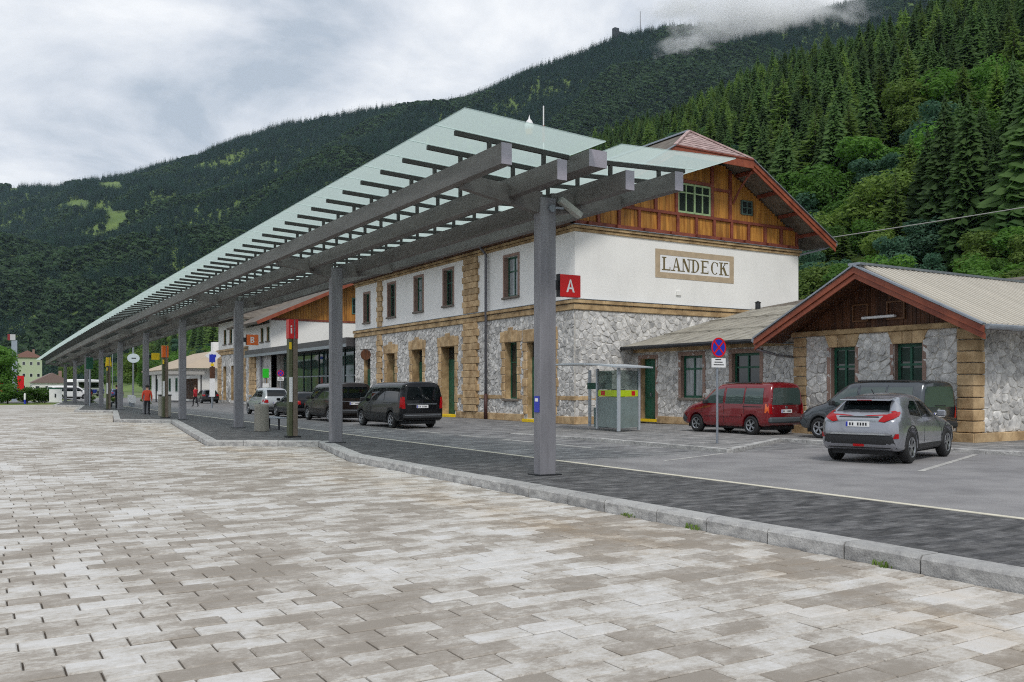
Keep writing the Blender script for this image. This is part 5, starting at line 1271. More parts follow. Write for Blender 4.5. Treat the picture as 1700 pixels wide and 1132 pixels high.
def conifer(seed, count, h=1.0, rad_=0.17, base=0.08, ragged=0.3, droop=0.35):
    """crown of drooping branch sprays spiralling up the stem; unit height"""
    r = random.Random(seed); mb = MB(); bul = [r.uniform(0.8, 1.2) for _ in range(12)]
    for i in range(count):
        t = (i + r.random()) / count; t = 1 - (1 - t) ** 0.62
        z = base + (0.985 - base) * t
        a = i * 2.39996 + r.uniform(-0.5, 0.5); sec = int((a % 6.283) / 6.283 * 12) % 12
        L_ = (rad_ * (1 - t) ** 0.78 * bul[sec] + 0.010) * (1 + r.uniform(-ragged, ragged))
        if t < 0.12: L_ *= 0.7 + 2.2 * t
        w = L_ * r.uniform(0.10, 0.20) + 0.005
        ca, sa = math.cos(a), math.sin(a); dr = L_ * droop * r.uniform(0.2, 1.6); s0 = L_ * r.uniform(0.0, 0.55)
        P = lambda d, s_, dz: (ca * d - sa * s_, sa * d + ca * s_, z + dz)
        tw = r.uniform(-0.5, 0.5) * w
        vs = [P(s0, 0, 0.012), P(L_ * 0.6, 0, -dr * 0.3), P(L_, 0, -dr), P(L_ * 0.5, w, -dr * 0.6 - w * 0.5 + tw), P(L_ * 0.5, -w, -dr * 0.6 - w * 0.5 - tw), P(L_ * 0.86, w * 0.5, -dr - w * 0.3), P(L_ * 0.86, -w * 0.5, -dr - w * 0.3)]
        mb.add(vs, [(0, 1, 3), (0, 4, 1), (1, 5, 3), (1, 4, 6), (1, 2, 5), (1, 6, 2)])
    mb.add([(0.012, 0, 0.93), (-0.008, 0.01, 0.93), (-0.008, -0.01, 0.93), (0, 0, 1.02)], [(0, 1, 3), (1, 2, 3), (2, 0, 3)])
    return mb
def broadleaf(seed, lobes=9, leaves=3400, size=0.025, flat=0.85, low=0.22):
    """crown of many leaf sprays spread over overlapping lobes; unit height"""
    r = random.Random(seed); mb = MB(); L_ = []
    for i in range(lobes):
        a = r.uniform(0, 6.28); d = r.uniform(0.02, 0.25); L_.append((d * math.cos(a), d * math.sin(a), r.uniform(low + 0.12, 0.86), r.uniform(0.12, 0.22)))
    L_.append((0, 0, 0.55, 0.25))
    for i in range(leaves):
        cx0, cy0, cz0, cr0 = r.choice(L_)
        d = Vector((r.gauss(0, 1), r.gauss(0, 1), r.gauss(0, 1))).normalized(); q = r.uniform(0.55, 1.05) ** 0.6
        p = Vector((cx0, cy0, cz0)) + Vector((d.x, d.y, d.z * flat)) * cr0 * q
        n = (d + Vector((r.gauss(0, .5), r.gauss(0, .5), r.gauss(0.3, .5)))).normalized()
        t1 = n.cross(Vector((r.gauss(0, 1), r.gauss(0, 1), r.gauss(0, 1)))).normalized(); t2 = n.cross(t1); s = size * r.uniform(0.6, 1.3)
        mb.add([p - t1 * s, p - t2 * s * 0.55, p + t1 * s, p + t2 * s * 0.6 + n * s * 0.2], [(0, 1, 2), (0, 2, 3)])
    return mb
def trunk_mesh(seed, hh, r0, limbs=0):
    r = random.Random(seed); mb = MB(); mb.tube([(0, 0, -0.05), (r.uniform(-.01, .01), 0, hh * 0.4), (0, r.uniform(-.01, .01), hh)], [r0, r0 * 0.75, r0 * 0.25], 7)
    for i in range(limbs):
        a = 6.28 * i / limbs + r.uniform(-.4, .4); z = hh * r.uniform(0.45, 0.8); e = r.uniform(.14, .24)
        mb.tube([(0, 0, z), (math.cos(a) * e * .5, math.sin(a) * e * .5, z + .10), (math.cos(a) * e, math.sin(a) * e, z + .2)], [r0 * .5, r0 * .35, r0 * .12], 5)
    return mb
def as_mesh(mb, name, m):
    me = mb.mesh(name); me.materials.append(m); return me
SPR = [(as_mesh(conifer(20 + i, 1050, rad_=0.14 + 0.02 * i), 'crown', m_spruce), as_mesh(trunk_mesh(i, 0.9, 0.012), 'trunk', m_bark)) for i in range(3)]
LAR = [(as_mesh(conifer(40 + i, 700, rad_=0.16, ragged=0.55, droop=0.05, base=0.16), 'crown', m_larch), as_mesh(trunk_mesh(4 + i, 0.92, 0.012), 'trunk', m_bark)) for i in range(2)]
BRO = [(as_mesh(broadleaf(60 + i), 'crown', (m_leaf, m_leaf, m_leafb, m_leafy)[i]), as_mesh(trunk_mesh(7 + i, 0.7, 0.022, 4), 'trunk', m_bark)) for i in range(4)]
def tree(name, kind, i, p, h, wd, label, group=None, cat='tree'):
    cme, tme = kind[i % len(kind)]
    o = empty(name, p, R.uniform(0, 6.28), local=True); o.scale = (h * wd * R.uniform(0.85, 1.15), h * wd * R.uniform(0.85, 1.15), h)
    link('trunk', tme, o); link('crown', cme, o); tag(o, label, cat, group)
    return o
# trees of the near slope, jittered grid; the 290 that show largest are single trees, the rest one wood
cand = []
r2 = random.Random(11)
v = FV - 2
while v < 352:
    stp = 4.6 if v < 110 else 5.6
    u = -135.0
    while u < (720 if v < 240 else 1.9 * v + 40):
        st = stp if 0.3 * v < u < 1.75 * v + 15 else 7.5
        a, b = v + r2.uniform(-2, 2), u + r2.uniform(-2.2, 2.2)
        x, y, Z = proj(a, b, float(slope_z(a, b)))
        cand.append((Z, a, b, x, y)); u += st
    v += stp
ROOFX, ROOFY = [1005, 1060, 1150, 1240, 1383, 1384, 1425, 1700, 1760], [232, 236, 212, 258, 402, 462, 440, 468, 474]
single_t, wood = [], {'s': [], 'l': [], 'b': []}
for Z, a, b, x, y in sorted(cand, key=lambda q: abs(q[0])):
    lowb = a < FV + 26; n_ = float(nC(a / 28, b / 28)); q = r2.random()
    if lowb: kind = 'b'; h = r2.uniform(4.5, 8.5)
    elif n_ > 0.60 and a < 230: kind = 'b' if q < 0.75 else 'l'; h = r2.uniform(8, 13)
    elif n_ > 0.42: kind = 'l' if q < 0.5 else 's'; h = r2.uniform(13, 21)
    else: kind = 's' if q < 0.82 else 'l'; h = r2.uniform(14, 23)
    vis = Z > 20 and 1005 < x < 1720 and y - h * 1469 / max(Z, 1) < np.interp(x, ROOFX, ROOFY) - 6
    if vis and len(single_t) < 280: single_t.append((kind, a, b, h))
    else: wood[kind].append((a, b, h))
LBL = {'s': ('spruce_tree', SPR, 'dark green spruce standing on the wooded slope behind the station', 'spruces on the wooded slope'),
       'l': ('larch_tree', LAR, 'olive green larch standing on the wooded slope behind the station', 'larches on the wooded slope'),
       'b': ('broadleaf_tree', BRO, '', '')}
BL = [('mid green broadleaf tree with open crown on the slope behind the station', 'mid green broadleaf trees on the slope'), ('dense rounded mid green tree on the slope behind the station', 'rounded mid green trees on the slope'),
      ('blue green broadleaf tree on the slope behind the station', 'blue green trees on the slope'), ('yellow green broadleaf tree on the slope behind the station', 'yellow green trees on the slope')]
for i, (kind, a, b, h) in enumerate(single_t):
    nm, K, lb, gr = LBL[kind]; j = r2.randrange(60)
    if kind == 'b': lb, gr = BL[j % 4]
    tree(nm, K, j, (a, b, float(slope_z(a, b)) - 0.2), h, r2.uniform(0.85, 1.25) * (1.25 if kind == 'b' else 1.0), lb, gr)
# woods made of many instances: points carrying size and turn
def wood_obj(name, pts, src, label):
    me = bpy.data.meshes.new(name); me.from_pydata([p[:3] for p in pts], [], [])
    at = me.attributes.new('size', 'FLOAT_VECTOR', 'POINT'); at.data.foreach_set('vector', np.array([[p[3] * p[4], p[3] * p[4], p[3]] for p in pts], dtype=np.float32).ravel())
    at = me.attributes.new('turn', 'FLOAT_VECTOR', 'POINT'); at.data.foreach_set('vector', np.array([[0, 0, p[5]] for p in pts], dtype=np.float32).ravel())
    o = link(name, me); tag(o, label, kind='stuff'); o['category'] = 'forest'
    ng = bpy.data.node_groups.new(name, 'GeometryNodeTree')
    ng.interface.new_socket('Geometry', in_out='INPUT', socket_type='NodeSocketGeometry'); ng.interface.new_socket('Geometry', in_out='OUTPUT', socket_type='NodeSocketGeometry')
    N, L = ng.nodes, ng.links; gi = N.new('NodeGroupInput'); go = N.new('NodeGroupOutput')
    oi = N.new('GeometryNodeObjectInfo'); oi.inputs['Object'].default_value = src; oi.inputs['As Instance'].default_value = True
    ip_ = N.new('GeometryNodeInstanceOnPoints')
    a1 = N.new('GeometryNodeInputNamedAttribute'); a1.data_type = 'FLOAT_VECTOR'; a1.inputs[0].default_value = 'size'
    a2 = N.new('GeometryNodeInputNamedAttribute'); a2.data_type = 'FLOAT_VECTOR'; a2.inputs[0].default_value = 'turn'
    L.new(gi.outputs[0], ip_.inputs['Points']); L.new(oi.outputs['Geometry'], ip_.inputs['Instance']); L.new(a2.outputs[0], ip_.inputs['Rotation']); L.new(a1.outputs[0], ip_.inputs['Scale'])
    L.new(ip_.outputs[0], go.inputs[0])
    md = o.modifiers.new('trees', 'NODES'); md.node_group = ng
    return o
def src_obj(name, me): return bpy.data.objects.new(name, me)      # never linked: only a source for the woods
for kind, K, lb in (('s', SPR, 'dense spruce wood covering the upper slope behind the station'), ('l', LAR, 'scattered larches filling the slope behind the station'), ('b', BRO, 'mass of broadleaf trees along the foot of the slope')):
    for i in range(len(K)):
        sub = wood[kind][i::len(K)]
        if sub: wood_obj('slope_forest', [(a, b, float(slope_z(a, b)) - 0.2, h, r2.uniform(0.85, 1.2) * (1.3 if kind == 'b' else 1), r2.uniform(0, 6.28)) for a, b, h in sub], src_obj('tree_source', K[i][0]), lb)
# the far mountain forest, with clearings
FC = [as_mesh(conifer(80 + i, 44, rad_=0.17 + 0.03 * i, ragged=0.3), 'far_conifer', m_far) for i in range(2)]
FB = [as_mesh(broadleaf(90, 6, 70, 0.16), 'far_broadleaf', m_farleaf)]
rs = np.random.RandomState(4)
n_ = 120000
fx = rs.uniform(-260, 1960, n_); ft = (np.sqrt(600.0 ** 2 + (2300.0 ** 2 - 600.0 ** 2) * rs.rand(n_)) - 600.0) / 1700.0 * 1.02
MEAD = [[(98, 345), (118, 333), (146, 333), (150, 342), (125, 350)], [(160, 303), (200, 302), (204, 316), (190, 318), (165, 312)], [(158, 338), (190, 350), (243, 350), (244, 358), (214, 362), (205, 382), (152, 405), (150, 400), (182, 378), (180, 362), (160, 350)], [(18, 312), (30, 312), (29, 320), (18, 320)]]
V3, U3, Z3 = mount(fx, ft)
D3 = V3 * sT + U3 * cT
px = 850 + 1469 * (V3 * cT - U3 * sT) / D3; py = 643 - 1469 * (Z3 - EYE) / D3
keep = np.ones(n_, bool)
for poly in MEAD:
    ins = np.zeros(n_, bool)
    for i in range(len(poly)):
        (xa, ya), (xb, yb) = poly[i], poly[(i + 1) % len(poly)]
        if ya == yb: continue
        c_ = ((ya > py) != (yb > py)) & (px < (xb - xa) * (py - ya) / (yb - ya) + xa); ins ^= c_
    keep &= ~ins
dens = nB(V3 / 60, U3 / 60); keep &= ~((dens < 0.16) & (rs.rand(n_) < 0.6))
leafy = (nC(V3 / 150, U3 / 150) > 0.64) | ((ft < 0.30) & (nC(V3 / 90, U3 / 90) > 0.45))
hh = rs.uniform(11, 29, n_)
for j, (sel, me, lb) in enumerate(((keep & ~leafy & (np.arange(n_) % 2 == 0), FC[0], 'dark conifer forest covering the high mountain'), (keep & ~leafy & (np.arange(n_) % 2 == 1), FC[1], 'broad conifers mixed through the mountain forest'), (keep & leafy, FB[0], 'lighter broadleaf patches on the mountain flank'))):
    idx = np.nonzero(sel)[0]; sc = 1.0 if j < 2 else 0.75; wd = 1.25 if j < 2 else 1.3
    wood_obj('mountain_forest', [(float(V3[i]), float(U3[i]), float(Z3[i]) - 1.0, float(hh[i]) * sc, wd, float(i % 63) * 0.1) for i in idx], src_obj('far_tree_source', me), lb)
# ================================================================ FAR WING OF THE STATION
far = empty('far_station_wing', (22.4, 77.5, 0)); tag(far, 'far station wing with brown wooden gable and white upper walls', 'station')
FF = Wall((22.4, 0), (0, 1), (-1, 0)); FG = Wall((0, 77.5), (1, 0), (0, -1))
ff_ops = [(78.6, 79.7, 0.2, 3.2), (86.9, 88.2, 0.3, 3.8), (90.3, 91.6, 0.3, 3.8), (93.6, 94.9, 0.3, 3.8)]
masonry(FF, panels(77.5, 97.0, 0.0, 5.0, ff_ops), far, 0.6, 0.42, single=0, rough=0.04)
mb = MB(); FG.box(mb, 22.42, 39.0, 0.0, 5.0, -0.5, 0.0); mb.build('lower_wall', m_mortar, far)
ups = [(78.0, 78.9, 5.75, 7.0), (79.9, 80.8, 5.75, 7.0), (91.2, 92.3, 6.1, 7.6), (93.6, 94.7, 6.1, 7.6)]
mb = MB()
for r in panels(77.51, 86.0, 5.0, 7.3, ups[:2]): FF.box(mb, *r, -0.5, 0.0)
for r in panels(86.0, 97.0, 5.0, 8.35, ups[2:]): FF.box(mb, *r, -0.5, 0.001)
FG.box(mb, 22.405, 39.0, 5.0, 7.62, -0.5, 0.0)
mb.build('upper_wall', m_plaster, far)
mb = MB(); mb.box(22.45, 39.0, 96.5, 97.0, 0, 8.35); mb.box(22.9, 39.0, 86.2, 86.7, 5.0, 8.35); mb.build('end_wall', m_plaster, far)
for o in ups: window(FF, far, *o, rec=0.15, cols=2, rows=2, bar=0.09)
for o in ff_ops: door(FF, far, *o, rec=0.3, glass_above=0.6)
blocks(FF, far, 82.3, 84.3, 0.3, 5.0, 12, 0.14, 0.15, 'quoin'); blocks(FF, far, 89.0, 89.6, 0.3, 5.0, 10, 0.1, 0.1, 'jamb_stone'); blocks(FF, far, 95.6, 97.0, 0.3, 5.0, 11, 0.12, 0.0, 'quoin'); blocks(FF, far, 85.8, 86.5, 0.3, 5.0, 11, 0.1, 0.0, 'jamb_stone')
for z0, z1, t in ((5.0, 5.3, 0.12), (5.36, 5.55, 0.2)):
    mb = MB(); FF.box(mb, 85.0, 97.1, z0, z1, -0.05, t); mb.build('string_course', m_sand_d, far)
window(FG, far, 29.0, 30.0, 5.9, 7.1, rec=0.15, cols=2, rows=2, bar=0.09)
# gable: boards and roof
FC_, FE_, FZ_, FS_ = 30.4, 9.6, 7.30, 0.45
fz = lambda v, o=0: FZ_ + (FE_ - abs(v - FC_)) * FS_ - o
mb = MB(); mb.prism([FG.p(v, z, -0.1) for v, z in ((22.4, 7.62), (39.0, 7.62), (39.0, fz(39.0, .25)), (FC_, fz(FC_, .25)), (22.4, fz(22.4, .25)))], (0, -0.03, 0)); fgw = mb.build('gable_wall', m_brownwood, far)
a = 22.45
while a < 38.9:
    b = a + 0.24
    if fz((a + b) / 2, .3) > 7.75:
        m_ = MB(); FG.box(m_, a + 0.008, b - 0.008, 7.64, fz((a + b) / 2, .3), -0.1, -0.02); m_.build('plank', m_plank, fgw)
    a = b
mb = MB(); FG.box(mb, 22.4, 39.0, 7.56, 7.72, -0.1, 0.06); mb.build('sill_beam', m_redwood, fgw)
window(FG, fgw, 29.9, 31.0, 8.4, 9.9, rec=-0.03, cols=2, rows=2, sill=False, bar=0.08, fm=mat('teal window', lin((70, 110, 100)), 0.5))
fr_ = None
for s in (-1, 1):
    q = slab([(FC_ + s * FE_, 76.2, FZ_), (FC_, 76.2, fz(FC_)), (FC_, 87.0, fz(FC_)), (FC_ + s * FE_, 87.0, FZ_)], 0.2)
    fr_ = q.build('roof', m_roofdark, far) if fr_ is None else q.build('roof_slope', m_roofdark, fr_)
    p0 = Vector((FC_ + s * FE_, 76.15, FZ_ - 0.12)); p1 = Vector((FC_, 76.15, fz(FC_) - 0.12))
    MB().bar(p0, p1, 0.06, 0.30).build('bargeboard', m_barge, fr_)
MB().prism([(20.9, 85.5, 8.35), (40, 85.5, 8.35), (30.4, 91.5, 12.0)], (0, 0.01, -0.2)).build('hip', m_roofdark, fr_)
MB().prism([(20.9, 85.5, 8.35), (30.4, 91.5, 12.0), (20.9, 98.2, 8.35)], (0.01, 0, -0.2)).build('hip', m_roofdark, fr_)
MB().prism([(20.9, 98.2, 8.35), (30.4, 91.5, 12.0), (40, 98.2, 8.35)], (0, 0.0, -0.2)).build('hip', m_roofdark, fr_)
# glazed entrance hall with its flat dark roof
hall = empty('entrance_hall', (22.2, 57.6, 0)); tag(hall, 'glazed entrance hall under a flat dark roof between the two station wings', 'hall')
MB().box(21.8, 27.5, 57.55, 84.0, 4.45, 5.05).build('roof', mat('dark roof fascia', lin((78, 76, 78)), 0.5, 0.2, var=0.1), hall)
MB().box(21.74, 21.8, 57.55, 84.0, 4.40, 4.62).build('roof_edge', m_zinc, hall)
m_hallglass = mat('green tinted hall glass', (0.012, 0.040, 0.032), 0.05, spec=0.8)
HW = Wall((23.4, 0), (0, 1), (-1, 0))
for i in range(10):
    a = 58.2 + i * 1.9
    for z0, z1 in ((0.1, 2.45), (2.55, 4.42)):
        g_ = MB(); HW.box(g_, a + 0.05, a + 1.85, z0, z1, -0.03, 0.0); g_.build('pane', m_hallglass, hall)
    m_ = MB(); HW.box(m_, a - 0.05, a + 0.05, 0.0, 4.45, -0.08, 0.06); m_.build('mullion', m_dark, hall)
m_ = MB(); HW.box(m_, 58.2, 77.2, 2.45, 2.55, -0.05, 0.05); m_.build('transom', m_zinc, hall)
MB().box(23.6, 23.7, 58.0, 77.4, 0.0, 4.4).build('inner_wall', m_dark, hall)
MB().tube([(22.2, 80.0, 0.0), (22.2, 80.0, 4.45)], 0.11, 10).build('post', m_steel, hall); MB().tube([(22.2, 70.0, 0.0), (22.2, 70.0, 4.45)], 0.11, 10).build('post', m_steel, hall)
# low building further along
lowb = empty('low_building', (22, 110, 0)); tag(lowb, 'low white building with broad beige roof beyond the far wing', 'building')
MB().box(22, 32, 110, 136, 0, 3.9).build('wall', m_plaster, lowb)
m_beige = mat('beige sheet roof', lin((176, 160, 140)), 0.8, var=0.06, scale=0.5)
MB().prism([(20.8, 108.8, 3.9), (33.2, 108.8, 3.9), (27, 114.5, 6.4)], (0, 0.02, 0.0)).build('hip', m_beige, lowb)
rf_ = slab([(20.8, 108.8, 3.9), (27, 114.5, 6.4), (27, 132, 6.4), (20.8, 137.2, 3.9)], 0.15).build('roof', m_beige, lowb)
slab([(33.2, 108.8, 3.9), (27, 114.5, 6.4), (27, 132, 6.4), (33.2, 137.2, 3.9)], 0.15).build('roof_slope', m_beige, rf_)
MB().box(26.6, 27.4, 118, 119.4, 5.9, 7.5).build('chimney', m_white, rf_)
LW = Wall((22, 0), (0, 1), (-1, 0))
for a in (112.5, 117, 121.5, 126, 131): window(LW, lowb, a, a + 1.2, 1.1, 2.8, rec=-0.05, cols=2, rows=1, bar=0.1, sill=False)
shl = empty('waiting_shelter', (18.5, 100.5, 0)); tag(shl, 'flat roofed open shelter with thin posts beside the low building', 'shelter')
MB().box(17.0, 21.5, 99.5, 108.5, 3.0, 3.35).build('roof', mat('pale shelter roof', lin((170, 168, 164)), 0.6), shl)
for a, b in ((17.3, 99.8), (17.3, 104), (17.3, 108.2), (21.2, 99.8), (21.2, 108.2)): MB().tube([(a, b, 0), (a, b, 3.0)], 0.07, 8).build('post', m_dark, shl)
MB().box(20.9, 21.0, 100.5, 108, 0.3, 2.6).build('back_panel', m_brownwood, shl)

# ================================================================ STREET FURNITURE
def glyph(ch, h):
    t = 0.17 * h; P = []
    if ch == 'A':
        w = 0.78 * h
        P = [[(0, 0), (t, 0), (w / 2 + t * .3, h), (w / 2 - t * .3, h)], [(w, 0), (w - t, 0), (w / 2 - t * .3, h), (w / 2 + t * .3, h)], [(0.2 * w, 0.24 * h), (0.8 * w, 0.24 * h), (0.74 * w, 0.24 * h + t * .8), (0.26 * w, 0.24 * h + t * .8)]]
    elif ch == 'B':
        w = 0.66 * h; P = [[(0, 0), (t, 0), (t, h), (0, h)]]
        for cz, rz, rx in ((0.26 * h, 0.26 * h, 0.36 * h), (0.75 * h, 0.25 * h, 0.32 * h)):
            for i in range(10):
                q = [rad(-90 + 18 * (i + j)) for j in (0, 1)]
                P.append([(0.28 * h + rx * math.cos(q[0]), cz + rz * math.sin(q[0])), (0.28 * h + rx * math.cos(q[1]), cz + rz * math.sin(q[1])), (0.28 * h + (rx - t) * math.cos(q[1]), cz + (rz - t * .8) * math.sin(q[1])), (0.28 * h + (rx - t) * math.cos(q[0]), cz + (rz - t * .8) * math.sin(q[0]))])
            for zz in (cz - rz, cz + rz - t * .8): P.append([(t * .9, zz), (0.3 * h, zz), (0.3 * h, zz + t * .8), (t * .9, zz + t * .8)])
    elif ch == 'i': w = t; P = [[(0, 0), (t, 0), (t, 0.68 * h), (0, 0.68 * h)], [(0, 0.8 * h), (t, 0.8 * h), (t, h), (0, h)]]
    return P, w
def letter_on(w, parent, ch, a, z, h, t):
    P, wd = glyph(ch, h); mb = MB()
    for j, p in enumerate(P): mb.prism([w.p(a - wd / 2 + x, z + y, t) for x, y in p], w.n * (0.004 + 0.0003 * j))
    return mb.build('letter', m_white, parent)
def bay_sign(k, m, ch, label):
    uc = C0 + k * CS; z = 3.32
    o = empty('bay_sign', (CV + 0.3, uc, z)); tag(o, label, 'sign')
    MB().box(CV + 0.30, CV + 0.78, uc - 0.055, uc + 0.055, z, z + 0.42).build('box', m, o, bevel=0.008)
    MB().box(CV + 0.295, CV + 0.303, uc - 0.06, uc + 0.06, z - 0.005, z + 0.425).build('side', m_dark, o)
    MB().box(CV + 0.165, CV + 0.30, uc - 0.02, uc + 0.02, z + 0.12, z + 0.3).build('bracket', m_dark, o)
    if ch: letter_on(Wall((0, uc - 0.055), (1, 0), (0, -1)), o, ch, CV + 0.54, z + 0.09, 0.24, 0.001)
bay_sign(0, m_red, 'A', 'red square bay sign with white letter A on the nearest column')
bay_sign(2, m_orange, 'B', 'orange square bay sign with white letter B on the third column')
bay_sign(4, m_yellow, None, 'plain yellow bay sign on the fifth canopy column')
bay_sign(6, m_yellow, None, 'small far yellow bay sign beyond the fifth column')
# twin-profile information posts
m_olive = mat('olive post coating', lin((80, 84, 58)), 0.6, var=0.12, scale=3); m_brownpost = mat('brown grey post', lin((112, 100, 88)), 0.7, var=0.12, scale=3)
def stele(v, u, m, label, ch=None):
    o = empty('stop_post', (v, u, 0)); tag(o, label, 'post')
    MB().box(v - 0.14, v - 0.02, u - 0.13, u + 0.13, 0.0, 3.2).build('post_half', m_olive, o, bevel=0.01); MB().box(v - 0.0, v + 0.15, u - 0.13, u + 0.13, 0.0, 3.2).build('post_half', m_brownpost, o, bevel=0.01)
    MB().box(v - 0.2, v + 0.24, u - 0.2, u + 0.2, 0.0, 0.05).build('foot', m_black, o)
    MB().box(v - 0.15, v + 0.02, u - 0.14, u + 0.14, 3.2, 3.82).build('sign_box', m, o); MB().box(v + 0.07, v + 0.16, u - 0.14, u + 0.14, 3.2, 3.82).build('sign_box', m, o)
    MB().box(v + 0.02, v + 0.07, u - 0.12, u + 0.12, 3.18, 3.8).build('core', m_steel, o)
    MB().box(v - 0.135, v - 0.03, u - 0.145, u - 0.131, 1.15, 1.95).build('timetable', m_white, o); MB().box(v - 0.14, v - 0.06, u - 0.145, u - 0.131, 2.85, 3.08).build('number_plate', m_yellow, o)
    if ch: letter_on(Wall((0, u - 0.14), (1, 0), (0, -1)), o, ch, v - 0.065, 3.36, 0.26, 0.001)
stele(8.85, 28.25, m_red, 'olive and brown stop post with red top boxes beside the concrete bin', 'i')
stele(8.65, 49.4, m_orange, 'olive and brown stop post with orange top box near the red jacket person')
stele(8.5, 71.0, m_yellow, 'far olive stop post with yellow top box')
# concrete bin and benches
bn = empty('litter_bin', (9.1, 32.7, 0)); tag(bn, 'round pale concrete litter bin standing behind the red topped post', 'litter bin')
MB().lathe([(0.26, 0.0), (0.27, 0.04), (0.25, 0.9), (0.27, 0.98), (0.22, 1.0), (0.20, 0.9), (0.0, 0.88)], (9.1, 32.7, 0), 24).build('body', m_concrete, bn, smooth=True)
MB().lathe([(0.205, 0.90), (0.205, 0.915), (0.0, 0.915)], (9.1, 32.7, 0), 20).build('liner', m_dark, bn)
def bench(v, u, label):
    o = empty('bench', (v, u, 0)); tag(o, label, 'bench')
    for i in range(4): MB().box(v - 0.25 + i * 0.13, v - 0.14 + i * 0.13, u - 0.9, u + 0.9, 0.43, 0.47).build('slat', m_zinc, o, bevel=0.006)
    for b in (-0.65, 0.65): MB().box(v - 0.03, v + 0.03, u + b - 0.03, u + b + 0.03, 0.0, 0.43).build('leg', m_dark, o)
bench(10.0, 34.2, 'grey slatted bench on dark legs beyond the concrete bin'); bench(9.9, 57.0, 'dark slatted bench under the canopy near the fifth column'); bench(9.6, 75.0, 'far slatted bench beside the yellow topped post')
b2 = empty('waste_container', (9.2, 52.6, 0)); tag(b2, 'grey upright waste container beside the orange topped post', 'container')
MB().box(8.9, 9.5, 52.3, 52.9, 0.0, 1.15).build('body', m_concrete, b2, bevel=0.03); MB().box(8.88, 9.52, 52.28, 52.92, 1.15, 1.22).build('lid', m_dark, b2)
# floodlight / camera on the nearest column
cc = empty('column_floodlight', (CV + 0.2, C0 - 0.05, 5.0)); tag(cc, 'pale grey tilted floodlight clamped to the nearest canopy column', 'floodlight')
MB().bar((CV + 0.22, C0 - 0.16, 5.10), (CV + 0.70, C0 - 0.16, 4.84), 0.13, 0.12).build('housing', mat('pale grey housing', lin((176, 178, 172)), 0.5), cc, bevel=0.012)
MB().bar((CV + 0.05, C0 - 0.135, 4.94), (CV + 0.30, C0 - 0.16, 4.94), 0.04, 0.04).build('arm', m_zinc, cc); MB().lathe([(0, -0.02), (0.07, -0.02), (0.07, 0.03), (0, 0.03)], (CV + 0.06, C0 - 0.15, 4.92), 14, 'y').build('clamp', m_zinc, cc)
pl_ = empty('column_plate', (CV - 0.19, C0, 1.3)); tag(pl_, 'small blue notice plate on the side of the nearest column', 'plate')
MB().box(CV - 0.183, CV - 0.172, C0 - 0.08, C0 + 0.08, 1.16, 1.46).build('plate', m_blue, pl_); MB().box(CV - 0.186, CV - 0.184, C0 - 0.05, C0 + 0.05, 1.36, 1.42).build('print', m_white, pl_)
# no-stopping sign
def nostop(v, u, z, label, zc=2.70, r=0.27, ang=0.0):
    o = empty('no_stopping_sign', (v, u, z)); tag(o, label, 'road sign')
    MB().tube([(v, u, z), (v, u, zc + 0.2)], 0.033, 10).build('pole', m_zinc, o)
    d = MB().lathe([(0, 0.0), (r, 0.0), (r, 0.012), (0, 0.012)], (v, u - 0.06, zc), 32, 'y').build('disc', m_blue, o)
    MB().lathe([(r * 0.83, -0.003), (r, -0.003), (r, 0.0), (r * 0.83, 0.0)], (v, u - 0.061, zc), 32, 'y', ring=True).build('rim', m_red, d)
    for s in (-1, 1): MB().bar((v - s * r * .62, u - 0.063 - 0.0004 * s, zc - r * .62), (v + s * r * .62, u - 0.063 - 0.0004 * s, zc + r * .62), r * 0.17, 0.004, (0, 1, 0)).build('stroke', m_red, d)
    p_ = MB().box(v - r * .95, v + r * .95, u - 0.06, u - 0.045, zc - r - 0.27, zc - r - 0.02).build('supplementary_plate', m_white, o)
    for i in range(3): MB().box(v - r * .7 + .03 * i, v + r * .7 - .05 * i, u - 0.0625, u - 0.0605, zc - r - 0.21 + i * 0.07, zc - r - 0.185 + i * 0.07).build('text_line', m_dark, p_)
nostop(17.24, 17.6, SW, 'round blue and red no-stopping sign with white plate on the pavement')
nostop(17.2, 57.4, 0.0, 'far no-stopping sign seen between the parked cars and entrance hall', zc=2.55, r=0.22)
# telephone booth
m_boothglass = bpy.data.materials.new('booth glass'); m_boothglass.use_nodes = True
_n = m_boothglass.node_tree.nodes; _l = m_boothglass.node_tree.links; _b = _n['Principled BSDF']; _b.inputs['Base Color'].default_value = (0.10, 0.13, 0.13, 1); _b.inputs['Roughness'].default_value = 0.05
_t = _n.new('ShaderNodeBsdfTransparent'); _t.inputs[0].default_value = (0.82, 0.9, 0.88, 1); _m = _n.new('ShaderNodeMixShader'); _m.inputs[0].default_value = 0.62
_l.new(_b.outputs[0], _m.inputs[1]); _l.new(_t.outputs[0], _m.inputs[2]); _l.new(_m.outputs[0], _n['Material Output'].inputs[0])
pb = empty('phone_booth', (19.6, 25.3, SW)); tag(pb, 'glass telephone booth with curved white roof before the station gable', 'phone booth')
m_pbframe = mat('pale aluminium frame', lin((186, 194, 200)), 0.4, 0.3); m_pbglass = mat('grey green booth panel', lin((124, 140, 138)), 0.15, spec=0.7, var=0.08)
m_lime = mat('lime green band', lin((188, 214, 30)), 0.5)
A0, A1, B0, B1 = 19.1, 20.4, 24.25, 26.2
for a, b in ((A0, B0), (A1, B0 + 0.5), (A0 + 0.55, B1), (A1 + 0.3, 28.1)): MB().box(a - 0.045, a + 0.045, b - 0.045, b + 0.045, SW, 2.30).build('post', m_pbframe, pb)
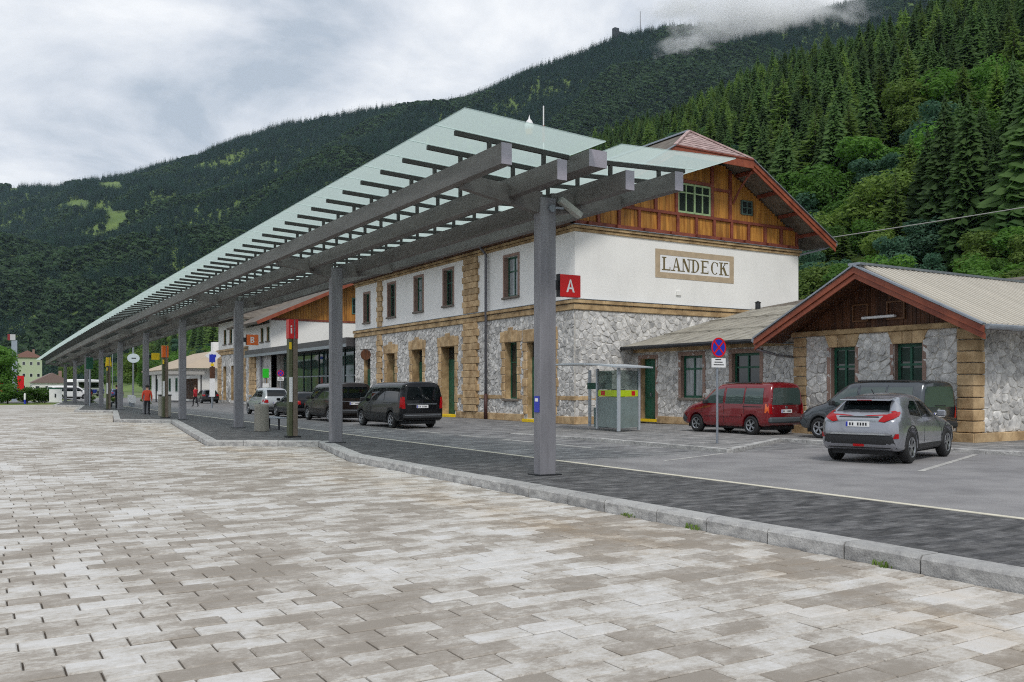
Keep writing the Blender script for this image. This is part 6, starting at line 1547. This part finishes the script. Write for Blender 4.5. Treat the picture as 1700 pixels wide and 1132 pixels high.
def bpanel(p, q, name='panel'):
    p = Vector((*p, 0)); q = Vector((*q, 0)); d = (q - p)
    for z0, z1, m, t in ((0.2, 1.28, m_pbglass, 0.02), (1.30, 1.52, m_lime, 0.026), (1.54, 2.22, m_boothglass, 0.012)):
        mid = (p + q) / 2; n = Vector((-d.y, d.x, 0)).normalized()
        mb = MB(); mb.prism([p + d * .05 + n * -t / 2 + Vector((0, 0, z)) for z in (z0,)] + [q - d * .05 + n * -t / 2 + Vector((0, 0, z0)), q - d * .05 + n * -t / 2 + Vector((0, 0, z1)), p + d * .05 + n * -t / 2 + Vector((0, 0, z1))], n * t); o_ = mb.build(name, m, pb)
        if m is m_lime:
            mb = MB(); c0 = p + d * 0.62; c1 = p + d * 0.80; mb.prism([c0 - n * (t / 2 + .003) + Vector((0, 0, z0 + .03)), c1 - n * (t / 2 + .003) + Vector((0, 0, z0 + .03)), c1 - n * (t / 2 + .003) + Vector((0, 0, z1 - .03)), c0 - n * (t / 2 + .003) + Vector((0, 0, z1 - .03))], n * (t + .006)); mb.build('red_mark', m_red, o_)
bpanel((A0, B0), (A1, B0 + 0.5)); bpanel((A0, B0), (A0 + 0.55, B1)); bpanel((A0 + 0.55, B1), (A1 + 0.25, B1 + 0.4))
mb = MB(); prof = []
for i in range(13):
    t = i / 12; prof.append((A0 - 0.35 + 0 * t, B0 - 0.3 + t * 4.4, 2.30 + 0.16 * math.sin(min(1, t * 1.6) * math.pi / 2) - 0.0))
vs = []
for (a, b, z) in prof: vs += [(a, b, z), (a + 1.9, b + .3, z - 0.0), (a + 1.9, b + .3, z + 0.05), (a, b, z + 0.05)]
fs = [(0, 1, 2, 3), (48, 49, 50, 51)] + [(i * 4 + j, i * 4 + (j + 1) % 4, i * 4 + 4 + (j + 1) % 4, i * 4 + 4 + j) for i in range(12) for j in range(4)]
mb.add(vs, fs); mb.build('roof', m_pbframe, pb)
MB().box(19.75, 20.15, 25.2, 25.5, 0.95, 1.55).build('telephone', m_dark, pb); MB().box(19.6, 20.2, 25.1, 25.6, 0.86, 0.92).build('shelf', m_zinc, pb)
MB().box(20.5, 20.56, 26.9, 28.0, 1.55, 1.80).build('name_board', m_greenwood, pb); MB().box(20.3, 20.6, 26.6, 27.3, SW, 0.85).build('cabinet', m_pbglass, pb)
# overhead cable from the gable to a mast outside the picture
cb = []
for i in range(21):
    t = i / 20; cb.append((37.8 + 22 * t, 30.4 - 42 * t, 9.35 + 5.4 * t - 2.2 * t * (1 - t)))
tag(MB().tube(cb, 0.024, 6).build('overhead_cable', mat('weathered cable', lin((150, 150, 146)), 0.6)), 'thin twisted overhead cable rising from the station eaves across the wooded slope', 'cable')
ms = empty('cable_mast', (59.8, -11.6, 0)); tag(ms, 'wooden mast carrying the overhead cable behind the small house', 'mast')
MB().tube([(59.8, -11.6, -0.3), (59.8, -11.6, 15.2)], [0.16, 0.1], 10).build('pole', m_bark, ms)
# lantern and aerial on the station ridge
fn = empty('ridge_lantern', (29.4, 46.2, 13.8)); tag(fn, 'white and gold lantern on a thin mast above the canopy edge', 'lantern')
MB().tube([(29.4, 46.2, 13.7), (29.4, 46.2, 17.6)], 0.05, 8).build('mast', m_dark, fn)
MB().lathe([(0.0, 0), (0.24, 0.05), (0.30, 0.3), (0.16, 0.62), (0.06, 0.72), (0.0, 1.0)], (29.4, 46.2, 17.5), 16).build('lamp', m_white, fn, smooth=True); MB().lathe([(0.0, -0.3), (0.2, -0.25), (0.26, 0.06), (0.0, 0.06)], (29.4, 46.2, 17.5), 14).build('collar', mat('gilded collar', lin((190, 140, 60)), 0.4, 0.6), fn)
an = empty('roof_aerial', (29.4, 44.6, 13.8)); tag(an, 'slim red and white aerial beside the ridge lantern', 'aerial')
MB().tube([(29.4, 44.6, 13.7), (29.4, 44.6, 18.6)], 0.04, 6).build('mast', m_white, an); MB().tube([(29.4, 44.6, 16.4), (29.4, 44.6, 17.4)], 0.09, 8).build('antenna', m_redwood, an)
# mountain-top mast and hut
V_, U_, Z_ = [float(q) for q in mount(1063, 0.995)]
am = empty('summit_mast', (V_, U_, Z_)); tag(am, 'slender radio mast on the mountain crest', 'mast'); MB().tube([(V_, U_, Z_ - 4), (V_, U_, Z_ + 62)], [1.6, 0.8], 6).build('mast', m_steel, am)
V_, U_, Z_ = [float(q) for q in mount(1022, 0.995)]
hu = empty('summit_hut', (V_, U_, Z_)); tag(hu, 'dark tower-like hut on the mountain crest', 'hut'); MB().box(V_ - 7, V_ + 7, U_ - 6, U_ + 6, Z_ - 2, Z_ + 34).build('tower', m_dark, hu); MB().box(V_ + 8, V_ + 30, U_ - 6, U_ + 6, Z_ - 2, Z_ + 26).build('wing', m_dark, hu)
# little shelter roof behind the station
sr = empty('platform_roof', (47, 38, 0)); tag(sr, 'weathered platform roof peeping out behind the station corner', 'roof')
MB().prism([(44, 33, 6.9), (54, 30, 6.3), (54, 42, 6.3), (44, 45, 6.9)], (0, 0, 0.18)).build('roof', m_surround, sr); MB().box(45.0, 45.3, 36, 36.3, 0, 6.9).build('post', m_brownwood, sr); MB().box(51.0, 51.3, 34, 34.3, 0, 6.4).build('post', m_brownwood, sr)

# ================================================================ FAR LEFT: ROAD SIDE, TOWN
def sign_pole(v, u, h, label, parts, cat='sign', r=0.06):
    o = empty('sign_pole', (v, u, 0)); tag(o, label, cat); MB().tube([(v, u, -0.3), (v, u, h)], r, 8).build('pole', m_zinc, o)
    for nm, m, x0, x1, z0, z1 in parts: MB().box(v + x0, v + x1, u - 0.12, u - 0.06, z0, z1).build(nm, m, o, bevel=0.01)
    return o
ov = sign_pole(14.7, 102.3, 6.4, 'tall pole with pale oval sign in front of the low building', [], 'sign', 0.09)
e_ = MB(); e_.lathe([(0, 0), (0.62, 0), (0.62, 0.1), (0, 0.1)], (0, 0, 0), 28, 'y'); e_.v = [(14.7 + x, 102.1 + y, 4.75 + z * 0.8) for x, y, z in e_.v]; e_.build('oval_panel', mat('pale sign panel', lin((196, 208, 212)), 0.4), ov)
MB().box(14.5, 14.95, 102.08, 102.1, 4.7, 4.8).build('lettering', m_dark, ov)
sign_pole(18.4, 81.9, 3.6, 'pole with white diamond sign beside the far wing corner', [])
dm = bpy.data.objects[-1] if False else None
dsn = MB(); dsn.prism([(18.4, 81.7, 3.9), (19.1, 81.7, 4.45), (18.4, 81.7, 5.0), (17.7, 81.7, 4.45)], (0, 0.05, 0)); dd_ = dsn.build('diamond_sign', m_white); tag(dd_, 'white diamond sign with blue print above its pole', 'sign')
MB().box(18.15, 18.65, 81.68, 81.698, 4.33, 4.57).build('print', m_blue, dd_)
sign_pole(15.7, 70.1, 4.2, 'post with dark blue information panel and white timetable', [('info_panel', m_blue, -0.22, 0.22, 3.55, 4.15), ('number', m_yellow, -0.12, 0.12, 3.25, 3.45), ('timetable', m_white, -0.2, 0.2, 0.9, 2.3), ('upright', m_brownwood, -0.2, 0.2, 2.3, 3.2)])
sign_pole(17.8, 63.0, 2.9, 'pole with bright green square sign near the entrance hall', [('green_panel', mat('bright green enamel', lin((40, 190, 40)), 0.4), -0.22, 0.22, 2.3, 2.95), ('timetable', m_white, -0.22, 0.22, 0.9, 1.9)])
sign_pole(8.6, 84.0, 4.3, 'far pole with green and yellow sign under the canopy end', [('green_panel', m_greenwood, -0.3, 0.25, 3.2, 4.2)])
for i, (v, u, h) in enumerate(((13.6, 132.2, 9.0), (20.2, 163.3, 10.0), (11.6, 118.0, 6.0))):
    o = empty('street_lamp', (v, u, 0)); tag(o, ['slim grey street lamp beyond the canopy end', 'tall far street lamp near the parked lorry', 'low street lamp by the bus lane'][i], 'lamp', 'street lamps in the town')
    MB().tube([(v, u, 0), (v, u, h), (v - 0.9, u, h + 0.25)], [0.08, 0.06, 0.04], 8).build('pole', m_zinc, o); MB().box(v - 1.5, v - 0.8, u - 0.12, u + 0.12, h + 0.2, h + 0.3).build('lamp_head', m_steel, o)
py_ = empty('sign_pylon', (4.2, 120.4, 0)); tag(py_, 'tall grey pylon with red and white panels at the road edge', 'pylon')
MB().box(3.9, 4.5, 120.2, 120.6, -0.2, 7.2).build('shaft', mat('pale blue grey panel', lin((150, 160, 172)), 0.5, var=0.05), py_, bevel=0.02); MB().box(3.75, 4.3, 120.15, 120.65, 7.2, 7.9).build('head', mat('grey white panel', lin((190, 192, 192)), 0.6), py_); MB().box(3.5, 3.75, 120.15, 120.65, 7.2, 7.9).build('head', mat('faded red panel', lin((140, 40, 46)), 0.6), py_)
MB().box(4.5, 5.2, 120.2, 120.6, 1.2, 3.0).build('panel', m_red, py_); MB().box(4.5, 5.2, 120.2, 120.6, 0.8, 1.2).build('panel', m_blue, py_); MB().box(2.2, 3.0, 120.2, 120.6, 0.6, 2.2).build('panel', m_red, py_)
wb_ = empty('notice_board', (7.5, 105.5, 0)); tag(wb_, 'white notice board with dark mark at the hedge end', 'board')
MB().box(6.9, 8.1, 105.4, 105.55, 0.05, 1.45).build('panel', m_white, wb_); MB().box(7.4, 7.55, 105.37, 105.398, 0.55, 0.95).build('mark', m_dark, wb_); MB().box(6.85, 8.15, 105.38, 105.57, 1.45, 1.6).build('cap', m_greenwood, wb_)
bo = empty('bollard', (4.6, 104.5, 0)); tag(bo, 'dark blue and white banded bollard before the hedge', 'bollard'); MB().lathe([(0.10, -0.16), (0.10, 0.9), (0.06, 1.0), (0, 1.02)], (4.6, 104.5, 0), 12).build('shaft', m_white, bo); MB().lathe([(0.105, -0.16), (0.105, 0.35)], (4.6, 104.5, 0), 12).build('band', m_blue, bo)
grs = mat('road side grass', lin((84, 110, 44)), 0.95, colr2=lin((128, 140, 60)), scale=1.0, coord='World')
MB().box(-80, 13.0, 103.0, 150, -0.3, -0.10).build('grass_verge', grs, kind='structure')
MB().box(-80, 60, 112.0, 126.0, -0.3, -0.06).build('side_road', m_asph, kind='structure')
for i, (v, u, h, k, lb) in enumerate(((-1.4, 106.5, 3.0, 0, 'wide mid green hedge shrub at the left edge of the plaza'), (0.9, 106.8, 2.7, 1, 'dense green hedge shrub left of the banded bollard'), (3.1, 106.6, 2.6, 0, 'rounded hedge shrub behind the banded bollard'), (4.9, 106.9, 2.4, 1, 'low hedge shrub right of the bollard'), (6.6, 107.2, 2.2, 0, 'last hedge shrub beside the white notice board'), (10.6, 104.0, 1.2, 3, 'yellow green shrub beyond the canopy end'), (12.4, 98.0, 1.1, 3, 'small yellow green shrub between the last columns'), (14.6, 93.0, 1.0, 3, 'low yellow green shrub behind the far columns'))):
    tree('shrub', BRO, k, (v, u, -0.45), h, 1.7, lb, 'shrubs along the plaza edge', 'shrub')
tree('street_tree', BRO, 1, (2.3, 108.6, -0.2), 7.6, 1.05, 'rust tinged round street tree at the left picture edge')
for i, (v, u, h, k, lb) in enumerate(((24.4, 300.0, 9, 3, 'bright green garden tree left of the brown roofed house'), (26.5, 250.0, 10, 0, 'green garden tree behind the far canopy columns'), (33.0, 230.0, 11, 3, 'light green garden tree above the parked lorry'), (42, 220, 12, 1, 'green garden tree beyond the oval sign'), (30, 190, 8, 0, 'dark garden tree behind the white barrier'), (46, 170, 10, 2, 'blue green garden tree above the low beige roof'))):
    tree('garden_tree', BRO, k, (v, u, -0.3), h, 1.1, lb)
def house(name, v, u, w, d, h, rh, wm, rm, label, ang=0, rows=3, cols_=4):
    o = empty(name, (v, u, -0.4), ang, local=True); tag(o, label, 'house')
    MB().box(-w / 2, w / 2, -d / 2, d / 2, 0, h).build('wall', wm, o)
    r_ = MB().prism([(-w / 2 - .5, -d / 2 - .5, h), (w / 2 + .5, -d / 2 - .5, h), (0, -d / 2 - .5, h + rh)], (0, d + 1, 0)).build('roof', rm, o)
    MB().box(w * .2, w * .2 + .7, -1, 0, h + rh * .3, h + rh + .6).build('chimney', m_surround, r_)
    for i in range(rows):
        for j in range(cols_):
            x = -w / 2 + (j + .5) * w / cols_; z = (i + .35) * h / rows
            f_ = MB().box(x - .5, x + .5, -d / 2 - .04, -d / 2 + .02, z, z + 1.3).build('window', m_white, o); MB().box(x - .42, x + .42, -d / 2 - .06, -d / 2 - .045, z + .08, z + 1.22).build('pane', m_glass, f_)
    return o
m_palehouse = mat('pale green render', lin((178, 190, 160)), 0.9, var=0.05); m_redroof = mat('faded red roof tiles', lin((140, 104, 96)), 0.85, var=0.12); m_brroof = mat('mauve brown roof tiles', lin((128, 108, 104)), 0.85, var=0.1)
house('town_house', 17.1, 376, 9.5, 12, 13.0, 2.6, m_palehouse, m_redroof, 'tall pale green town house with reddish roof at the far left')
house('town_house', 17.5, 262, 9.0, 10, 3.2, 2.6, m_plaster, m_brroof, 'low house with mauve brown roof beyond the canopy end', rows=1)
house('town_house', 46, 240, 12, 10, 5.0, 3.0, m_plaster, m_redroof, 'white house glimpsed between the far canopy columns', rows=2)
house('town_house', 62, 330, 12, 10, 7.0, 3.5, m_plaster, m_brroof, 'white house with brown roof on the valley floor beyond', rows=2)
house('town_house', -12, 420, 14, 12, 9.0, 3.5, m_plaster, m_brroof, 'white house at the left edge beneath the mountain', rows=3)
bs = Car('coach', [(0, .5, 1.15, 1.5, 1.15, 2.7, 1.05, 2.95), (.2, .4, 1.25, 1.5, 1.25, 2.85, 1.15, 3.1), (5, .35, 1.25, 1.5, 1.25, 2.9, 1.15, 3.15), (10.3, .35, 1.25, 1.5, 1.25, 2.85, 1.15, 3.1), (10.9, .4, 1.22, 1.4, 1.2, 2.7, 1.05, 2.95), (11.2, .5, 1.1, 1.2, 1.05, 2.4, .9, 2.7)], (2.2, 8.2), .5, m_white)
bs.both('side_window', [(.5, 1.6), (10.2, 1.6), (10.2, 2.6), (.5, 2.6)], m_carglass, step=.5); bs.both('stripe', [(.2, .6), (10.8, .6), (10.8, 1.3), (.2, 1.3)], m_blue, step=.5); bs.decal('rear_window', [(-1, 1.6), (1, 1.6), (.95, 2.6), (-.95, 2.6)], 'rear', m_carglass)
bs.place(14.5, 172, -0.05, 60, 1.0, 'white coach with blue flank waiting beyond the canopy end', 'bus')
lv = van('delivery_van', m_white); lv.place(9.0, 136.0, -0.05, 20, 1.0, 'white delivery van on the road beyond the hedge', 'van')
hatch('parked_car', paint('blue car paint', (0.02, 0.05, 0.16), 0.4), 1.48, 4.2, m_carglass, 'small blue car on the road beyond the canopy columns', 18.0, 140.0)
hatch('parked_car', paint('dark grey car paint', (0.05, 0.05, 0.055), 0.4), 1.5, 4.3, m_carglass, 'dark grey car at the far left behind the hedge', 0.5, 118.0)
br_ = empty('white_barrier', (11.3, 82.0, 0)); tag(br_, 'low white board barrier between the far columns', 'barrier')
for i in range(6):
    MB().box(11.0 + 0.16 * i, 11.12 + 0.16 * i, 76.0 + i * 1.6, 77.4 + i * 1.6, 0.35, 0.95).build('board', m_white, br_); MB().box(11.0 + 0.16 * i, 11.1 + 0.16 * i, 76.5 + i * 1.6, 76.6 + i * 1.6, 0.0, 0.35).build('leg', m_zinc, br_)

# ================================================================ PEOPLE
def person(v, u, ang, h, top, legs, hair, label, pose='stand', bag=None):
    """one skinned body; jacket, trousers and skin by height, hair as a child"""
    sit = pose == 'sit'; P = {}; E = []; rr = {}
    def j(n, p, r): P[n] = p; rr[n] = r
    hz_ = 0.93 if not sit else 0.50
    j('pel', (0, 0, hz_), 0.145); j('bel', (0.01, 0, hz_ + 0.20), 0.125); j('che', (0, 0, hz_ + 0.42), 0.15); j('nec', (0.01, 0, hz_ + 0.58), 0.055); j('hd0', (0.02, 0, hz_ + 0.66), 0.075); j('hd1', (0.03, 0, hz_ + 0.76), 0.095); j('hd2', (0.02, 0, hz_ + 0.84), 0.065)
    E += [('pel', 'bel'), ('bel', 'che'), ('che', 'nec'), ('nec', 'hd0'), ('hd0', 'hd1'), ('hd1', 'hd2')]
    st = 0.10 if pose == 'walk' else 0.0
    for s, k in ((1, 'l'), (-1, 'r')):
        f_ = s * st
        j('hip' + k, (0, s * 0.09, hz_ - 0.05), 0.095)
        if sit: j('kne' + k, (0.42, s * 0.12, hz_ - 0.02), 0.065); j('ank' + k, (0.46, s * 0.12, 0.09), 0.045); j('toe' + k, (0.60, s * 0.13, 0.05), 0.038)
        else: j('kne' + k, (0.03 + f_, s * 0.10, 0.50), 0.068); j('ank' + k, (-0.02 + f_ * 1.8, s * 0.105, 0.09), 0.046); j('toe' + k, (0.12 + f_ * 1.8, s * 0.12, 0.045), 0.036)
        E += [('pel', 'hip' + k), ('hip' + k, 'kne' + k), ('kne' + k, 'ank' + k), ('ank' + k, 'toe' + k)]
        j('sho' + k, (0, s * 0.19, hz_ + 0.46), 0.068); j('elb' + k, (-0.02 - f_, s * 0.26, hz_ + 0.20), 0.05)
        j('wri' + k, (0.08 + (0.14 if sit else -f_), s * 0.25, hz_ - 0.02 + (0.06 if sit else 0)), 0.036); j('han' + k, (0.12 + (0.16 if sit else -f_), s * 0.245, hz_ - 0.12 + (0.1 if sit else 0)), 0.034)
        E += [('che', 'sho' + k), ('sho' + k, 'elb' + k), ('elb' + k, 'wri' + k), ('wri' + k, 'han' + k)]
    nm = list(P); me = bpy.data.meshes.new('body_skeleton'); me.from_pydata([P[n] for n in nm], [(nm.index(a), nm.index(b)) for a, b in E], [])
    ob = bpy.data.objects.new('body_skeleton', me); col.objects.link(ob)
    sk = ob.modifiers.new('skin', 'SKIN'); sv_ = me.skin_vertices[0].data
    for i, n in enumerate(nm): sv_[i].radius = (rr[n], rr[n]); sv_[i].use_root = (n == 'pel')
    ss = ob.modifiers.new('sub', 'SUBSURF'); ss.levels = 2; ss.render_levels = 2
    dg = bpy.context.evaluated_depsgraph_get(); bm_ = bpy.data.meshes.new_from_object(ob.evaluated_get(dg)); bm_.name = 'body'
    bpy.data.objects.remove(ob)
    bm_.materials.clear()
    for m in (top, legs, m_skin, m_shoe): bm_.materials.append(m)
    for p in bm_.polygons:
        c = p.center; p.use_smooth = True
        hand = abs(c.y) > 0.2 and c.z < hz_ + 0.0 and (sit or c.z > 0.7)
        p.material_index = 2 if (c.z > hz_ + 0.55 or hand) else (0 if (c.z > hz_ - 0.06 and (not sit or c.x < 0.2 or abs(c.y) > .2)) else (3 if c.z < 0.09 else 1))
    o = empty('person', (v, u, 0), ang, local=True); k = h / 1.77; o.scale = (k, k, k); tag(o, label, 'person')
    link('body', bm_, o)
    hr_ = MB(); hr_.lathe([(0.0, 0.115), (0.05, 0.108), (0.088, 0.07), (0.108, 0.015), (0.106, -0.04), (0.095, -0.06)], (0.012, 0, hz_ + 0.775), 14); hb = hr_.build('hair', hair, o, smooth=True)
    MB().box(0.115, 0.15, -0.014, 0.014, hz_ + 0.72, hz_ + 0.77).build('nose', m_skin, o)
    return o
m_skin = mat('skin', lin((206, 160, 136)), 0.6); m_shoe = mat('dark shoes', (0.02, 0.02, 0.022), 0.6)
m_jred = mat('red jacket', lin((176, 34, 44)), 0.8, var=0.1); m_jor = mat('orange red top', lin((216, 74, 50)), 0.8, var=0.08); m_jdk = mat('dark navy jacket', lin((34, 36, 48)), 0.8, var=0.15); m_jgn = mat('olive jacket', lin((66, 70, 52)), 0.8, var=0.1)
m_trd = mat('dark trousers', lin((36, 36, 42)), 0.85, var=0.1); m_hair = mat('brown hair', lin((58, 42, 32)), 0.7); m_hairb = mat('black hair', (0.02, 0.018, 0.016), 0.7)
person(15.9, 77.0, 2.2, 1.76, m_jred, m_trd, m_hair, 'person in red jacket and dark trousers walking before the far wing', 'walk')
person(8.75, 55.6, 1.3, 1.74, m_jor, m_trd, m_hairb, 'person in orange red top standing beside the fifth column')
person(9.9, 96.6, -2.0, 1.74, m_jdk, m_trd, m_hairb, 'person in dark clothes by the far columns, left of the red topped one', 'stand')
person(10.2, 100.5, 1.0, 1.70, m_jor, m_trd, m_hair, 'person in red top between the last canopy columns', 'walk')
person(9.62, 74.8, 3.1, 1.74, m_jgn, m_trd, m_hairb, 'person in olive jacket sitting on the far bench', 'sit')
person(9.3, 72.6, 2.6, 1.78, m_jdk, m_trd, m_hair, 'person in dark jacket standing by the yellow topped post')

# ================================================================ AIR
def volume(name, d, colr, aniso=0.0, noise=None):
    m = bpy.data.materials.new(name); m.use_nodes = True; N = m.node_tree.nodes; L = m.node_tree.links; N.clear()
    o = N.new('ShaderNodeOutputMaterial'); v_ = N.new('ShaderNodeVolumePrincipled'); v_.inputs['Color'].default_value = (*colr, 1); v_.inputs['Density'].default_value = d; v_.inputs['Anisotropy'].default_value = aniso
    L.new(v_.outputs[0], o.inputs['Volume'])
    return m, N, L, v_
hm, _, _, _ = volume('valley haze', 0.000032, (0.60, 0.80, 1.0))
hz_o = MB().box(-3500, 3800, -2500, 4600, -1.4, 1500).build('haze', hm, kind='stuff')

def mist(v, u, z, rx, ry, rz_, ang, d, label, seed):
    """ragged bank of cloud: a closed ellipsoid whose density fades outwards and breaks up in wisps"""
    m, N, L, vn = volume('mist', 0, (1.0, 1.0, 1.0), 0.1)
    tc = N.new('ShaderNodeTexCoord'); ln = N.new('ShaderNodeVectorMath'); ln.operation = 'LENGTH'; L.new(tc.outputs['Object'], ln.inputs[0])
    nz = N.new('ShaderNodeTexNoise'); nz.inputs['Scale'].default_value = 2.4; nz.inputs['Detail'].default_value = 6; nz.inputs['Roughness'].default_value = 0.6; nz.inputs['Distortion'].default_value = 0.4
    mp = N.new('ShaderNodeMapping'); mp.inputs['Location'].default_value = (seed, seed * 2, 0); mp.inputs['Scale'].default_value = (1.6, 1, 1); L.new(tc.outputs['Object'], mp.inputs[0]); L.new(mp.outputs[0], nz.inputs['Vector'])
    f1 = N.new('ShaderNodeMapRange'); f1.inputs['From Min'].default_value = 1.0; f1.inputs['From Max'].default_value = 0.1; f1.inputs['To Min'].default_value = -0.42; f1.inputs['To Max'].default_value = 0.20; L.new(ln.outputs['Value'], f1.inputs['Value'])
    ad = N.new('ShaderNodeMath'); ad.operation = 'ADD'; L.new(nz.outputs['Fac'], ad.inputs[0]); L.new(f1.outputs[0], ad.inputs[1])
    mr = N.new('ShaderNodeMapRange'); mr.inputs['From Min'].default_value = 0.40; mr.inputs['From Max'].default_value = 0.90; mr.inputs['To Max'].default_value = d; L.new(ad.outputs[0], mr.inputs['Value'])
    L.new(mr.outputs[0], vn.inputs['Density'])
    mb = MB(); mb.lathe([(0.0, -1.0)] + [(math.cos(rad(a)), math.sin(rad(a))) for a in range(-80, 81, 10)] + [(0.0, 1.0)], (0, 0, 0), 24)
    o = mb.build('mist', m, kind='stuff'); o.location = (v, u, z); o.scale = (rx, ry, rz_); o.rotation_euler = (0, 0, ang); o['label'] = label
    return o
def at_depth(x, y, Z):
    d_ = ray(x); return d_.x * Z, d_.y * Z, EYE + (643 - y) * Z / 1469.0
mist(*at_depth(1280, 34, 1950), 430, 110, 150, rad(-YAW), 0.10, 'white mist bank drifting over the mountain crest', 3.1)
mist(*at_depth(1140, 80, 1900), 130, 70, 60, rad(-YAW), 0.035, 'thin wisps of mist below the crest', 7.7)

# weeds in the kerb joint
def weed(v, u, h, label, seed):
    r = random.Random(seed); mb = MB()
    for i in range(26):
        a = r.uniform(0, 6.28); l = h * r.uniform(0.5, 1.1); dx, dy = math.cos(a), math.sin(a); sp_ = r.uniform(0.2, 0.9) * l; w = 0.006
        b0 = Vector((v + r.uniform(-.05, .05), u + r.uniform(-.12, .12), PLZ - 0.01)); m1 = b0 + Vector((dx * sp_ * .5, dy * sp_ * .5, l * .7)); t = b0 + Vector((dx * sp_, dy * sp_, l * .85)); s = Vector((-dy, dx, 0)) * w
        mb.add([b0 - s, b0 + s, m1 + s * 1.4, m1 - s * 1.4, t], [(0, 1, 2, 3), (3, 2, 4)])
    tag(mb.build('weed_tuft', m_leafy), label, 'weed')
weed(7.70, 9.6, 0.07, 'small green weed tuft at the foot of the kerb, farthest from the camera', 1); weed(7.70, 8.3, 0.09, 'middle green weed tuft at the foot of the kerb', 2); weed(7.71, 5.6, 0.08, 'green weed tuft at the foot of the kerb, nearest the camera', 3)
